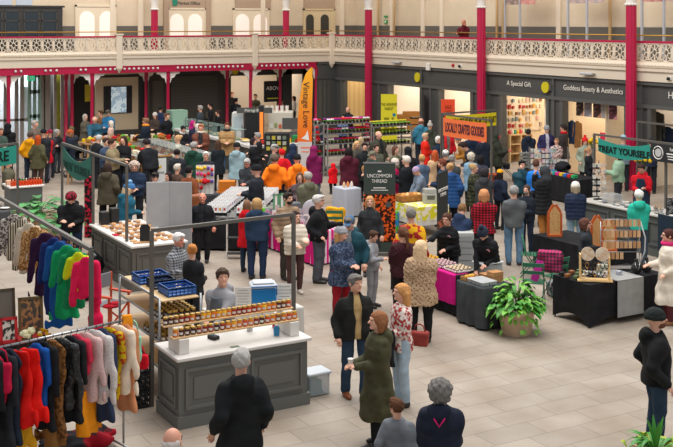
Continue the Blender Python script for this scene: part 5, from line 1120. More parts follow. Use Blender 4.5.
q = RA+rd*-.1; bag('small red handbag hanging below the mint green bag', (q.x, q.y, 1.25), fac(0), fb('C81428'), .24, .18, .08, .12)
q = RA+rd*1.76; bag('crimson shoulder bag hanging over the chrome rail at the left', (q.x, q.y-.12, 1.62), fac(10), fb('B01238'), .22, .34, .1, .16)
tag(grow_obj('orange_scarf', [(('box', (0, 0, -.06), (.05, .02, .09), .012), ID, 'u', 0)], fb('E8901A'), None, .012, wobble(.004, 30)), 'orange scarf folded over the right end of the chrome rail', 'scarf'); COL.objects[-1].location = (RA+rd*.07)+Vector((0, 0, .02))
t = garment('mustard yellow jacket at the bottom left corner under the rail', ((RA+rd*1.62).x, (RA+rd*1.62).y, .96), fac(30), fb('C8921A'), .62, .26, 'coat', .5)
tag(grow_obj('cloth_pile', [(('ell', (0, 0, .1), (.45, .25, .12)), ID, 'u', 0), (('ell', (.2, .1, .16), (.2, .15, .1)), ID, 'u', .05)], fb('2E2E32', 'A01828', 'spots', 3), None, .02, wobble(.015, 20)), 'heap of dark and red clothes on the floor under the chrome rail', 'clothes'); COL.objects[-1].location = (3.95, 13.25, 0)
# shelf with pictures behind the rail
t = thing('shelf_unit', 'red and black low shelf unit behind the chrome rail, carrying framed pictures', 'shelf', (2.55, 15.05, 0)); MB().box(0, 1.5, 0, .06, 0, .9).box(0, .05, 0, .6, 0, .9).box(1.45, 1.5, 0, .6, 0, .9).build('shelf_sides', BLACK, t); MB().box(-.02, 1.55, -.02, .62, .9, .93).build('top_board', mat('B81C20', .6), t); MB().box(.05, 1.45, .06, .58, .5, .53).build('shelf', mat('B81C20', .6), t)
def framed(label, loc, w, h, fr, pic, rz=None, tilt=-.25):
    t = thing('framed_picture', label, 'picture', loc, fac(0) if rz is None else rz); t.rotation_euler.x = tilt; f = .04
    MB().box(-w/2, w/2, -.015, .015, 0, f).box(-w/2, w/2, -.015, .015, h-f, h).box(-w/2, -w/2+f, -.015, .015, 0, h).box(w/2-f, w/2, -.015, .015, 0, h).build('frame', fr, t); MB().box(-w/2+f, w/2-f, -.005, .01, f, h-f).build('print', pic, t); return t
framed('dark gold framed picture of flowers leaning behind the yellow and white blooms', (*GD(31, 15.2), .93), .34, .5, mat('6A5630', .4), mat('5A5248', .7, 'spots', 'B8885A', 14), fac(20))
framed('red framed black and white print at the left edge', (*GD(9, 14.75), .93), .24, .34, mat('C01C24', .5), mat('D8D0C4', .7, 'spots', '3A3634', 12), fac(25)); framed('large dark framed mirror cut by the left edge', (*GD(3, 15.15), .93), .36, .62, mat('4A3E2A', .5), mat('6A6458', .2), fac(25))
def bouquet(label, loc, fl, n=14, r=.12, h=.18, leaf='3E6A2A', pot=None, cat='flowers', nm='flower_bunch'):
    t = thing(nm, label, cat, loc); b = MB(); c = MB()
    for i in range(n):
        a = random.uniform(0, 2*PI); q = r*math.sqrt(random.random()); z = h*(1-.35*(q/r)**2)*random.uniform(.8, 1.05); x, y = q*math.cos(a), q*math.sin(a)
        b.ball((x, y, z), r*.28, 6, 4); c.tube([(0, 0, 0), (x*.6, y*.6, z*.6), (x, y, z)], .004, 4)
        w = random.uniform(0, 2*PI); c.add([(x*.5, y*.5, z*.5), (x*.5+.05*math.cos(w), y*.5+.05*math.sin(w), z*.55), (x*.6+.09*math.cos(w+.4), y*.6+.09*math.sin(w+.4), z*.5), (x*.5+.05*math.cos(w+.8), y*.5+.05*math.sin(w+.8), z*.45)], [(0, 1, 2, 3)])
    b.build('blooms', mat(fl, .7, 'noise', None, 20), t); c.build('stems', mat(leaf, .7), t)
    if pot: MB().lathe([(.05, -.1), (.07, 0), (.06, 0), (.05, -.02)], (0, 0, .02), 10).build('pot', mat(pot, .6), t)
    return t
bouquet('bunch of cream and white artificial flowers behind the chrome rail', (*GD(31, 14.75), .93), 'E4DCB4', 16, .13, .18); bouquet('coil of golden yellow flowers right of the cream ones', (*GD(44, 14.85), .93), 'D8A018', 10, .09, .16)
# ---------------------------------------------------------------- pottery counter and grey screen
counter('dark brown-grey counter with a white top and wooden boards, left of the grey screen', 7.15, 8.3, 20.4, 23.1, .9, CBRN)
gantry('stall_frame', 'grey square-tube frame with a green banner above the counter of wooden boards', (7.22, 20.9), (7.22, 25.5), extra=((7.22, 23.1),))
def banner(label, a, b, z, h, m, body, tm, size, sag=.12, sx=1, flip=False, nm='cloth_banner', marks=None):
    """cloth strip hanging between two points; text reads from a to b"""
    ax, ay = a; d = Vector((b[0]-a[0], b[1]-a[1], 0)); L = d.length; t = thing(nm, label, 'banner', (ax, ay, 0), math.atan2(d.y, d.x)); v = []; n = 14
    for i in range(n+1):
        s = i/n; zz = z-sag*4*s*(1-s)
        for y in (-.006, .006): v += [(L*s, y, zz-h), (L*s, y, zz)]
    f = []
    for i in range(n):
        k = i*4; f += [(k, k+4, k+5, k+1), (k+3, k+7, k+6, k+2), (k+1, k+5, k+7, k+3), (k+2, k+6, k+4, k)]
    f += [(0, 1, 3, 2), (4*n+2, 4*n+3, 4*n+1, 4*n)]
    MB().add(v, f).build('cloth', m, t); text(body, size, tm, t, (L/2, -.015, z-sag*.9-h/2), (PI/2, 0, 0), sx=sx, bold=.006)
    for i in (0, L): MB().tube([(i, 0, z), (i, 0, z+.08)], .005, 4).build('tie', BLACK, t)
    return t
GRN = mat('2E8A7A', .7)
banner('green banner with white lettering seen at an angle over the left walkway', (7.2, 25.35), (7.2, 23.2), 2.38, .42, mat('3E7A6C', .7), 'TREAT YOURSELF', mat('2A5048'), .26, .25)
gantry('stall_frame', 'grey square-tube frame at the left edge carrying the cropped green banner', (6.3, 26.0), (4.8, 25.2)); banner('green banner with black lettering cut off by the left edge', (5.15, 25.35), (6.25, 25.93), 2.38, .42, GRN, 'HERE', mat('16241F'), .34, .02)
BOARD = [mat(c, .6, 'wood', None, 3) for c in ('B8885A', 'C89A68', '8A5E3A')]
k = 0
for i in range(5):
    for j in range(12):
        x, y = 7.35+i*.19+random.uniform(-.02, .02), 20.65+j*.2+random.uniform(-.03, .03); w, l = random.uniform(.1, .17), random.uniform(.08, .15)
        if (i+j) % 3 == 2:
            t = thing('wooden_bowl', 'small turned wooden bowl or cup on the counter left of the grey screen', 'bowl', (x, y, .9), 0, 'turned wood on the left counter'); MB().lathe([(.03, 0), (.05, .02), (.055, .06), (.045, .06), (.03, .02)], n=10).build('bowl_body', BOARD[k % 3], t)
        else:
            t = thing('wooden_board', 'small flat wooden board on the counter left of the grey screen', 'board', (x, y, .9), random.uniform(-.2, .2), 'small boards on the left counter'); MB().box(-w/2, w/2, -l/2, l/2, 0, .025, .006).build('board_slab', BOARD[k % 3], t)
        k += 1
t = thing('cloth_napkin', 'red patterned napkin on the white edge of the wooden board counter', 'cloth', (7.24, 21.6, .9)); MB().box(-.06, .1, -.1, .12, 0, .015, .004).build('cloth', mat('B81C34', .8), t)
t = thing('easel_board', 'black arched display board on the near end of the wooden board counter', 'board', (7.5, 20.62, .9), fac(0)); MB().prism([(-.1, 0), (.1, 0), (.1, .3), (.06, .36), (-.06, .36), (-.1, .3)], -.012, .012, 'y').build('panel', BLACK, t); MB().box(-.1, .1, -.05, .05, 0, .03).build('foot', WOOD, t)
for x, h in ((72.5, .28), (79, .34)): tag(MB().box(-.09, .09, -.1, .1, 0, h, .01).build('black_box', BLACK, None, (7.4 if x < 75 else 7.62, 22.9, .9)), 'black display box at the far end of the wooden board counter, %s' % ('left' if x < 75 else 'right and taller'), 'box')
SCR = mat('A5A5A6', .8, 'noise', '9D9D9F', 3)
t = thing('folding_screen', 'tall pale grey two-panel folding screen left of the bald man in black', 'screen', (*GD(169.5, 23.3), 0), fac(0))
for s, a in ((-1, .12), (1, -.12)):
    o = MB().box(0 if s > 0 else -.49, .49 if s > 0 else 0, -.02, .02, .03, 1.86, .008).build('screen_panel', SCR, t); o.rotation_euler.z = a
for s in (-1, 1): MB().box(s*.45-.02, s*.45+.02, -.12, .12, 0, .03).build('foot', GREYF, t)
tag(MB().box(-.02, .02, -.13, .13, 0, 1.5, .01).build('narrow_banner', mat('22181C', .7, 'spots', 'C02038', 12), None, (*GD(89.5, 26.6), 0), fac(80)), 'narrow black and red upright banner behind the olive brown coat', 'banner')
tag(grow_obj('rucksack', [(('box', (0, 0, .22), (.14, .08, .16), .05), ID, 'u', 0), (('box', (0, -.1, .16), (.09, .03, .08), .03), ID, 'u', .02)], fb('2A3A54', '1A1C22'), None, .016, wobble(.01, 25)), 'dark blue bag standing beside the vendor in the black hat', 'bag'); COL.objects[-1].location = (*GD(80, 20.6), 0)
tag(grow_obj('bin_bag', [(('ell', (0, 0, .25), (.25, .22, .26)), ID, 'u', 0), (('cap', (0, 0, .45), (0, 0, .58), .08, .04), ID, 'u', .06)], mat('16171A', .3), None, .018, wobble(.012, 30)), 'black plastic bin bag against the end of the wooden board counter', 'bag'); COL.objects[-1].location = (6.85, 22.0, 0)
# planters
def leafy(b, base, tip, w, droop=.1, seg=4, fold=.15):
    base = Vector(base); tip = Vector(tip); d = tip-base; s = d.cross(Vector((0, 0, 1))); s = s.normalized() if s.length > 1e-4 else Vector((1, 0, 0)); vs = []
    for i in range(seg+1):
        t = i/seg; p = base+d*t+Vector((0, 0, droop*4*t*(1-t)-droop*t*t*1.5)); ww = w*math.sin(PI*min(1, .08+t*.92))**.8/2; vs += [p-s*ww+Vector((0, 0, fold*ww)), p, p+s*ww+Vector((0, 0, fold*ww))]
    b.add(vs, [f for i in range(seg) for f in ((i*3, i*3+1, i*3+4, i*3+3), (i*3+1, i*3+2, i*3+5, i*3+4))], True)
def planter(label, loc, r, h, potc, fol, n=70, R=.5, Hh=.75, lw=.14, name='potted_plant', lc2=None, trail=0, col2=None):
    t = thing(name, label, 'plant', loc); MB().lathe([(r*.78, 0), (r, h*.85), (r*1.06, h*.86), (r*1.06, h), (r*.9, h), (r*.88, h-.04)], n=20).build('pot', mat(potc, .7, 'noise', None, 4), t); MB().cyl((0, 0, h-.06), r*.9, .01, 14).build('soil', mat('3A2A1E', .9), t)
    b = MB(); st = MB()
    for i in range(n):
        a = random.uniform(0, 2*PI); q = R*math.sqrt(random.random()); z = h+Hh*(1-(q/R)**1.7)*random.uniform(.35, 1); c = (q*math.cos(a), q*math.sin(a), z); L = random.uniform(.8, 1.3)*lw*1.5
        o = a+random.uniform(-.8, .8); b.cur = 1 if (lc2 and random.random() < .35) else 0; leafy(b, c, (c[0]+L*math.cos(o), c[1]+L*math.sin(o), z+random.uniform(-.1, .08)), lw*random.uniform(.7, 1.1), .03)
        if i % 3 == 0: st.tube([(0, 0, h-.05), (c[0]*.5, c[1]*.5, h+(z-h)*.6), c], .006, 4)
    for i in range(trail):
        a = random.uniform(0, 2*PI); q = r*random.uniform(1.0, 1.3); z = h-random.uniform(-.15, .34); b.cur = 1; leafy(b, (q*math.cos(a), q*math.sin(a), z), (q*math.cos(a)*1.15, q*math.sin(a)*1.15, z-.07), .07, .01)
    b.build('foliage', [mat(fol, .5), mat(lc2 or fol, .5)], t); st.build('stems', mat('4A6A2E', .7), t); return t
planter('large leafy green plant in a beige round pot in front of the grey clothed table', (*G(516.5, 333), 0), .31, .42, 'C6AA90', '3E8A26', 190, .42, .5, .11, lc2='6FAE34', trail=60)
planter('glossy green monstera in a wide beige pot behind the vendor in the black hat', (*GD(40, 26.8), 0), .42, .55, 'C4AE94', '2F7A3A', 46, .62, .5, .26, name='potted_monstera', lc2='4E9A50'); planter('second green monstera just right of the first, partly behind the black hoodie', (*GD(64, 25.0), 0), .3, .5, 'BCA68E', '35803C', 30, .42, .45, .24, name='potted_monstera', lc2='4E9A50')
t = thing('potted_plant', 'spiky and yellow-green leafed plant at the bottom right corner', 'plant', (*GD(656, 12.3), 0)); MB().lathe([(.22, 0), (.3, .36), (.32, .4), (.26, .4)], n=18).build('pot', mat('B8987C', .7), t)
b = MB(); st = MB()
for i in range(22): a = random.uniform(0, 2*PI); leafy(b, (.03*math.cos(a), .03*math.sin(a), .4), (.38*math.cos(a), .38*math.sin(a), .5+random.uniform(-.1, .22)), .05, .1, 6)
for i in range(6): a = i*1.05; leafy(b, (0, 0, .42), (.12*math.cos(a), .12*math.sin(a), .84), .05, .02, 6)
b.cur = 1
for i in range(60): a = random.uniform(0, 2*PI); q = random.uniform(.15, .4); leafy(b, (q*math.cos(a), q*math.sin(a), .38+random.uniform(0, .12)), (1.25*q*math.cos(a), 1.25*q*math.sin(a), .38+random.uniform(0, .15)), .09, .03)
b.build('foliage', [mat('3F8A2E', .5), mat('A8B83A', .5)], t)
# ---------------------------------------------------------------- cake stall
clothed('cake table under a black cloth, the magenta cloth hanging over its front', 11.6, 12.05, 15.75, 17.9, .75, BCL)
t = thing('table_runner', 'bright magenta cloth hanging over the front of the cake table', 'cloth', (11.57, 15.8, 0)); drape(-.03, .3, 0, 1.45, .22, .757, .012).build('cloth', mat('D81A86', .7, 'noise', 'C8147A', 4), t)
clothed('low table under a dark grey cloth with clear boxes on it', 11.45, 12.1, 14.85, 15.55, .73, mat('44484A', .85, 'noise', '3A3E40', 5), amp=.03)
def tray(label, loc, sx, sy, nx, ny, cake, top, lab2, grp, boxm=None, h=.07):
    t = thing('cake_tray', label, 'tray', loc); MB().box(0, sx, 0, sy, 0, .015).box(0, sx, 0, .012, 0, .04).box(0, sx, sy-.012, sy, 0, .04).box(0, .012, 0, sy, 0, .04).box(sx-.012, sx, 0, sy, 0, .04).build('tray_body', boxm or PAPER, t); pr = None
    for i in range(nx):
        for j in range(ny):
            p = (loc[0]+sx*(i+.5)/nx, loc[1]+sy*(j+.5)/ny, loc[2]+.016)
            if pr is None:
                pr = thing('cupcake', lab2, 'cake', p, 0, grp); MB().lathe([(.022, 0), (.032, .035)], n=8).build('cake_case', mat(cake, .7), pr); MB().ball((0, 0, .042), (.032, .032, .026), 8, 5).build('icing', mat(top, .6), pr)
            else: dup(pr, p)
tray('tray of yellow-topped cakes at the back of the cake table', (11.63, 16.85, .757), .38, .8, 4, 8, 'C8862A', 'E8B020', 'small yellow-iced cake in the back tray of the cake table', 'yellow cakes')
tray('tray of pale pink cakes in the middle of the cake table', (11.63, 16.28, .757), .38, .5, 4, 5, '5A3A4A', 'C8A4A8', 'small pink-iced cake in the middle tray of the cake table', 'pink cakes')
tray('tray of chocolate and cream cakes at the near end of the cake table', (11.63, 15.82, .757), .38, .4, 4, 4, '3A2030', 'D8C0A0', 'small chocolate cake in the near tray of the cake table', 'chocolate cakes')
t = thing('cake_box', 'open cardboard box of cakes under the bobble-hatted stallholder', 'box', (11.52, 15.36, .73), .1); MB().box(-.02, .28, 0, .16, 0, .012).box(-.02, .28, 0, .01, 0, .07).box(-.02, .28, .15, .16, 0, .07).box(-.02, -.01, 0, .16, 0, .07).box(.27, .28, 0, .16, 0, .07).build('box_body', mat('B88A5A', .8), t); MB().ball((.06, .08, .06), .04).ball((.14, .08, .06), .04).ball((.2, .08, .06), .04).build('contents', mat('E0A83A', .6), t)
for i in range(4):
    for j in range(2):
        t = thing('clear_box', 'clear plastic cake box on the grey clothed table', 'box', (11.5+j*.17, 14.9+i*.11, .73), 0, 'clear boxes on the grey clothed table'); MB().box(0, .15, 0, .1, 0, .07, .01).build('box_body', mat('B8BCBC', .15, alpha=.6), t); MB().box(-.004, .154, -.004, .104, .06, .075, .004).build('lid', mat('D4D8D8', .15, alpha=.7), t)
t = thing('plastic_tub', 'large clear plastic tub with lid behind the clear cake boxes', 'box', (12.2, 15.75, .55)); MB().box(-.1, .35, -.1, .2, .18, .34, .02).build('box_body', mat('C0C4C6', .2, alpha=.7), t); MB().box(-.12, .37, -.12, .22, .34, .37, .01).build('lid', mat('D8DADC', .3), t)
for i, (x, y, z) in enumerate(((11.86, 15.05, .73), (11.86, 15.05, .82), (11.88, 15.3, .73))): tag(MB().box(0, .22, 0, .2, 0, .085, .004).build('cardboard_box', mat('B8875A', .8, 'noise', 'A87A50', 5), None, (x, y, z)), 'flat brown cardboard box at the right end of the grey clothed table, %s' % ['lower front', 'upper front', 'rear'][i], 'box')
tag(MB().box(-.07, .07, -.004, .004, 0, .4).build('card_sign', mat('E03AA8', .7), None, (*G(534, 306), .47), fac(-25)), 'tilted bright pink card standing beside the green chairs', 'sign'); COL.objects[-1].rotation_euler.y = .3
t = thing('wire_trolley', 'tall white plastic drawer tower behind the cake stallholders', 'trolley', (*GD(465, 21.6), 0), fac(0)); MB().box(-.16, .16, -.14, .14, 0, 1.12, .01).build('tower_frame', mat('B8B8B4', .5), t)
for i in range(8): MB().box(-.14, .14, -.155, -.14, .08+i*.125, .18+i*.125).build('drawer', mat('9A9C9C', .4), t)
# green folding chairs
CG = mat('2A6A4E', .45)
def bistro(label, loc, rz):
    t = thing('folding_chair', label, 'chair', loc, rz)
    for s in (-1, 1): MB().tube([(s*.19, -.2, 0), (s*.19, .08, .46), (s*.19, .16, .84)], .011, 6).build('leg', CG, t); MB().tube([(s*.17, .2, 0), (s*.17, -.18, .45)], .011, 6).build('leg', CG, t)
    b = MB()
    for i in range(6): b.box(-.19, .19, -.19+i*.065, -.14+i*.065, .45, .465)
    b.build('seat', CG, t); MB().box(-.19, .19, .12, .14, .62, .68).box(-.19, .19, .15, .17, .76, .83).build('backrest', CG, t); return t
bistro('green folding chair draped with the checked blanket beside the craft table', (*G(556, 300), 0), fac(-150)); bistro('green folding chair nearest the leafy plant', (*G(534, 306), 0), fac(165)); bistro('green folding chair beyond the others near the blue jeans', (*G(530, 276), 0), fac(80))
t = thing('checked_blanket', 'magenta, black and white checked blanket over the green chair back', 'blanket', (*GD(550, 20.3), 0), fac(-20)); grow_obj('cloth', [(('box', (0, 0, .82), (.2, .045, .16), .03), ID, 'u', 0)], mat('B8366A', .85, 'check', '3A3438', 5), t, .016, wobble(.012, 22))
tag(grow_obj('rucksack', [(('box', (0, 0, .16), (.13, .08, .1), .05), ID, 'u', 0), (('ell', (.02, -.06, .3), (.1, .07, .07)), ID, 'u', .05)], fb('8A8A8E', '2E3036', 'spots', 8), None, .016, wobble(.01, 25)), 'grey and black rucksack on the floor beside the craft table', 'bag'); COL.objects[-1].location = (*G(557, 296), .0)
# ---------------------------------------------------------------- craft and jewellery stall
def stretch(label, x0, x1, y0, y1, h, m):
    t = thing('trestle_table', label, 'table', (x0, y0, 0)); X, Y = x1-x0, y1-y0; b = MB(); N = 12
    MB().box(.05, X-.05, .05, Y-.05, h-.05, h-.015).build('table_top', PLY, t)
    b.box(0, X, 0, Y, h-.014, h)
    for (ax, ay, cx_, cy_, nx, ny) in ((0, 0, X, 0, 0, 1), (X, 0, X, Y, -1, 0), (X, Y, 0, Y, 0, -1), (0, Y, 0, 0, 1, 0)):
        vs = []
        for j in range(6):
            f = j/5; zb = h*(1-f)
            for i in range(N+1):
                s = i/N; cu = 4*s*(1-s); zz = h-f*(h-.02-cu*.13); vs.append((ax+(cx_-ax)*s+nx*cu*.05*f, ay+(cy_-ay)*s+ny*cu*.05*f, zz))
        b.add(vs, [(j*(N+1)+i, (j+1)*(N+1)+i, (j+1)*(N+1)+i+1, j*(N+1)+i+1) for j in range(5) for i in range(N)], True)
    b.build('stretch_cover', m, t)
    for x in (.03, X-.03):
        for y in (.03, Y-.03): MB().cyl((x, y, 0), .015, h-.02, 6).build('leg', BLACK, t)
    return t
stretch('craft table in a tight black cover with jewellery stands on it', 13.12, 14.95, 14.02, 14.95, .75, BCL)
t = thing('table_runner', 'pale grey cloth hanging down the front of the black craft table', 'cloth', (13.75, 14.0, 0)); MB().box(0, .62, -.03, -.015, .12, .758).box(0, .62, -.03, .9, .751, .764).build('cloth', mat('9A9A98', .8, 'noise', '8E8E8C', 6, bump=.2), t)
stretch('second black covered table behind the craft stall with the wooden arches', 15.25, 16.2, 15.95, 18.0, .75, BCL)
def arch(label, loc, w, h, rz=0):
    t = thing('wooden_arch', label, 'ornament', loc, rz); OR = mat('B8541C', .6)
    MB().prism([(-w/2, 0), (w/2, 0), (w/2, h*.75), (w*.3, h*.88), (0, h), (-w*.3, h*.88), (-w/2, h*.75)], -.03, .03, 'y').build('panel', mat('C89A62', .6, 'vor', 'A87A48', 25), t)
    b = MB(); pts = [(-w/2, 0), (-w/2, h*.75), (-w*.3, h*.88), (0, h+.02), (w*.3, h*.88), (w/2, h*.75), (w/2, 0)]
    for p, q in zip(pts[:-1], pts[1:]): b.bar((p[0], 0, p[1]), (q[0], 0, q[1]), .03, .1)
    b.build('rim', OR, t); MB().box(-w/2-.03, w/2+.03, -.08, .08, 0, .04).build('base', OR, t); return t
arch('wooden arch-shaped ornament standing alone on the left of the second black table', (15.5, 17.6, .75), .22, .64, fac(0)); arch('wooden arch-shaped ornament behind the craft seller, left of two', (*GD(597, 21.9), .75), .2, .6, fac(10)); arch('wooden arch-shaped ornament behind the craft seller, right of two', (*GD(609, 21.5), .75), .22, .58, fac(10))
# clock-faced display frame
t = thing('display_stand', 'pale wooden display with two round floral discs at the left of the craft table', 'display', (13.42, 14.2, .765), fac(-8)); W2 = mat('D8B47A', .6)
MB().box(-.26, -.235, -.08, .1, 0, .46).box(.235, .26, -.08, .1, 0, .42).box(-.26, .26, -.1, -.07, 0, .03).box(-.26, .26, .08, .1, .4, .42).box(-.3, .3, -.12, .12, 0, .018).build('frame', W2, t)
for x in (-.12, .13): MB().prism([(x+.12*math.cos(a), .46+.12*math.sin(a)) for a in [2*PI*k/18 for k in range(18)]], -.02, 0, 'y').build('disc', mat('DCD2C0', .7, 'noise', 'C9A888', 14), t)
for i in range(14):
    x = -.2+.4*(i % 7)/6; z = .27-.13*(i//7); o = MB().tube([(x+.03*math.cos(a), -.05, z+.05*math.sin(a)) for a in [2*PI*k/8 for k in range(8)]], .007, 4, True).ball((x, -.05, z-.05), .018, 6, 4).build('hanging_trinket', [mat('3A2A20', .5), mat('A8783A', .5), mat('1A1A1C', .5)][i % 3], t)
k = 0
for x in (13.2, 13.4, 13.6): 
    for y in (14.45, 14.62, 14.78):
        t = thing('jewellery_box', 'small trinket box on the left half of the craft table', 'box', (x+random.uniform(-.03, .03), y, .765), random.uniform(-.3, .3), 'trinket boxes on the craft table'); MB().box(-.05, .05, -.04, .04, 0, .06, .006).build('box_body', [mat('5A6A4A', .7), mat('8A5A3A', .7), mat('2A2A2E', .7), mat('D8D0C0', .7)][k % 4], t); k += 1
# card rack
t = thing('card_rack', 'tall wire rack of tan jewellery cards at the right of the craft table', 'rack', (14.5, 14.68, .765), fac(2))
MB().tube([(-.36, 0, 0), (-.36, 0, .86)], .01, 6).tube([(.36, 0, 0), (.36, 0, .86)], .01, 6).box(-.38, .38, -.12, .12, 0, .015).build('rack_frame', CHROME, t)
for r in range(4):
    z = .2+r*.2; MB().tube([(-.36, -.02, z+.1), (.36, -.02, z+.1)], .006, 5).build('rack_bar', CHROME, t)
    for i in range(9):
        if r == 0 and i > 4: continue
        MB().box(-.33+i*.08, -.27+i*.08, -.04, -.03, z-.03, z+.09).build('jewellery_card', [mat('C89A6E', .8), mat('D8AE84', .8), mat('B8875C', .8)][(i+r) % 3], t)
MB().tube([(.38, 0, .1), (.46, 0, .3), (.47, 0, .55), (.38, 0, .85)], .012, 6).build('hoop', mat('C8CCD0', .4), t)
for x, lab in ((14.45, 'black necklace bust with a silver chain, left of two on the craft table'), (14.7, 'black necklace bust with a silver chain, right of two on the craft table')):
    t = thing('necklace_bust', lab, 'display bust', (x, 14.22, .765), fac(5)); grow_obj('bust', [(('stk', [(0, 0, 0, .06, .04), (.1, 0, -.01, .11, .05), (.16, 0, 0, .08, .045), (.2, 0, .01, .035, .03), (.26, 0, .01, .035, .03)]), ID, 'u', 0)], mat('141416', .6), t, .01)
    MB().tube([(-.04, -.035, .2), (-.03, -.06, .12), (0, -.07, .07), (.03, -.06, .12), (.04, -.035, .2)], .005, 4).build('necklace', mat('C8C8CC', .3, metal=.9), t)
for i, (x, y, s, c) in enumerate(((14.0, 14.6, .2, '7A8A6A'), (14.2, 14.82, .24, '5A5C60'), (13.85, 14.35, .12, 'D8D2CA'), (14.1, 14.3, .1, '5A7AA8'))):
    tag(MB().box(-s/2, s/2, -s*.35, s*.35, 0, s*.7, .006).build('display_box', mat(c, .7, 'noise', 'D8D0C4', 30), None, (x, y, .765)), 'small display box on the middle of the craft table, %s' % ['olive green', 'dark grey', 'pale cream', 'blue'][i], 'box')
t = thing('tiered_stand', 'black tiered jewellery stand behind the grey cloth', 'stand', (13.95, 14.8, .765), fac(0)); MB().box(-.14, .14, -.05, .06, 0, .16).box(-.14, .14, .0, .06, .16, .3).box(-.14, .14, .03, .06, .3, .42).build('stand_body', BLACK, t)
# ---------------------------------------------------------------- right counter
counter('long dark grey panelled counter with a white top running to the right edge', 18.43, 19.2, 13.6, 20.05, .95, mat('4E5250', .5), mat('BDBAB4', .4))
tag(MB().box(-.03, 0, 0, 1.15, .02, .99).build('cloth_drape', mat('22303E', .8, bump=.3), None, (18.42, 16.3, 0)), 'dark navy cloth hanging down the front of the right counter', 'cloth')
gantry('stall_frame', 'grey square-tube frame above the right counter carrying the TREAT YOURSELF banner', (19.55, 20.7), (19.6, 15.5), extra=((19.6, 18.35),))
banner('turquoise banner with black lettering sagging above the red hoodie', (19.5, 20.5), (19.5, 18.75), 2.36, .34, GRN, 'TREAT YOURSELF', mat('14201E'), .22, .12)
banner('short turquoise banner piece at the right edge past the black sign', (19.5, 17.75), (19.5, 16.4), 2.3, .34, GRN, 'TREAT', mat('14201E'), .22, .03)
t = thing('hanging_sign', 'black square sign with a round white logo hanging from the right frame', 'sign', (19.48, 18.7, 1.98), -PI/2)
MB().box(0, .88, -.012, .012, 0, .42).build('board', mat('1C1D1F', .6), t); o = MB().tube([(.24+.15*math.cos(a), -.02, .21+.15*math.sin(a)) for a in [2*PI*k/20 for k in range(20)]], .012, 5, True).build('logo_ring', PAPER, t)
MB().prism([(.24+.1*math.cos(a), .21+.1*math.sin(a)) for a in [2*PI*k/16 for k in range(16)]], -.02, -.012, 'y').build('logo_disc', mat('B8B8B4', .6, 'boards', '2A2A2A', 7), t); text('1st', .12, PAPER, t, (.66, -.02, .32)); MB().box(.5, .82, -.018, -.012, .2, .225).box(.52, .8, -.018, -.012, .14, .16).box(.54, .78, -.018, -.012, .08, .1).build('printed_lines', PAPER, t)
gantry('stall_frame', 'farther grey square-tube frame in front of the rightmost shop', (23.1, 22.7), (23.1, 19.5))
# card spinner, boxes and pottery on the counter
t = thing('card_spinner', 'black wire card spinner with small prints on the left end of the right counter', 'rack', (18.8, 19.75, .95), fac(0)); MB().tube([(0, 0, 0), (0, 0, .95)], .012, 6).cyl((0, 0, 0), .13, .02).build('spinner_pole', BLACK, t)
for i in range(6):
    for s in (-1, 0, 1): MB().box(s*.12-.045, s*.12+.045, -.07, -.06, .1+i*.14, .19+i*.14).build('print', mat(['C8C0B4', 'B89878', '8A4A3A', '6A6660', 'A8A49C'][(i*2+s) % 5], .7, 'noise', 'DAD6CC', 25), t)
k = 0; PT = [mat(c, .3) for c in ('C8C4BC', '8E9294', 'A8A298', '6A6E72', 'D8D4CE')]
protos = []
for kk in range(5):
    t = thing('small_dish', 'small grey or white craft dish on the right counter', 'dish', (18.6, 14.5+kk*.1, .95), 0, 'dishes on the right counter'); MB().lathe([(.03, 0), (.05, .015), (.06, .04), (.05, .04), (.03, .015)], n=10).build('dish_body', PT[kk], t); protos.append(t)
for i in range(30):
    for j in range(4):
        if (i*j+i) % 3 == 0: continue
        dup(protos[(i+j) % 5], (18.56+j*.15+random.uniform(-.02, .02), 15.1+i*.15+random.uniform(-.03, .03), .95))
t = thing('clear_case', 'clear acrylic display case on the left end of the right counter', 'case', (18.75, 19.25, .95)); MB().box(-.15, .15, -.2, .2, 0, .22, .005).build('case_walls', mat('C8CCCC', .1, alpha=.4), t); MB().box(-.12, .12, -.16, .16, .0, .08).build('contents', mat('A89888', .7), t)
t = thing('menu_slate', 'small black framed price board on the right counter beside the turquoise fleece', 'sign', (18.72, 17.35, .95), fac(0)); MB().box(-.13, .13, -.015, .015, 0, .38).build('frame', mat('2A2A2C', .6), t); MB().box(-.11, .11, -.02, -.014, .02, .36).build('writing_panel', mat('1E1F20', .7, 'spots', '8A8A88', 35), t)
t = thing('menu_slate', 'small wooden framed price board on the right counter right of the black one', 'sign', (18.8, 16.95, .95), fac(0)); MB().box(-.12, .12, -.015, .015, 0, .34).build('frame', mat('A8683A', .6), t); MB().box(-.1, .1, -.02, -.014, .02, .32).build('writing_panel', mat('2A2B2C', .7), t)
for i in range(3): t = thing('wooden_skewer_pot', 'small pot of wooden sticks beside the black price board', 'pot', (18.62, 17.6+i*.08, .95), 0, 'stick pots on the right counter'); MB().cyl((0, 0, 0), .03, .08, 8).build('pot', PT[i], t); MB().tube([(0, 0, .05), (.01, 0, .2)], .012, 5).build('sticks', WOOD, t)
# yellow flowers behind the red hoodie
for (px, py, D, lab) in ((643, 158, 28.5, 'bunch of yellow flowers behind the red hoodie'), (592, 141, 36, 'bunch of yellow flowers by the beauty shop doorway')):
    x, y = GD(px, D); z = zat(py, D); t = bouquet(lab, (x, y, z-.25), 'E0B818', 16, .2, .32, pot=None); MB().lathe([(.1, -z+.26), (.08, -.1), (.12, .02)], n=10).build('tall_vase', mat('8A8A84', .6), t)
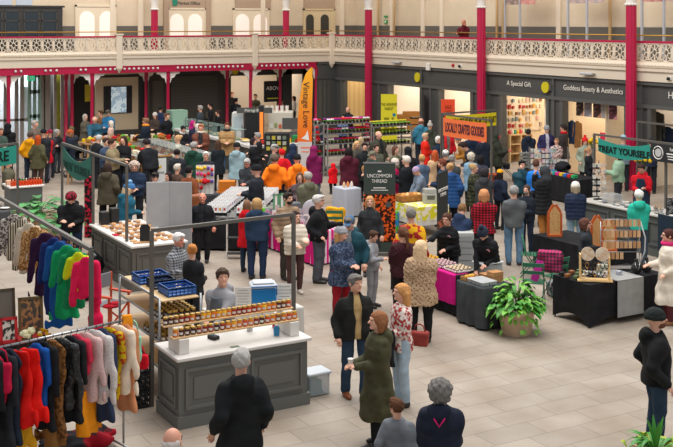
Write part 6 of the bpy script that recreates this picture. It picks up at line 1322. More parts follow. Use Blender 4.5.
# card stand and black table further back
clothed('black clothed table with trays of greeting cards in front of the gift shop', 21.6, 22.4, 23.5, 26.2, .75, BCL)
t = thing('card_display', 'tiered display of colourful greeting cards in front of the purple jacket', 'display', (*GD(549, 33.2), .75), fac(0)); MB().box(-.6, .6, -.1, .12, 0, .02).box(-.6, -.58, -.05, .12, 0, .7).box(.58, .6, -.05, .12, 0, .7).build('rack_frame', CHROME, t); CC = ['7A9AB0', 'B85A5A', 'D8C8A0', '5A8A7A', 'C87AA0', '4A6A9A', 'A8A8B0']; k = 0
for r in range(4):
    for i in range(10):
        if (i > 6 and r > 1): continue
        MB().box(-.57+i*.115, -.47+i*.115, -.06+r*.03, -.05+r*.03, .05+r*.16, .18+r*.16).build('greeting_card', mat(CC[(i*3+r*2) % 7], .7, 'noise', 'E0DCD4', 12), t)
t = thing('grey_card_rack', 'grey wire spinner left of the greeting card display', 'rack', (*GD(526.5, 33.4), .75), fac(0)); MB().tube([(0, 0, 0), (0, 0, .55)], .012, 6).build('spinner_pole', CHROME, t)
for i in range(5): MB().box(-.2, .2, -.06, .06, .06+i*.1, .12+i*.1).build('card_tray', mat('9A9C98', .6, 'noise', '5A5C5A', 20), t)
for i, c in enumerate(('2AA8A0', 'D82A8A', 'E8C020', '2A6AC0', 'C82020', '20A060')):
    tag(MB().box(-.08, .08, -.06, .06, 0, .09, .005).build('gift_pack', mat(c, .6), None, (21.75+.0*i, 24.7-.17*i, .75)), 'bright %s pack on the black clothed table below the greeting cards' % ['turquoise', 'pink', 'yellow', 'blue', 'red', 'green'][i], 'pack')
def stool(label, loc, rz=0, c='B8481C', h=.75):
    t = thing('bar_stool', label, 'stool', loc, rz); m = mat(c, .5); MB().lathe([(.0, 0), (.17, 0), (.18, .02), (.17, .04), (0, .04)], (0, 0, h), 14).build('seat', m, t)
    for a in range(4): q = a*PI/2+PI/4; MB().tube([(.2*math.cos(q), .2*math.sin(q), 0), (.12*math.cos(q), .12*math.sin(q), h)], .018, 6).build('leg', m, t)
    MB().tube([(.16*math.cos(a*PI/2+PI/4), .16*math.sin(a*PI/2+PI/4), .3) for a in range(4)], .012, 5, True).build('footrest', m, t); return t
stool('orange-red wooden stool with books on it behind the black padded jacket', (*G(553, 199), 0)); stool('orange-red wooden stool left of the mustard hat', (*G(493, 200), 0))
for i in range(3): tag(MB().box(-.1, .1, -.07, .07, 0, .025, .003).build('book', mat(['2A8A8A', 'C8C4BC', '3A6A9A'][i], .6), None, (*G(553, 199), .79+i*.026), .3*i), '%s book on the orange-red stool, %s of the pile' % (['teal', 'white', 'blue'][i], ['bottom', 'middle', 'top'][i]), 'book')
def pram(label, loc, rz):
    t = thing('pushchair', label, 'pushchair', loc, rz); K = mat('1C1D21', .7)
    for s in (-1, 1):
        MB().tube([(s*.24, -.4, .1), (s*.24, .1, .55), (s*.24, .45, 1.05)], .014, 6).build('frame_tube', mat('8A8C90', .4, metal=.6), t); MB().tube([(s*.24, .35, .1), (s*.24, 0, .5)], .014, 6).build('frame_tube', mat('8A8C90', .4, metal=.6), t)
        for y in (-.4, .35): MB().tube([(s*.27, y+.09*math.cos(a), .1+.09*math.sin(a)) for a in [2*PI*k/12 for k in range(12)]], .018, 5, True).build('wheel', BLACK, t)
    MB().tube([(-.24, .45, 1.05), (.24, .45, 1.05)], .018, 6).build('handle', BLACK, t)
    grow_obj('seat', [(('box', (0, 0, .5), (.18, .2, .05), .03), ID, 'u', 0), (('box', (0, .22, .68), (.18, .03, .2), .03), ID, 'u', .05)], K, t, .02); grow_obj('canopy', [(('ell', (0, .12, .85), (.24, .26, .2)), ID, 'u', 0), (('ell', (0, .0, .72), (.2, .35, .22)), ID, 's', 0)], K, t, .02); return t
pram('black pushchair pushed by the person in the dark olive hood', (*G(503, 181), 0), fac(80)); pram('black pushchair right of the grey hooded black padded jacket', (*G(566, 196), 0), fac(40)); pram('black pushchair in the walkway left of the khaki jacket', (*G(79, 176), 0), fac(60))
# banners frame in the middle distance
gantry('stall_frame', 'grey square-tube frame with the orange and yellow banners', (19.7, 27.5), (19.7, 25.1)); gantry('frame_bar', 'rear grey square-tube frame behind the yellow banner', (19.8, 27.75), (22.1, 27.9))
banner('orange banner reading LOCALLY CRAFTED GOODIES', (19.6, 27.35), (19.6, 25.2), 2.34, .55, mat('E8703A', .6), 'LOCALLY CRAFTED GOODIES', mat('4A2A3A'), .4, .02, .36)
banner('yellow banner with dark lettering behind the orange banner', (19.95, 27.7), (22.05, 27.85), 2.36, .42, mat('E0CC1C', .6), "TREATS & TREASURES FROM THE HEART", mat('3A3A1E'), .27, .02, .42)
# ---------------------------------------------------------------- centre
t = thing('roll_up_banner', 'tall dark roll-up banner reading UNCOMMON THREAD with an orange glowing picture below', 'banner', (*GD(379.5, 24.6), 0), fac(0))
MB().box(-.36, .36, -.01, .01, .08, 2.08).build('banner_sheet', mat('3C4540', .7), t); MB().box(-.36, .36, -.014, -.009, .3, 1.38).build('picture', mat('2A120A', .7, 'spots', 'D8581A', 15), t); MB().box(-.38, .38, -.08, .08, 0, .08, .01).build('base', GREYF, t); MB().box(-.37, .37, -.015, .015, 2.08, 2.11).build('top_bar', CHROME, t)
text('UNCOMMON', .115, PAPER, t, (0, -.016, 1.8), sx=.8); text('THREAD', .115, PAPER, t, (0, -.016, 1.68), sx=.8); MB().box(-.14, .14, -.014, -.01, 1.52, 1.54).box(-.19, .19, -.014, -.01, 1.47, 1.485).build('printed_lines', PAPER, t); MB().box(-.04, .04, -.014, -.01, 1.89, 1.92).build('small_mark', PAPER, t)
MB().prism([(.2+.07*math.cos(a), 1.15+.07*math.sin(a)) for a in [2*PI*k/12 for k in range(12)]], -.02, -.014, 'y').build('round_badge', mat('4A4A48', .6), t)
t = thing('roll_up_banner', 'second dark roll-up banner seen nearly edge-on right of the yellow table', 'banner', (*GD(442.5, 24.2), 0), fac(66)); MB().box(-.36, .36, -.01, .01, .08, 1.95).build('banner_sheet', mat('3A3D3C', .7), t); MB().box(-.36, .36, -.014, -.009, .2, .9).build('picture', mat('5A3A2A', .7, 'spots', 'C86A4A', 8), t); MB().box(-.38, .38, -.08, .08, 0, .08, .01).build('base', GREYF, t); text('UNCOMMON\nTHREAD', .11, PAPER, t, (0, -.016, 1.5))
YC = mat('D4CC2E', .7, 'conf', None, 9); t = clothed('table under a yellow floral cloth with boxes of food, right of the tall dark banner', 15.0, 15.85, 21.95, 23.6, .75, mat('C8C4BC', .7), low=.3); MB().box(-.03, .88, -.03, 1.68, .42, .757).build('table_cover', mat('D0C82A', .7, 'spots', 'E8DCC8', 9), t)
tag(grow_obj('wicker_tray', [(('box', (0, 0, .09), (.36, .22, .07), .01), ID, 'u', 0), (('box', (0, 0, .2), (.33, .19, .1), .0), ID, 's', 0)], mat('B07A42', .8, 'noise', '8A5A2E', 25), None, .018), 'wide shallow wooden tray on the yellow floral table', 'tray'); COL.objects[-1].location = (15.35, 22.9, .76)
for i in range(10): o = tag(MB().ball((0, 0, .05), (.08, .06, .05)).build('bread_roll', mat(['C89050', 'D8B078', 'A86A34'][i % 3], .8), None, (15.1+.12*(i % 5), 22.8+.16*(i//5), .86), i), 'bread roll or bag in the wooden tray on the yellow floral table', 'food', 'food in the wooden tray')
t = thing('cash_box', 'grey and white card machine box at the right end of the yellow floral table', 'box', (15.6, 22.35, .76), fac(10)); MB().box(-.17, .17, -.12, .12, 0, .24, .01).box(-.15, .15, -.1, .12, .24, .36, .01).build('box_body', mat('A8A8A2', .5), t); MB().box(-.1, .1, -.125, -.12, .1, .2).build('display', mat('5A5C58', .3), t)
tag(MB().box(-.2, .2, -.15, .15, 0, .55, .02).build('cool_bag', mat('1F7AB8', .5, 'spots', '4AA03A', 6), None, (14.75, 22.9, 0)), 'blue and green bag below the yellow floral cloth', 'bag')
t = clothed('small table under a white cloth left of the tall dark banner', 14.8, 15.3, 25.2, 25.8, .78, mat('B0B4BE', .7))
for i, (dx, c) in enumerate(((.2, 'E0B890'), (.35, 'D88A50'), (.5, 'E8D8C8'))): tag(MB().lathe([(.035, 0), (.045, .08), (.015, .15)], n=10).build('gift_bottle', mat(c, .5), None, (14.8+dx*.8, 25.5, .78)), '%s bottle on the small white clothed table' % ['peach', 'orange', 'cream'][i], 'bottle')
bistro('green folding chair under the mustard coat in the centre', (*GD(335, 25.8), 0), fac(175))
t = thing('draped_coat', 'mustard yellow coat hung over the green folding chair in the centre', 'coat', (*GD(335, 25.95), .3), fac(0)); grow_obj('cloth', [(('stk', [(0, 0, 0, .27, .1), (.4, 0, 0, .22, .08), (.55, 0, 0, .17, .07)]), ID, 'u', 0), (('cap', (-.16, 0, .5), (-.27, 0, .1), .06, .05), ID, 'u', .03), (('cap', (.16, 0, .5), (.27, 0, .1), .06, .05), ID, 'u', .03)], fb('DFA01A'), t, .018, wobble(.014, 20))
# pink striped table with goods
PS = mat('D8187A', .7, 'stripe', 'E8D0DC', 2.6)
clothed('table under a bright pink and white striped cloth behind the cream puffer', 11.3, 12.05, 20.6, 23.4, .75, PS)
k = 0
for i in range(14):
    for j in range(3):
        x, y = 11.42+j*.22+random.uniform(-.03, .03), 20.75+i*.19; c = ['D8D4CC', 'A8ACAC', 'C8BCB4', '7A8484', 'D8C8D0'][k % 5]; k += 1
        t = thing('small_picture', 'small white or grey picture card standing on the pink striped table', 'picture', (x, y, .75), fac(random.uniform(-30, 30)), 'standing pictures on the striped table'); MB().box(-.06, .06, -.01, .01, 0, random.uniform(.12, .2)).build('card_panel', mat(c, .6), t); MB().box(-.03, .03, -.014, -.01, .04, .08).build('motif', mat(['5A7A6A', 'B86A8A', '8A8A9A'][k % 3], .6), t)
for px, D, lab in ((276, 25.8, 'green framed card block, leftmost behind the striped table'), (282, 25.9, 'green framed card block, second behind the striped table')): framed(lab, (*GD(px, D), .78), .14, .42, mat('5A9A6E', .5), PAPER, fac(20), 0)
t = thing('round_stand', 'pale grey oval chair back behind the striped table', 'chair', (12.0, 21.9, 0), fac(0)); grow_obj('backrest', [(('ell', (0, 0, .95), (.24, .06, .26)), ID, 'u', 0)], mat('B0B0B4', .5), t, .02); MB().box(-.22, .22, -.4, 0, .44, .48, .01).build('seat', mat('A8A8AC', .5), t)
for s in (-1, 1):
    for y in (-.38, -.02): MB().cyl((s*.2, y, 0), .015, .46, 6).build('leg', CHROME, t)
tag(MB().box(-.14, .14, -.1, .1, 0, .3, .02).build('grey_case', mat('5E6266', .6), None, (11.9, 22.6, .75)), 'dark grey case on the striped table behind the oval chair back', 'case')
tag(MB().box(-.1, .1, -.08, .08, 0, .12, .01).build('green_tub', mat('6AD81E', .5), None, (11.45, 23.25, .75)), 'bright lime green tub above the dark blue hooded jacket', 'tub')
# white card table
ox, oy = G(203, 216, .8); ra = math.radians(-36)
def cl(x, y, z=0): return (ox+x*math.cos(ra)-y*math.sin(ra), oy+x*math.sin(ra)+y*math.cos(ra), z)
t = thing('trestle_table', 'long table with two raised banks of small white packets left of the orange hoodies', 'table', cl(0, 0), ra)
MB().box(-.3, 1.35, 0, 3.6, .72, .78).build('table_top', mat('8A8884', .7, 'noise', '3A3A3C', 12), t); drape(-.3, 1.35, 0, 3.6, .05, .72, .015).build('table_skirt', BCL, t)
for bx0, tag_ in ((0, 'left'), (.75, 'right')):
    r = thing('sloped_rack', 'sloping black rack under the %s bank of white packets' % tag_, 'rack', cl(bx0, .1, .78), ra); 
    for i in range(8): MB().box(0, .52, .1+i*.4, .14+i*.4, 0, .07+.0*i).build('rack_step', BLACK, r)
    pr = None; k = 0
    for i in range(15):
        for j in range(5):
            p = cl(bx0+.05+j*.105, .2+i*.21, .853); c = ['C03A3A', '3A8A5A', '8A4A9A', 'D8A02A', '2A4A8A', '8A8A8A'][(i*2+j*3) % 6]
            pr = thing('white_packet', 'small white packet with a coloured motif in the %s bank on the long table' % tag_, 'packet', p, ra+random.uniform(-.3, .3), 'white packets, %s bank' % tag_); MB().add([(-.046, -.04, 0), (.046, -.04, 0), (.046, .03, 0), (-.046, .03, 0), (-.046, .0, .15), (.046, .0, .15), (.046, .03, .15), (-.046, .03, .15)], [(0, 3, 2, 1), (4, 5, 6, 7), (0, 1, 5, 4), (1, 2, 6, 5), (2, 3, 7, 6), (3, 0, 4, 7)]).build('packet_body', mat('DCDAD8', .6), pr)
            MB().box(-.024, .024, -.03, -.022, .05, .11).build('motif', mat(c, .6), pr)
t = thing('wire_trolley', 'white and black wire trolley beside the red coat', 'trolley', (*GD(236, 24.3), 0), fac(0))
for x in (-.2, .2):
    for y in (-.1, .1): MB().cyl((x, y, 0), .012, .85, 6).build('post', PAPER, t)
for z in (.1, .45, .8): MB().box(-.2, .2, -.1, .1, z, z+.02).build('shelf', BLACK, t)
# pompom rack
t = thing('wire_rack', 'white wire rack of red, pink and orange pompom flowers in front of the white-haired seller', 'rack', (*GD(205, 27.4), .95), fac(0)); b = MB()
for i in range(5): b.tube([(-.22+i*.11, 0, 0), (-.22+i*.11, 0, .72)], .006, 4)
for i in range(5): b.tube([(-.22, 0, i*.18), (.22, 0, i*.18)], .006, 4)
b.box(-.23, .23, .01, .02, 0, .72); b.build('wire_grid', PAPER, t)
random.seed(5)
for i in range(17): MB().ball((-.18+.09*(i % 5), -.03, .64-.15*(i//5)+random.uniform(-.03, .03)), .045 if i != 12 else .08, 8, 6).build('pompom', mat(['C81C24', 'E84A8A', 'E87A1C', 'D82A3A', '6A4AA0', 'E8C02A'][random.randrange(6)], .9), t)
clothed('small dark table under the pompom rack', *(lambda q: (q[0]-.35, q[0]+.35, q[1]-.25, q[1]+.35))(GD(205, 27.4)), .95, mat('3A3A3C', .8))
tag(grow_obj('brown_handbag', [(('box', (0, 0, 0), (.16, .06, .16), .05), ID, 'u', 0)], mat('8A4A22', .5), None, .016, wobble(.01, 20)), 'large brown leather bag beside the right end of the grey screen', 'bag'); COL.objects[-1].location = (*GD(195, 26.0), .95); COL.objects[-1].rotation_euler.z = fac(20)
# ---------------------------------------------------------------- feather flag
t = thing('feather_flag', 'tall orange feather flag with black script lettering in the middle of the hall', 'flag', (*GD(312.5, 33.2), 0), fac(0))
MB().tube([(0, 0, 0), (0, 0, 2.6), (.02, 0, 3.5), (-.02, 0, 3.85), (-.2, 0, 3.97)], [.018, .016, .012, .01, .008], 8).build('pole', BLACK, t); MB().box(-.3, .3, -.3, .3, 0, .05, .01).build('base', GREYF, t)
L_ = [(-.42, .62), (-.46, 1.6), (-.45, 2.3), (-.4, 2.9), (-.32, 3.4), (-.2, 3.72), (-.04, 3.9)]
def fpoly(z0, z1): 
    P2 = [(x, z) for x, z in L_ if z0 < z < z1]; xi = lambda z: float(np.interp(z, [p[1] for p in L_], [p[0] for p in L_])); return [(0, z0), (0, z1)]+[(xi(z1), z1)]+P2[::-1]+[(xi(z0), z0)]
g = MB().prism([(0, 1.62), (0.01, 3.88), (-.04, 3.9), (-.2, 3.72), (-.32, 3.4), (-.4, 2.9), (-.45, 2.3), (-.46, 1.62)], -.008, .008, 'y')
mo = bpy.data.materials.new('flag_orange'); mo.use_nodes = True; nt = mo.node_tree; gr = nt.nodes.new('ShaderNodeTexGradient'); mp = nt.nodes.new('ShaderNodeMapping'); tc = nt.nodes.new('ShaderNodeTexCoord'); mp.inputs['Rotation'].default_value = (0, PI/2, 0); mp.inputs['Location'].default_value = (-.75, 0, 0); mp.inputs['Scale'].default_value = (.45, .45, .45)
nt.links.new(tc.outputs['Object'], mp.inputs[0]); rp = nt.nodes.new('ShaderNodeValToRGB'); rp.color_ramp.elements[0].color = lin('EE6A14'); rp.color_ramp.elements[1].color = lin('F0AC1E'); nt.links.new(mp.outputs[0], gr.inputs[0]); nt.links.new(gr.outputs[0], rp.inputs[0]); nt.links.new(rp.outputs[0], nt.nodes['Principled BSDF'].inputs['Base Color'])
g.build('flag_cloth', mo, t); MB().prism([(0, .6), (0, 1.62), (-.46, 1.62), (-.42, .6)], -.008, .008, 'y').build('flag_foot', mat('D0C8C4', .7), t)
o = text('Vintage Love', .27, BLACK, t, (-.2, -.014, 2.75), (PI/2, PI/2, 0)); MB().prism([(-.34, 1.72), (-.1, 1.66), (-.15, 1.98), (-.22, 1.82)], -.013, -.008, 'y').build('white_mark', PAPER, t); MB().box(-.36, -.08, -.012, -.008, 1.42, 1.46).box(-.34, -.1, -.012, -.008, 1.3, 1.33).build('printed_lines', mat('E87A5A', .7), t)
# ---------------------------------------------------------------- flower trolleys
def ftrolley(label, x0, x1, y0, y1, h=1.78, zs=(.25, .7, 1.1, 1.45)):
    t = thing('plant_trolley', label, 'trolley', (x0, y0, 0)); m = mat('A2A4A4', .4, metal=.5)
    for x in (0, x1-x0):
        for y in (0, y1-y0): MB().box(x-.02, x+.02, y-.02, y+.02, 0, h).build('post', m, t)
    for z in zs+(h,): MB().box(0, x1-x0, 0, y1-y0, z-.03, z).build('shelf', mat('7E807E', .5, metal=.3), t)
    return t
TR = [(17.85, 18.2, 32.4, 33.2), (18.3, 20.05, 32.3, 32.9), (20.15, 21.75, 32.3, 32.95)]
ftrolley('narrow metal plant trolley right of the feather flag', *TR[0]); ftrolley('wide metal plant trolley stacked with red and pink flowers', *TR[1]); ftrolley('metal plant trolley of green seedlings in front of the yellow sign', *TR[2], h=1.6, zs=(.4, .95, 1.3))
def potted(label, grp, fl, leaf='4A8A2E'):
    t = thing('potted_flower', label, 'plant', (0, 0, 0), 0, grp); MB().lathe([(.04, 0), (.055, .08)], n=8).build('pot', mat('3A2E28', .7), t); b = MB()
    for a in range(7): q = a*.9; leafy(b, (0, 0, .08), (.09*math.cos(q), .09*math.sin(q), .12), .05, .02, 3)
    b.build('leaves', mat(leaf, .6), t)
    if fl:
        c = MB()
        for a in range(5): q = a*1.26; c.ball((.04*math.cos(q), .04*math.sin(q), .15), .032, 6, 4)
        c.build('blooms', mat(fl, .7), t)
    return t
for ti, zs, cols, lab, grp in ((1, (1.78, 1.45, 1.1, .7), ['C81C34', 'D8488A', 'E8E0E0', '8A2A8A', 'C8142A'], 'small potted flower on the wide plant trolley', 'flowers on the wide trolley'), (0, (1.78, 1.1, .7), ['C81C34', 'D86AA0'], 'small potted flower on the narrow plant trolley', 'flowers on the narrow trolley'), (2, (1.6, 1.3, .95), [None, None, 'D8C83A'], 'small green pot plant on the seedling trolley', 'seedlings on the right trolley')):
    x0, x1, y0, y1 = TR[ti]; ps = []
    for c in cols: ps.append(potted(lab, grp, c, ['4A8A2E', '5AA03A', '7AB83A'][ti % 3]))
    n = int((x1-x0)/.145); used = set()
    for z in zs:
        for j in range(2):
            for i in range(n):
                k = (i*3+j+int(z*10)) % len(cols) if ti != 1 else (int(z*7)+i//2+j) % len(cols); loc = (x0+.09+i*.145, y0+.1+j*.25, z)
                if k not in used: used.add(k); ps[k].location = loc
                else: dup(ps[k], loc)
    for k, p in enumerate(ps):
        if k not in used: p.location = (x0+.1, y1-.1, zs[0])
# red hanging bags on narrow trolley
tag(MB().box(-.1, .1, -.05, .05, 0, .45, .03).build('red_watering_can', mat('C8141E', .5), None, (18.02, 32.55, 1.1)), 'tall red pack on the narrow plant trolley', 'pack')
def panel_sign(label, px, D, w, z0, z1, m, body, tm, size, rz=0, sx=.6):
    t = thing('standing_sign', label, 'sign', (*GD(px, D), 0), fac(rz)); MB().box(-w/2, w/2, -.015, .015, z0, z1).build('panel', m, t)
    MB().box(-w/2, -w/2+.03, .015, .05, 0, z1*.9).box(w/2-.03, w/2, .015, .05, 0, z1*.9).build('support', GREYF, t); text(body, size, tm, t, (0, -.02, z1-.5), sx=sx); return t
t = panel_sign('tall yellow upright sign with dark print beside the first shop pier', 389, 43, .64, .5, 2.42, mat('D8CC1C', .6), 'THE WEEKEND\nMARKET', mat('3A3A18'), .17, 0, .55); MB().box(-.2, .0, -.02, -.014, .9, 1.5).box(.1, .2, -.02, -.014, .8, 1.5).build('print_block', mat('8A8418', .7), t); MB().prism([(.2+.07*math.cos(a), 1.6+.07*math.sin(a)) for a in [2*PI*k/12 for k in range(12)]], -.02, -.015, 'y').build('blue_dot', mat('1A7A8A', .6), t)
panel_sign('tall orange-red upright sign with dark print in the shop left of the middle column', 448, 41, .52, .7, 2.36, mat('E8481A', .6), 'SALE\nGIFTS\nPLANTS', mat('6A2010'), .2, 0, .6)
# crates in the first shop
for i, (px, py, s) in enumerate(((411, 114, 1), (403, 117, .8), (411, 121, 1), (402, 123, .8), (415, 127, 1))):
    D = 44.3; tag(MB().box(-.33*s, .33*s, -.2, .2, 0, .2).build('wooden_box', mat('B0763A', .8, 'boards', '7A4A20', 6), None, (*GD(px, D), max(0, zat(py, D)-.1)), fac(0)), 'brown wooden box stacked behind the shop opening, %s' % ['top right', 'top left', 'middle right', 'middle left', 'lowest'][i], 'box')
t = thing('storage_rack', 'dark metal rack holding the wooden boxes in the shop behind the teal jacket', 'rack', (*GD(409, 44.6), 0), fac(0))
for x in (-.6, .6): MB().box(x-.02, x+.02, -.25, .25, 0, 2.3).build('post', BLACK, t)
for z in (.55, .82, 1.1, 1.38): MB().box(-.6, .6, -.25, .25, z-.03, z).build('shelf', GREYF, t)
# ---------------------------------------------------------------- fruit stall and display counters
t = thing('market_table', 'long wooden fruit table in front of the big wall screen', 'table', (11.7, 38.3, 0)); MB().box(0, 3.3, 0, .9, .85, .9).build('table_top', WOOD, t)
for x in (.1, 1.6, 3.2):
    for y in (.08, .82): MB().box(x-.03, x+.03, y-.03, y+.03, 0, .85).build('leg', WOOD, t)
FC = [('D8C818', 'lemon'), ('D86A14', 'orange'), ('B81C1C', 'tomato'), ('6AA82A', 'green apple'), ('E8A020', 'peach')]
for i in range(7):
    c, nm = FC[i % 5]; x, y = 11.95+i*.45, 38.55+.3*(i % 2); t = thing('fruit_basket', 'wicker fruit basket on the long table, number %s from the left' % ['one', 'two', 'three', 'four', 'five', 'six', 'seven'][i], 'basket', (x, y, .9)); MB().lathe([(.15, 0), (.2, .14), (.18, .14), (.14, .03)], n=14).build('basket_body', mat('B88A4A', .8, 'noise', '8A5E2A', 25), t)
    pr = None
    for k in range(9):
        a = k*2.4; q = .035*math.sqrt(k)*1.3; p = (x+q*math.cos(a), y+q*math.sin(a), .99+.02*(9-k)/3)
        if pr is None: pr = tag(MB().ball((0, 0, .03), .042, 8, 6).build('fruit', mat(c, .5), None, p), '%s in the %s fruit basket of the long table' % (nm, ['first', 'second', 'third', 'fourth', 'fifth', 'sixth', 'seventh'][i]), 'fruit', '%ss in basket %d' % (nm, i+1))
        else: dup(pr, p)
crt = thing('fruit_crate', 'open crate of yellow lemons at the near side of the fruit stall', 'crate', (*GD(83, 35.5), .55), fac(0)); MB().box(-.5, .5, -.3, .3, 0, .05).box(-.5, .5, -.3, -.28, 0, .14).box(-.5, .5, .28, .3, 0, .14).box(-.5, -.48, -.3, .3, 0, .14).box(.48, .5, -.3, .3, 0, .14).box(-.45, -.4, -.25, -.2, -.55, 0).box(.4, .45, -.25, -.2, -.55, 0).box(-.45, -.4, .2, .25, -.55, 0).box(.4, .45, .2, .25, -.55, 0).build('crate_body', WOOD, crt)
pr = tag(MB().ball((0, 0, .03), (.045, .04, .04), 8, 6).build('lemon', mat('D8D020', .5)), 'yellow lemon in the open crate', 'fruit', 'lemons in the crate'); cx0, cy0 = GD(83, 35.5); f = True
for i in range(10):
    for j in range(6):
        u, v_ = -.42+i*.093, -.23+j*.09; p = (cx0+u*cs+v_*sn, cy0-u*sn+v_*cs, .6+random.uniform(0, .05))
        if f: pr.location = p; f = False
        else: dup(pr, p)
def glasscase(label, x0, x1, y0, y1, h, face, hg=.35, items=None, ig='', il='', icat='food', ic=('C89050', 'A86A34', 'D8C8A0')):
    t = thing('display_counter', label, 'counter', (x0, y0, 0)); X, Y = x1-x0, y1-y0; MB().box(0, X, 0, Y, 0, h, .01).build('counter_body', face, t); MB().box(-.02, X+.02, -.02, Y+.02, h, h+.03).build('worktop', WTOP, t)
    for n, (a, b, c, d) in enumerate(((0, X, 0, .01), (0, .01, 0, Y))): MB().box(a, b, c, d, h+.03, h+hg).build('glass_pane', mat('A8B8B4', .1, alpha=.25), t)
    MB().box(0, X, 0, Y, h+hg, h+hg+.02).build('top_shelf', mat('B8C0BC', .2, alpha=.5), t)
    return t
glasscase('display counter with the banana poster on its end', 11.3, 12.1, 31.2, 36.5, .85, mat('3E3B36', .6), .3); glasscase('second glass display counter beside the banana poster counter', 13.0, 13.7, 31.2, 36.5, .85, mat('4A4640', .6), .3)
bb = 0
for x0 in (11.45, 13.1):
    gp = 'baked goods in the %s glass counter' % ('left' if x0 < 12 else 'right'); pr = []
    for c in ('C89050', 'A8642E', 'D8C8B0', 'B84A3A'): pr.append(tag(MB().ball((0, 0, .03), (.08, .06, .045), 8, 5).build('pastry', mat(c, .7), None, (x0, 31.4, .885)), 'pastry or bun inside the %s glass counter' % ('left' if x0 < 12 else 'right'), 'food', gp))
    for i in range(24):
        for j in range(3):
            if i or j: dup(pr[(i//2+j) % 4], (x0+j*.18, 31.45+i*.2, .885))
    for k_, p in enumerate(pr): p.location = (x0+.13*k_, 31.35, .885)
t = thing('poster_board', 'dark board with wooden edge and a white banana poster', 'sign', (11.25, 31.12, 0)); MB().box(0, .95, 0, .04, .1, 1.2).build('board', mat('4A4A46', .7), t); MB().box(-.04, 0, 0, .05, 0, 1.24).box(0, .95, 0, .05, 1.2, 1.24).build('edge_trim', mat('B8803A', .6), t)
MB().box(.22, .74, -.015, -.001, .45, 1.16).build('poster', mat('D8DAD8', .6), t); MB().prism([(.38, .92), (.42, .86), (.5, .84), (.58, .88), (.6, .95), (.57, .94), (.5, .9), (.42, .92)], -.025, -.015, 'y').build('banana_picture', mat('D8B418', .5), t); text('BANANAS', .09, INK, t, (.48, -.02, .72))
# white food counters (L shape)
FCN = mat('55504A', .6)
counter('curving white-topped food counter running away towards the shutter', 16.0, 16.8, 34.4, 41.0, 1.05, FCN, mat('D8D6D0', .35), panels=False, tt=.1); counter('white-topped food counter running right towards the feather flag', 16.0, 18.9, 33.45, 34.25, 1.05, FCN, mat('D8D6D0', .35), panels=False, tt=.1)
for i, (x, y) in enumerate(((16.2, 35.2), (16.25, 37.0), (16.2, 38.8))): glass = thing('glass_sneeze_guard', 'clear glass food guard on the receding counter, %s from the corner' % ['first', 'second', 'third'][i], 'guard', (x, y, 1.05)); MB().box(0, .015, 0, 1.4, 0, .38).build('glass_pane', mat('9AB8B0', .1, alpha=.35), glass); MB().box(0, .4, 0, 1.4, .38, .4).build('top_shelf', mat('A8C0B8', .1, alpha=.45), glass)
k = 0; pr = None
for i in range(14): 
    x, y = 16.35+.15*(i % 2), 34.7+i*.42; c = ['D8C090', 'C89A4A', 'A8B48A', 'E0D0B0'][i % 4]; t = thing('food_tray', 'metal tray of food on the receding white counter', 'tray', (x, y, 1.05), 0, 'food trays on the white counter'); MB().box(-.14, .14, -.16, .16, 0, .03, .005).build('tray_body', CHROME, t); MB().box(-.12, .12, -.14, .14, .03, .08, .02).build('food', mat(c, .7, 'noise', None, 20), t)
t = thing('green_cabinet', 'pale green box cabinet at the far end of the white counter', 'cabinet', (*GD(177, 43.6), 0), 0); MB().box(-.35, .35, -.3, .3, 0, 1.75, .02).build('cabinet_body', mat('7FA08C', .5), t); MB().box(-.3, .3, -.32, -.3, .9, 1.7).build('door', mat('8FB09C', .4), t)
t = thing('fridge', 'tall cream fridge unit left of the black screen panel behind the food counter', 'fridge', (*GD(238.5, 40.2), 0), fac(0)); MB().box(-.22, .22, -.3, .3, 0, 1.95, .02).build('cabinet_body', mat('C8C8C4', .4), t); MB().box(-.16, .16, -.31, -.3, 1.3, 1.8).build('notice', mat('A8B4B8', .5), t); MB().box(.14, .18, -.33, -.3, 1.0, 1.5).build('handle', STEEL, t)
t = thing('black_cabinet', 'tall black cabinet with vertical slats behind the food counter', 'cabinet', (*GD(252.5, 40.0), 0), fac(0)); b = MB().box(-.26, .26, -.3, .3, 0, 1.95)
for i in range(5): b.box(-.22+i*.1, -.19+i*.1, -.32, -.3, .8, 1.9)
b.build('cabinet_body', mat('19191B', .5), t); MB().box(-.55, .75, -.34, -.3, 1.95, 2.15).build('sign_board', mat('4A4A46', .6), t); text('Pierogi Bar', .14, PAPER, t, (.05, -.35, 2.05))
t = thing('patio_heater', 'slim black column with an orange glowing panel behind the food counter', 'heater', (*GD(261.5, 38.4), 0), fac(0)); MB().box(-.09, .09, -.06, .06, 0, 2.35, .01).build('column_body', mat('3A3A3A', .4), t); MB().box(-.06, .06, -.075, -.06, 1.15, 2.1).build('glowing_panel', mat('E87A2A', .5, emit=.6), t); MB().box(-.07, .07, -.075, -.06, 2.12, 2.3).build('display', BLACK, t)
t = thing('food_kiosk', 'cream food kiosk box with papers on it behind the right food counter', 'kiosk', (*GD(281, 40.5), 0), fac(0)); MB().box(-.45, .45, -.4, .4, 0, 1.95, .02).build('kiosk_body', mat('C8C0B0', .5), t); MB().box(-.5, .5, -.5, .4, 1.2, 1.24).build('serving_shelf', PLY, t)
for i in range(5): MB().box(-.38+i*.16, -.28+i*.16, -.43, -.4, 1.35+.05*(i % 2), 1.5+.05*(i % 2)).build('notice', mat(['D8D4C8', '8A9A5A', 'C85A3A', '3A6A5A', 'D8C83A'][i], .6), t)
t = thing('drinks_fridge', 'black glass-fronted fridge with yellow packs beside the glowing heater', 'fridge', (*GD(277, 36.6), 0), fac(0)); MB().box(-.42, .42, -.2, .3, 0, 1.55, .01).build('cabinet_body', BLACK, t)
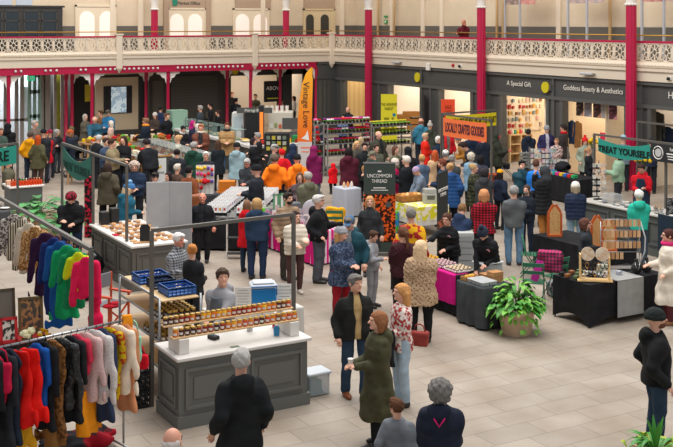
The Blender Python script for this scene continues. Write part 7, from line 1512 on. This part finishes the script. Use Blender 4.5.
for i in range(3):
    for j in range(4): MB().box(-.34+j*.18, -.22+j*.18, -.24, -.2, .98+i*.18, 1.1+i*.18).build('drink_pack', mat(['B8A83C', 'A8A898', '6A7A6A'][(i+j) % 3], .6), t)
tag(MB().box(-.35, .35, -.01, .01, 0, .4).build('hanging_board', mat('4A4A48', .6), None, (*GD(292, 38.8), 1.45), fac(0)), 'grey sign board just left of the feather flag behind the counter', 'sign'); tag(MB().box(-.12, .12, -.1, .1, 0, .25, .02).build('green_bin', mat('1A8A4A', .5), None, (wB(296, 33.8), 33.8, 1.05)), 'bright green bin left of the feather flag', 'bin')
for i in range(6):
    t = thing('white_cup', 'stack of white cups on the cream kiosk', 'cup', (*GD(262+i*5, 40.3), 1.95), 0, 'cups on the cream kiosk'); MB().lathe([(.05, 0), (.07, .22)], n=10).build('cup_body', WHITE, t); 
for px in (191, 203): t = thing('metal_stand', 'black metal stand with a top bar on the white counter, %s of two' % ('left' if px < 200 else 'right'), 'stand', (*GD(px, 40.6), 1.05), fac(0)); MB().tube([(-.2, 0, 0), (-.2, 0, .65), (.2, 0, .65), (.2, 0, 0)], .015, 6).build('stand_tube', BLACK, t); MB().box(-.2, .2, -.1, .1, .32, .34).build('shelf', BLACK, t)
t = thing('orange_basket', 'orange wooden crate on a table behind the pale blue coat', 'crate', (*GD(227, 29.6), .62), fac(0)); MB().box(-.22, .22, -.15, .15, 0, .34, .01).build('crate_body', mat('C8782A', .7), t); clothed('small orange-brown table below the tan padded coat', *(lambda q: (q[0]-.45, q[0]+.45, q[1]-.3, q[1]+.4))(GD(228, 29.6)), .62, mat('B8743A', .7))
# ---------------------------------------------------------------- sauce table at left
counter('dark grey counter of orange sauce bottles beside the seated blonde woman', 6.9, 7.8, 29.3, 30.1, .9, mat('545757', .5), WTOP, panels=False); clothed('table with white plates cut by the left edge below the sauce counter', 5.0, 6.1, 25.9, 26.9, .85, mat('4A4A4C', .7))
t0_ = None
for i in range(12):
    for j in range(2):
        p = (6.98+i*.07, 29.38+j*.1, .9)
        if t0_ is None: t0_ = thing('sauce_bottle', 'small orange sauce bottle with black cap on the left counter', 'bottle', p, 0, 'sauce bottles on the left counter'); MB().lathe([(.025, 0), (.028, .1), (.012, .14)], n=8).build('bottle_body', mat('D8481A', .3), t0_); MB().cyl((0, 0, .14), .013, .05, 6).build('cap', BLACK, t0_)
        else: dup(t0_, p)
for i in range(6): tag(MB().box(-.1, .1, -.08, .08, 0, .12, .01).build('produce_tub', mat(['D8A888', 'C86A4A', '4AA83A', 'D8D0C8', 'C83A2A', 'D89A6A'][i], .7), None, (7.0+.15*i, 29.75+.1*(i % 2), .9)), '%s tub behind the sauce bottles' % ['peach', 'terracotta', 'green', 'white', 'red', 'tan'][i], 'tub')
for i in range(5): tag(MB().lathe([(.06, 0), (.12, .03), (.1, .03)], n=12).build('plate', WHITE, None, (5.25+i*.2, 26.2+.15*(i % 2), .86)), 'white plate on the table at the left edge', 'plate', 'plates at the left edge')
# ---------------------------------------------------------------- shop interiors
def shopx(px, x): return (x, wR(px, x))
t = thing('shop_cabinet', 'pale wooden cabinet with open shelves inside the gift shop', 'cabinet', (wB(518, SY[3]-.4), SY[3]-.4, 0), 0)
MB().box(-.55, .55, -.2, .25, 1.0, 1.05).box(-.55, -.5, -.2, .25, 0, 1.0).box(.5, .55, -.2, .25, 0, 1).box(-.03, .03, -.2, .25, 0, 1).box(-.55, .55, .2, .25, 0, 1).build('carcass', PLY, t)
for z in (.3, .65): MB().box(-.5, .5, -.18, .2, z, z+.03).build('shelf', PLY, t)
for i in range(8): tag(MB().lathe([(.05, 0), (.07, .1), (.03, .16)], n=8).build('ornament', mat(['C83A3A', 'D8C8B0', '3A8A6A', 'E0A83A'][i % 4], .6), None, (wB(518, SY[3]-.4)-.45+i*.13, SY[3]-.45, 1.05)), 'small ornament on top of the pale wooden cabinet in the gift shop', 'ornament', 'ornaments in the gift shop')
t = thing('gift_wall_display', 'wall panel of hanging gifts and shelves inside the gift shop', 'display', (wB(523, SY[3]-.05), SY[3]-.05, 0), 0)
random.seed(11)
for i in range(11):
    for j in range(5):
        if random.random() < .15: continue
        x = -.85+i*.17; z = 1.25+j*.24; MB().box(x-.05, x+.05, -.06, -.01, z, z+random.uniform(.1, .18)).build('hanging_gift', mat(random.choice(['A83A3A', 'C89A4A', 'D8A898', 'B8A898', '7A8A8A', 'D8C8A8', '8A5A3A']), .7), t)
MB().box(-.95, .95, 0, .02, 1.1, 2.5).build('panel', mat('E4D2B8', .7), t)
for i, px in enumerate((580, 588, 597, 605, 613)):
    y = wR(px, 25.95); tag(MB().box(-.02, .02, -.17, .17, 0, .5).build('beauty_poster', mat(['3A2A28', '8A8488', '4A2E28', 'A8A09C', '5A2A34'][i], .6, 'spots', ['C89A80', 'B8B4B8', 'C08A74', 'D8D4D0', 'C88A8A'][i], 2.5), None, (25.95, y, 2.05)), '%s poster in the row at the top of the beauty shop window' % ['first dark portrait', 'second grey', 'third dark portrait', 'fourth pale grey', 'fifth red-brown'][i], 'poster')
tag(MB().box(-.1, .1, -.09, .09, 0, 2.3).build('yellow_post', mat('D8A818', .5), None, (wB(609.5, SY[4]-.3), SY[4]-.3, 0)), 'yellow post inside the beauty shop', 'post'); tag(MB().box(-.03, .03, -.3, .3, 0, 1.3).build('wicker_screen', mat('9A6A22', .7, 'vor', 'C89A3A', 14), None, (wB(616, SY[4]-.35), SY[4]-.35, .7), PI/2), 'brown patterned panel inside the beauty shop right of the yellow post', 'panel')
tag(MB().box(-.02, .02, -.12, .12, 0, .3).build('pink_card', mat('D81A4A', .6), None, (26.1, wR(603, 26.1), 1.25)), 'small crimson card on the beauty shop counter', 'card'); t = thing('gold_mirror', 'gold decorative mirror on the back wall of the beauty shop', 'mirror', (wB(584, SY[4]-.1), SY[4]-.1, 1.2), 0); MB().tube([(.3*math.cos(a), 0, .5+.4*math.sin(a)) for a in [2*PI*k/14 for k in range(14)]], .07, 6, True).build('frame', mat('C8A030', .4, metal=.5), t); MB().box(-.25, .25, -.01, .01, .15, .85).build('glass', mat('D8D4C8', .1), t)
garment('dark coat hanging in the rightmost shop doorway', (26.3, wR(657, 26.3), 2.45), -PI/2+.3, fb('4A463E'), 1.0, .26, 'coat', .55); garment('navy coat on the rack in the rightmost shop', (26.4, wR(668, 26.4), 2.0), -PI/2, fb('1C2434'), .9, .26, 'coat', .5); garment('brown garment on the rack in the rightmost shop', (27.2, wR(673, 27.2), 2.0), -PI/2, fb('8A5A30'), .9, .24, 'coat', .5)
garment('brown coat hanging at the beauty shop doorway left of the red bobble hat', (26.0, wR(577.5, 26.0), 1.9), -PI/2, fb('8A5E34'), .9, .2, 'coat', .5); garment('dark blue coat hanging at the beauty shop doorway', (26.0, wR(572, 26.0), 1.9), -PI/2, fb('24344C'), .8, .2, 'coat', .5)
# coffee cup and bags carried by people
def held(nm, root, i, label, cat, build, dz=0, off=(0, 0, 0)):
    p = hand_pos(root, i); t = thing(nm, label, cat, (p.x+off[0], p.y+off[1], p.z+dz), root.rotation_euler.z); build(t); return t
held('paper_cup', pB, 0, 'small white cup held by the woman in the long green coat', 'cup', lambda t: (MB().lathe([(.025, 0), (.036, .1)], n=12).build('cup_body', WHITE, t), MB().cyl((0, 0, .1), .038, .012, 12).build('lid', WHITE, t)), -.03, (-.07, -.02, 0))
p = pC.location; b_ = bag('small brown-red handbag at the hip of the woman in the spotted jumper', (p.x+.22, p.y-.12, 1.05), fac(-20), fb('8A3A34'), .26, .2, .1, .1, hang=False); b_.location.z = .82
tag(grow_obj('black_jacket', [(('stk', [(-.45, 0, 0, .1, .12), (-.1, 0, 0, .13, .12), (.02, 0, 0, .1, .1)]), ID, 'u', 0)], fb('17181A'), None, .014, wobble(.014, 24)), 'black jacket carried over the arm of the woman in the spotted jumper', 'jacket'); q = hand_pos(pC, 1); COL.objects[-1].location = (q.x+.0, q.y-.05, q.z+.04)
tag(bag('brown shoulder bag of the person in the navy padded jacket and white hat', (*G(572, 226, 0), 0), fac(0), fb('5E7A6A'), .28, .24, .12, .35, hang=False), None); COL.objects[-3].location.z += 0

for i, c in enumerate(('D8541A', 'C8301A', 'E8A02A')): tag(MB().box(-.09, .09, -.07, .07, 0, .12, .02).build('produce_tub', mat(c, .6), None, (6.85+i*.2, 15.45+.1*(i % 2), .8)), '%s tub on the white side table left of the cool box' % ['orange', 'red', 'yellow'][i], 'tub')

random.seed(3); PRC = ['D8B414', 'C8501A', '8A2A1A', '5A8A2A', 'D8C8A8', '7A4A26', 'E0D8C8', 'B81C1C']
for i in range(24): tag(MB().box(-.07, .07, -.06, .06, 0, random.uniform(.08, .2), .01).build('produce_tub', mat(PRC[i % 8], .7, 'noise', None, 18), None, (11.85+i*.132, 39.0-.62*(i % 2), .9)), 'small tub or jar of produce standing between the baskets of the long fruit table', 'tub', 'tubs on the fruit table')
for i in range(20): tag(MB().box(-.09, .09, -.08, .08, 0, random.uniform(.05, .14), .01).build('food_carton', mat(PRC[(i*3) % 8], .7, 'noise', None, 18), None, (11.5+.35*(i % 2), 31.6+i*.23, 1.17)), 'small carton on top of the left glass display counter', 'carton', 'cartons on the left glass counter')
for i in range(16): tag(MB().box(-.09, .09, -.08, .08, 0, random.uniform(.05, .16), .01).build('food_carton', mat(PRC[(i*5) % 8], .7, 'noise', None, 18), None, (16.2+i*.165, 33.75+.2*(i % 2), 1.05)), 'small carton or bowl on the right-running white food counter', 'carton', 'cartons on the white food counter')
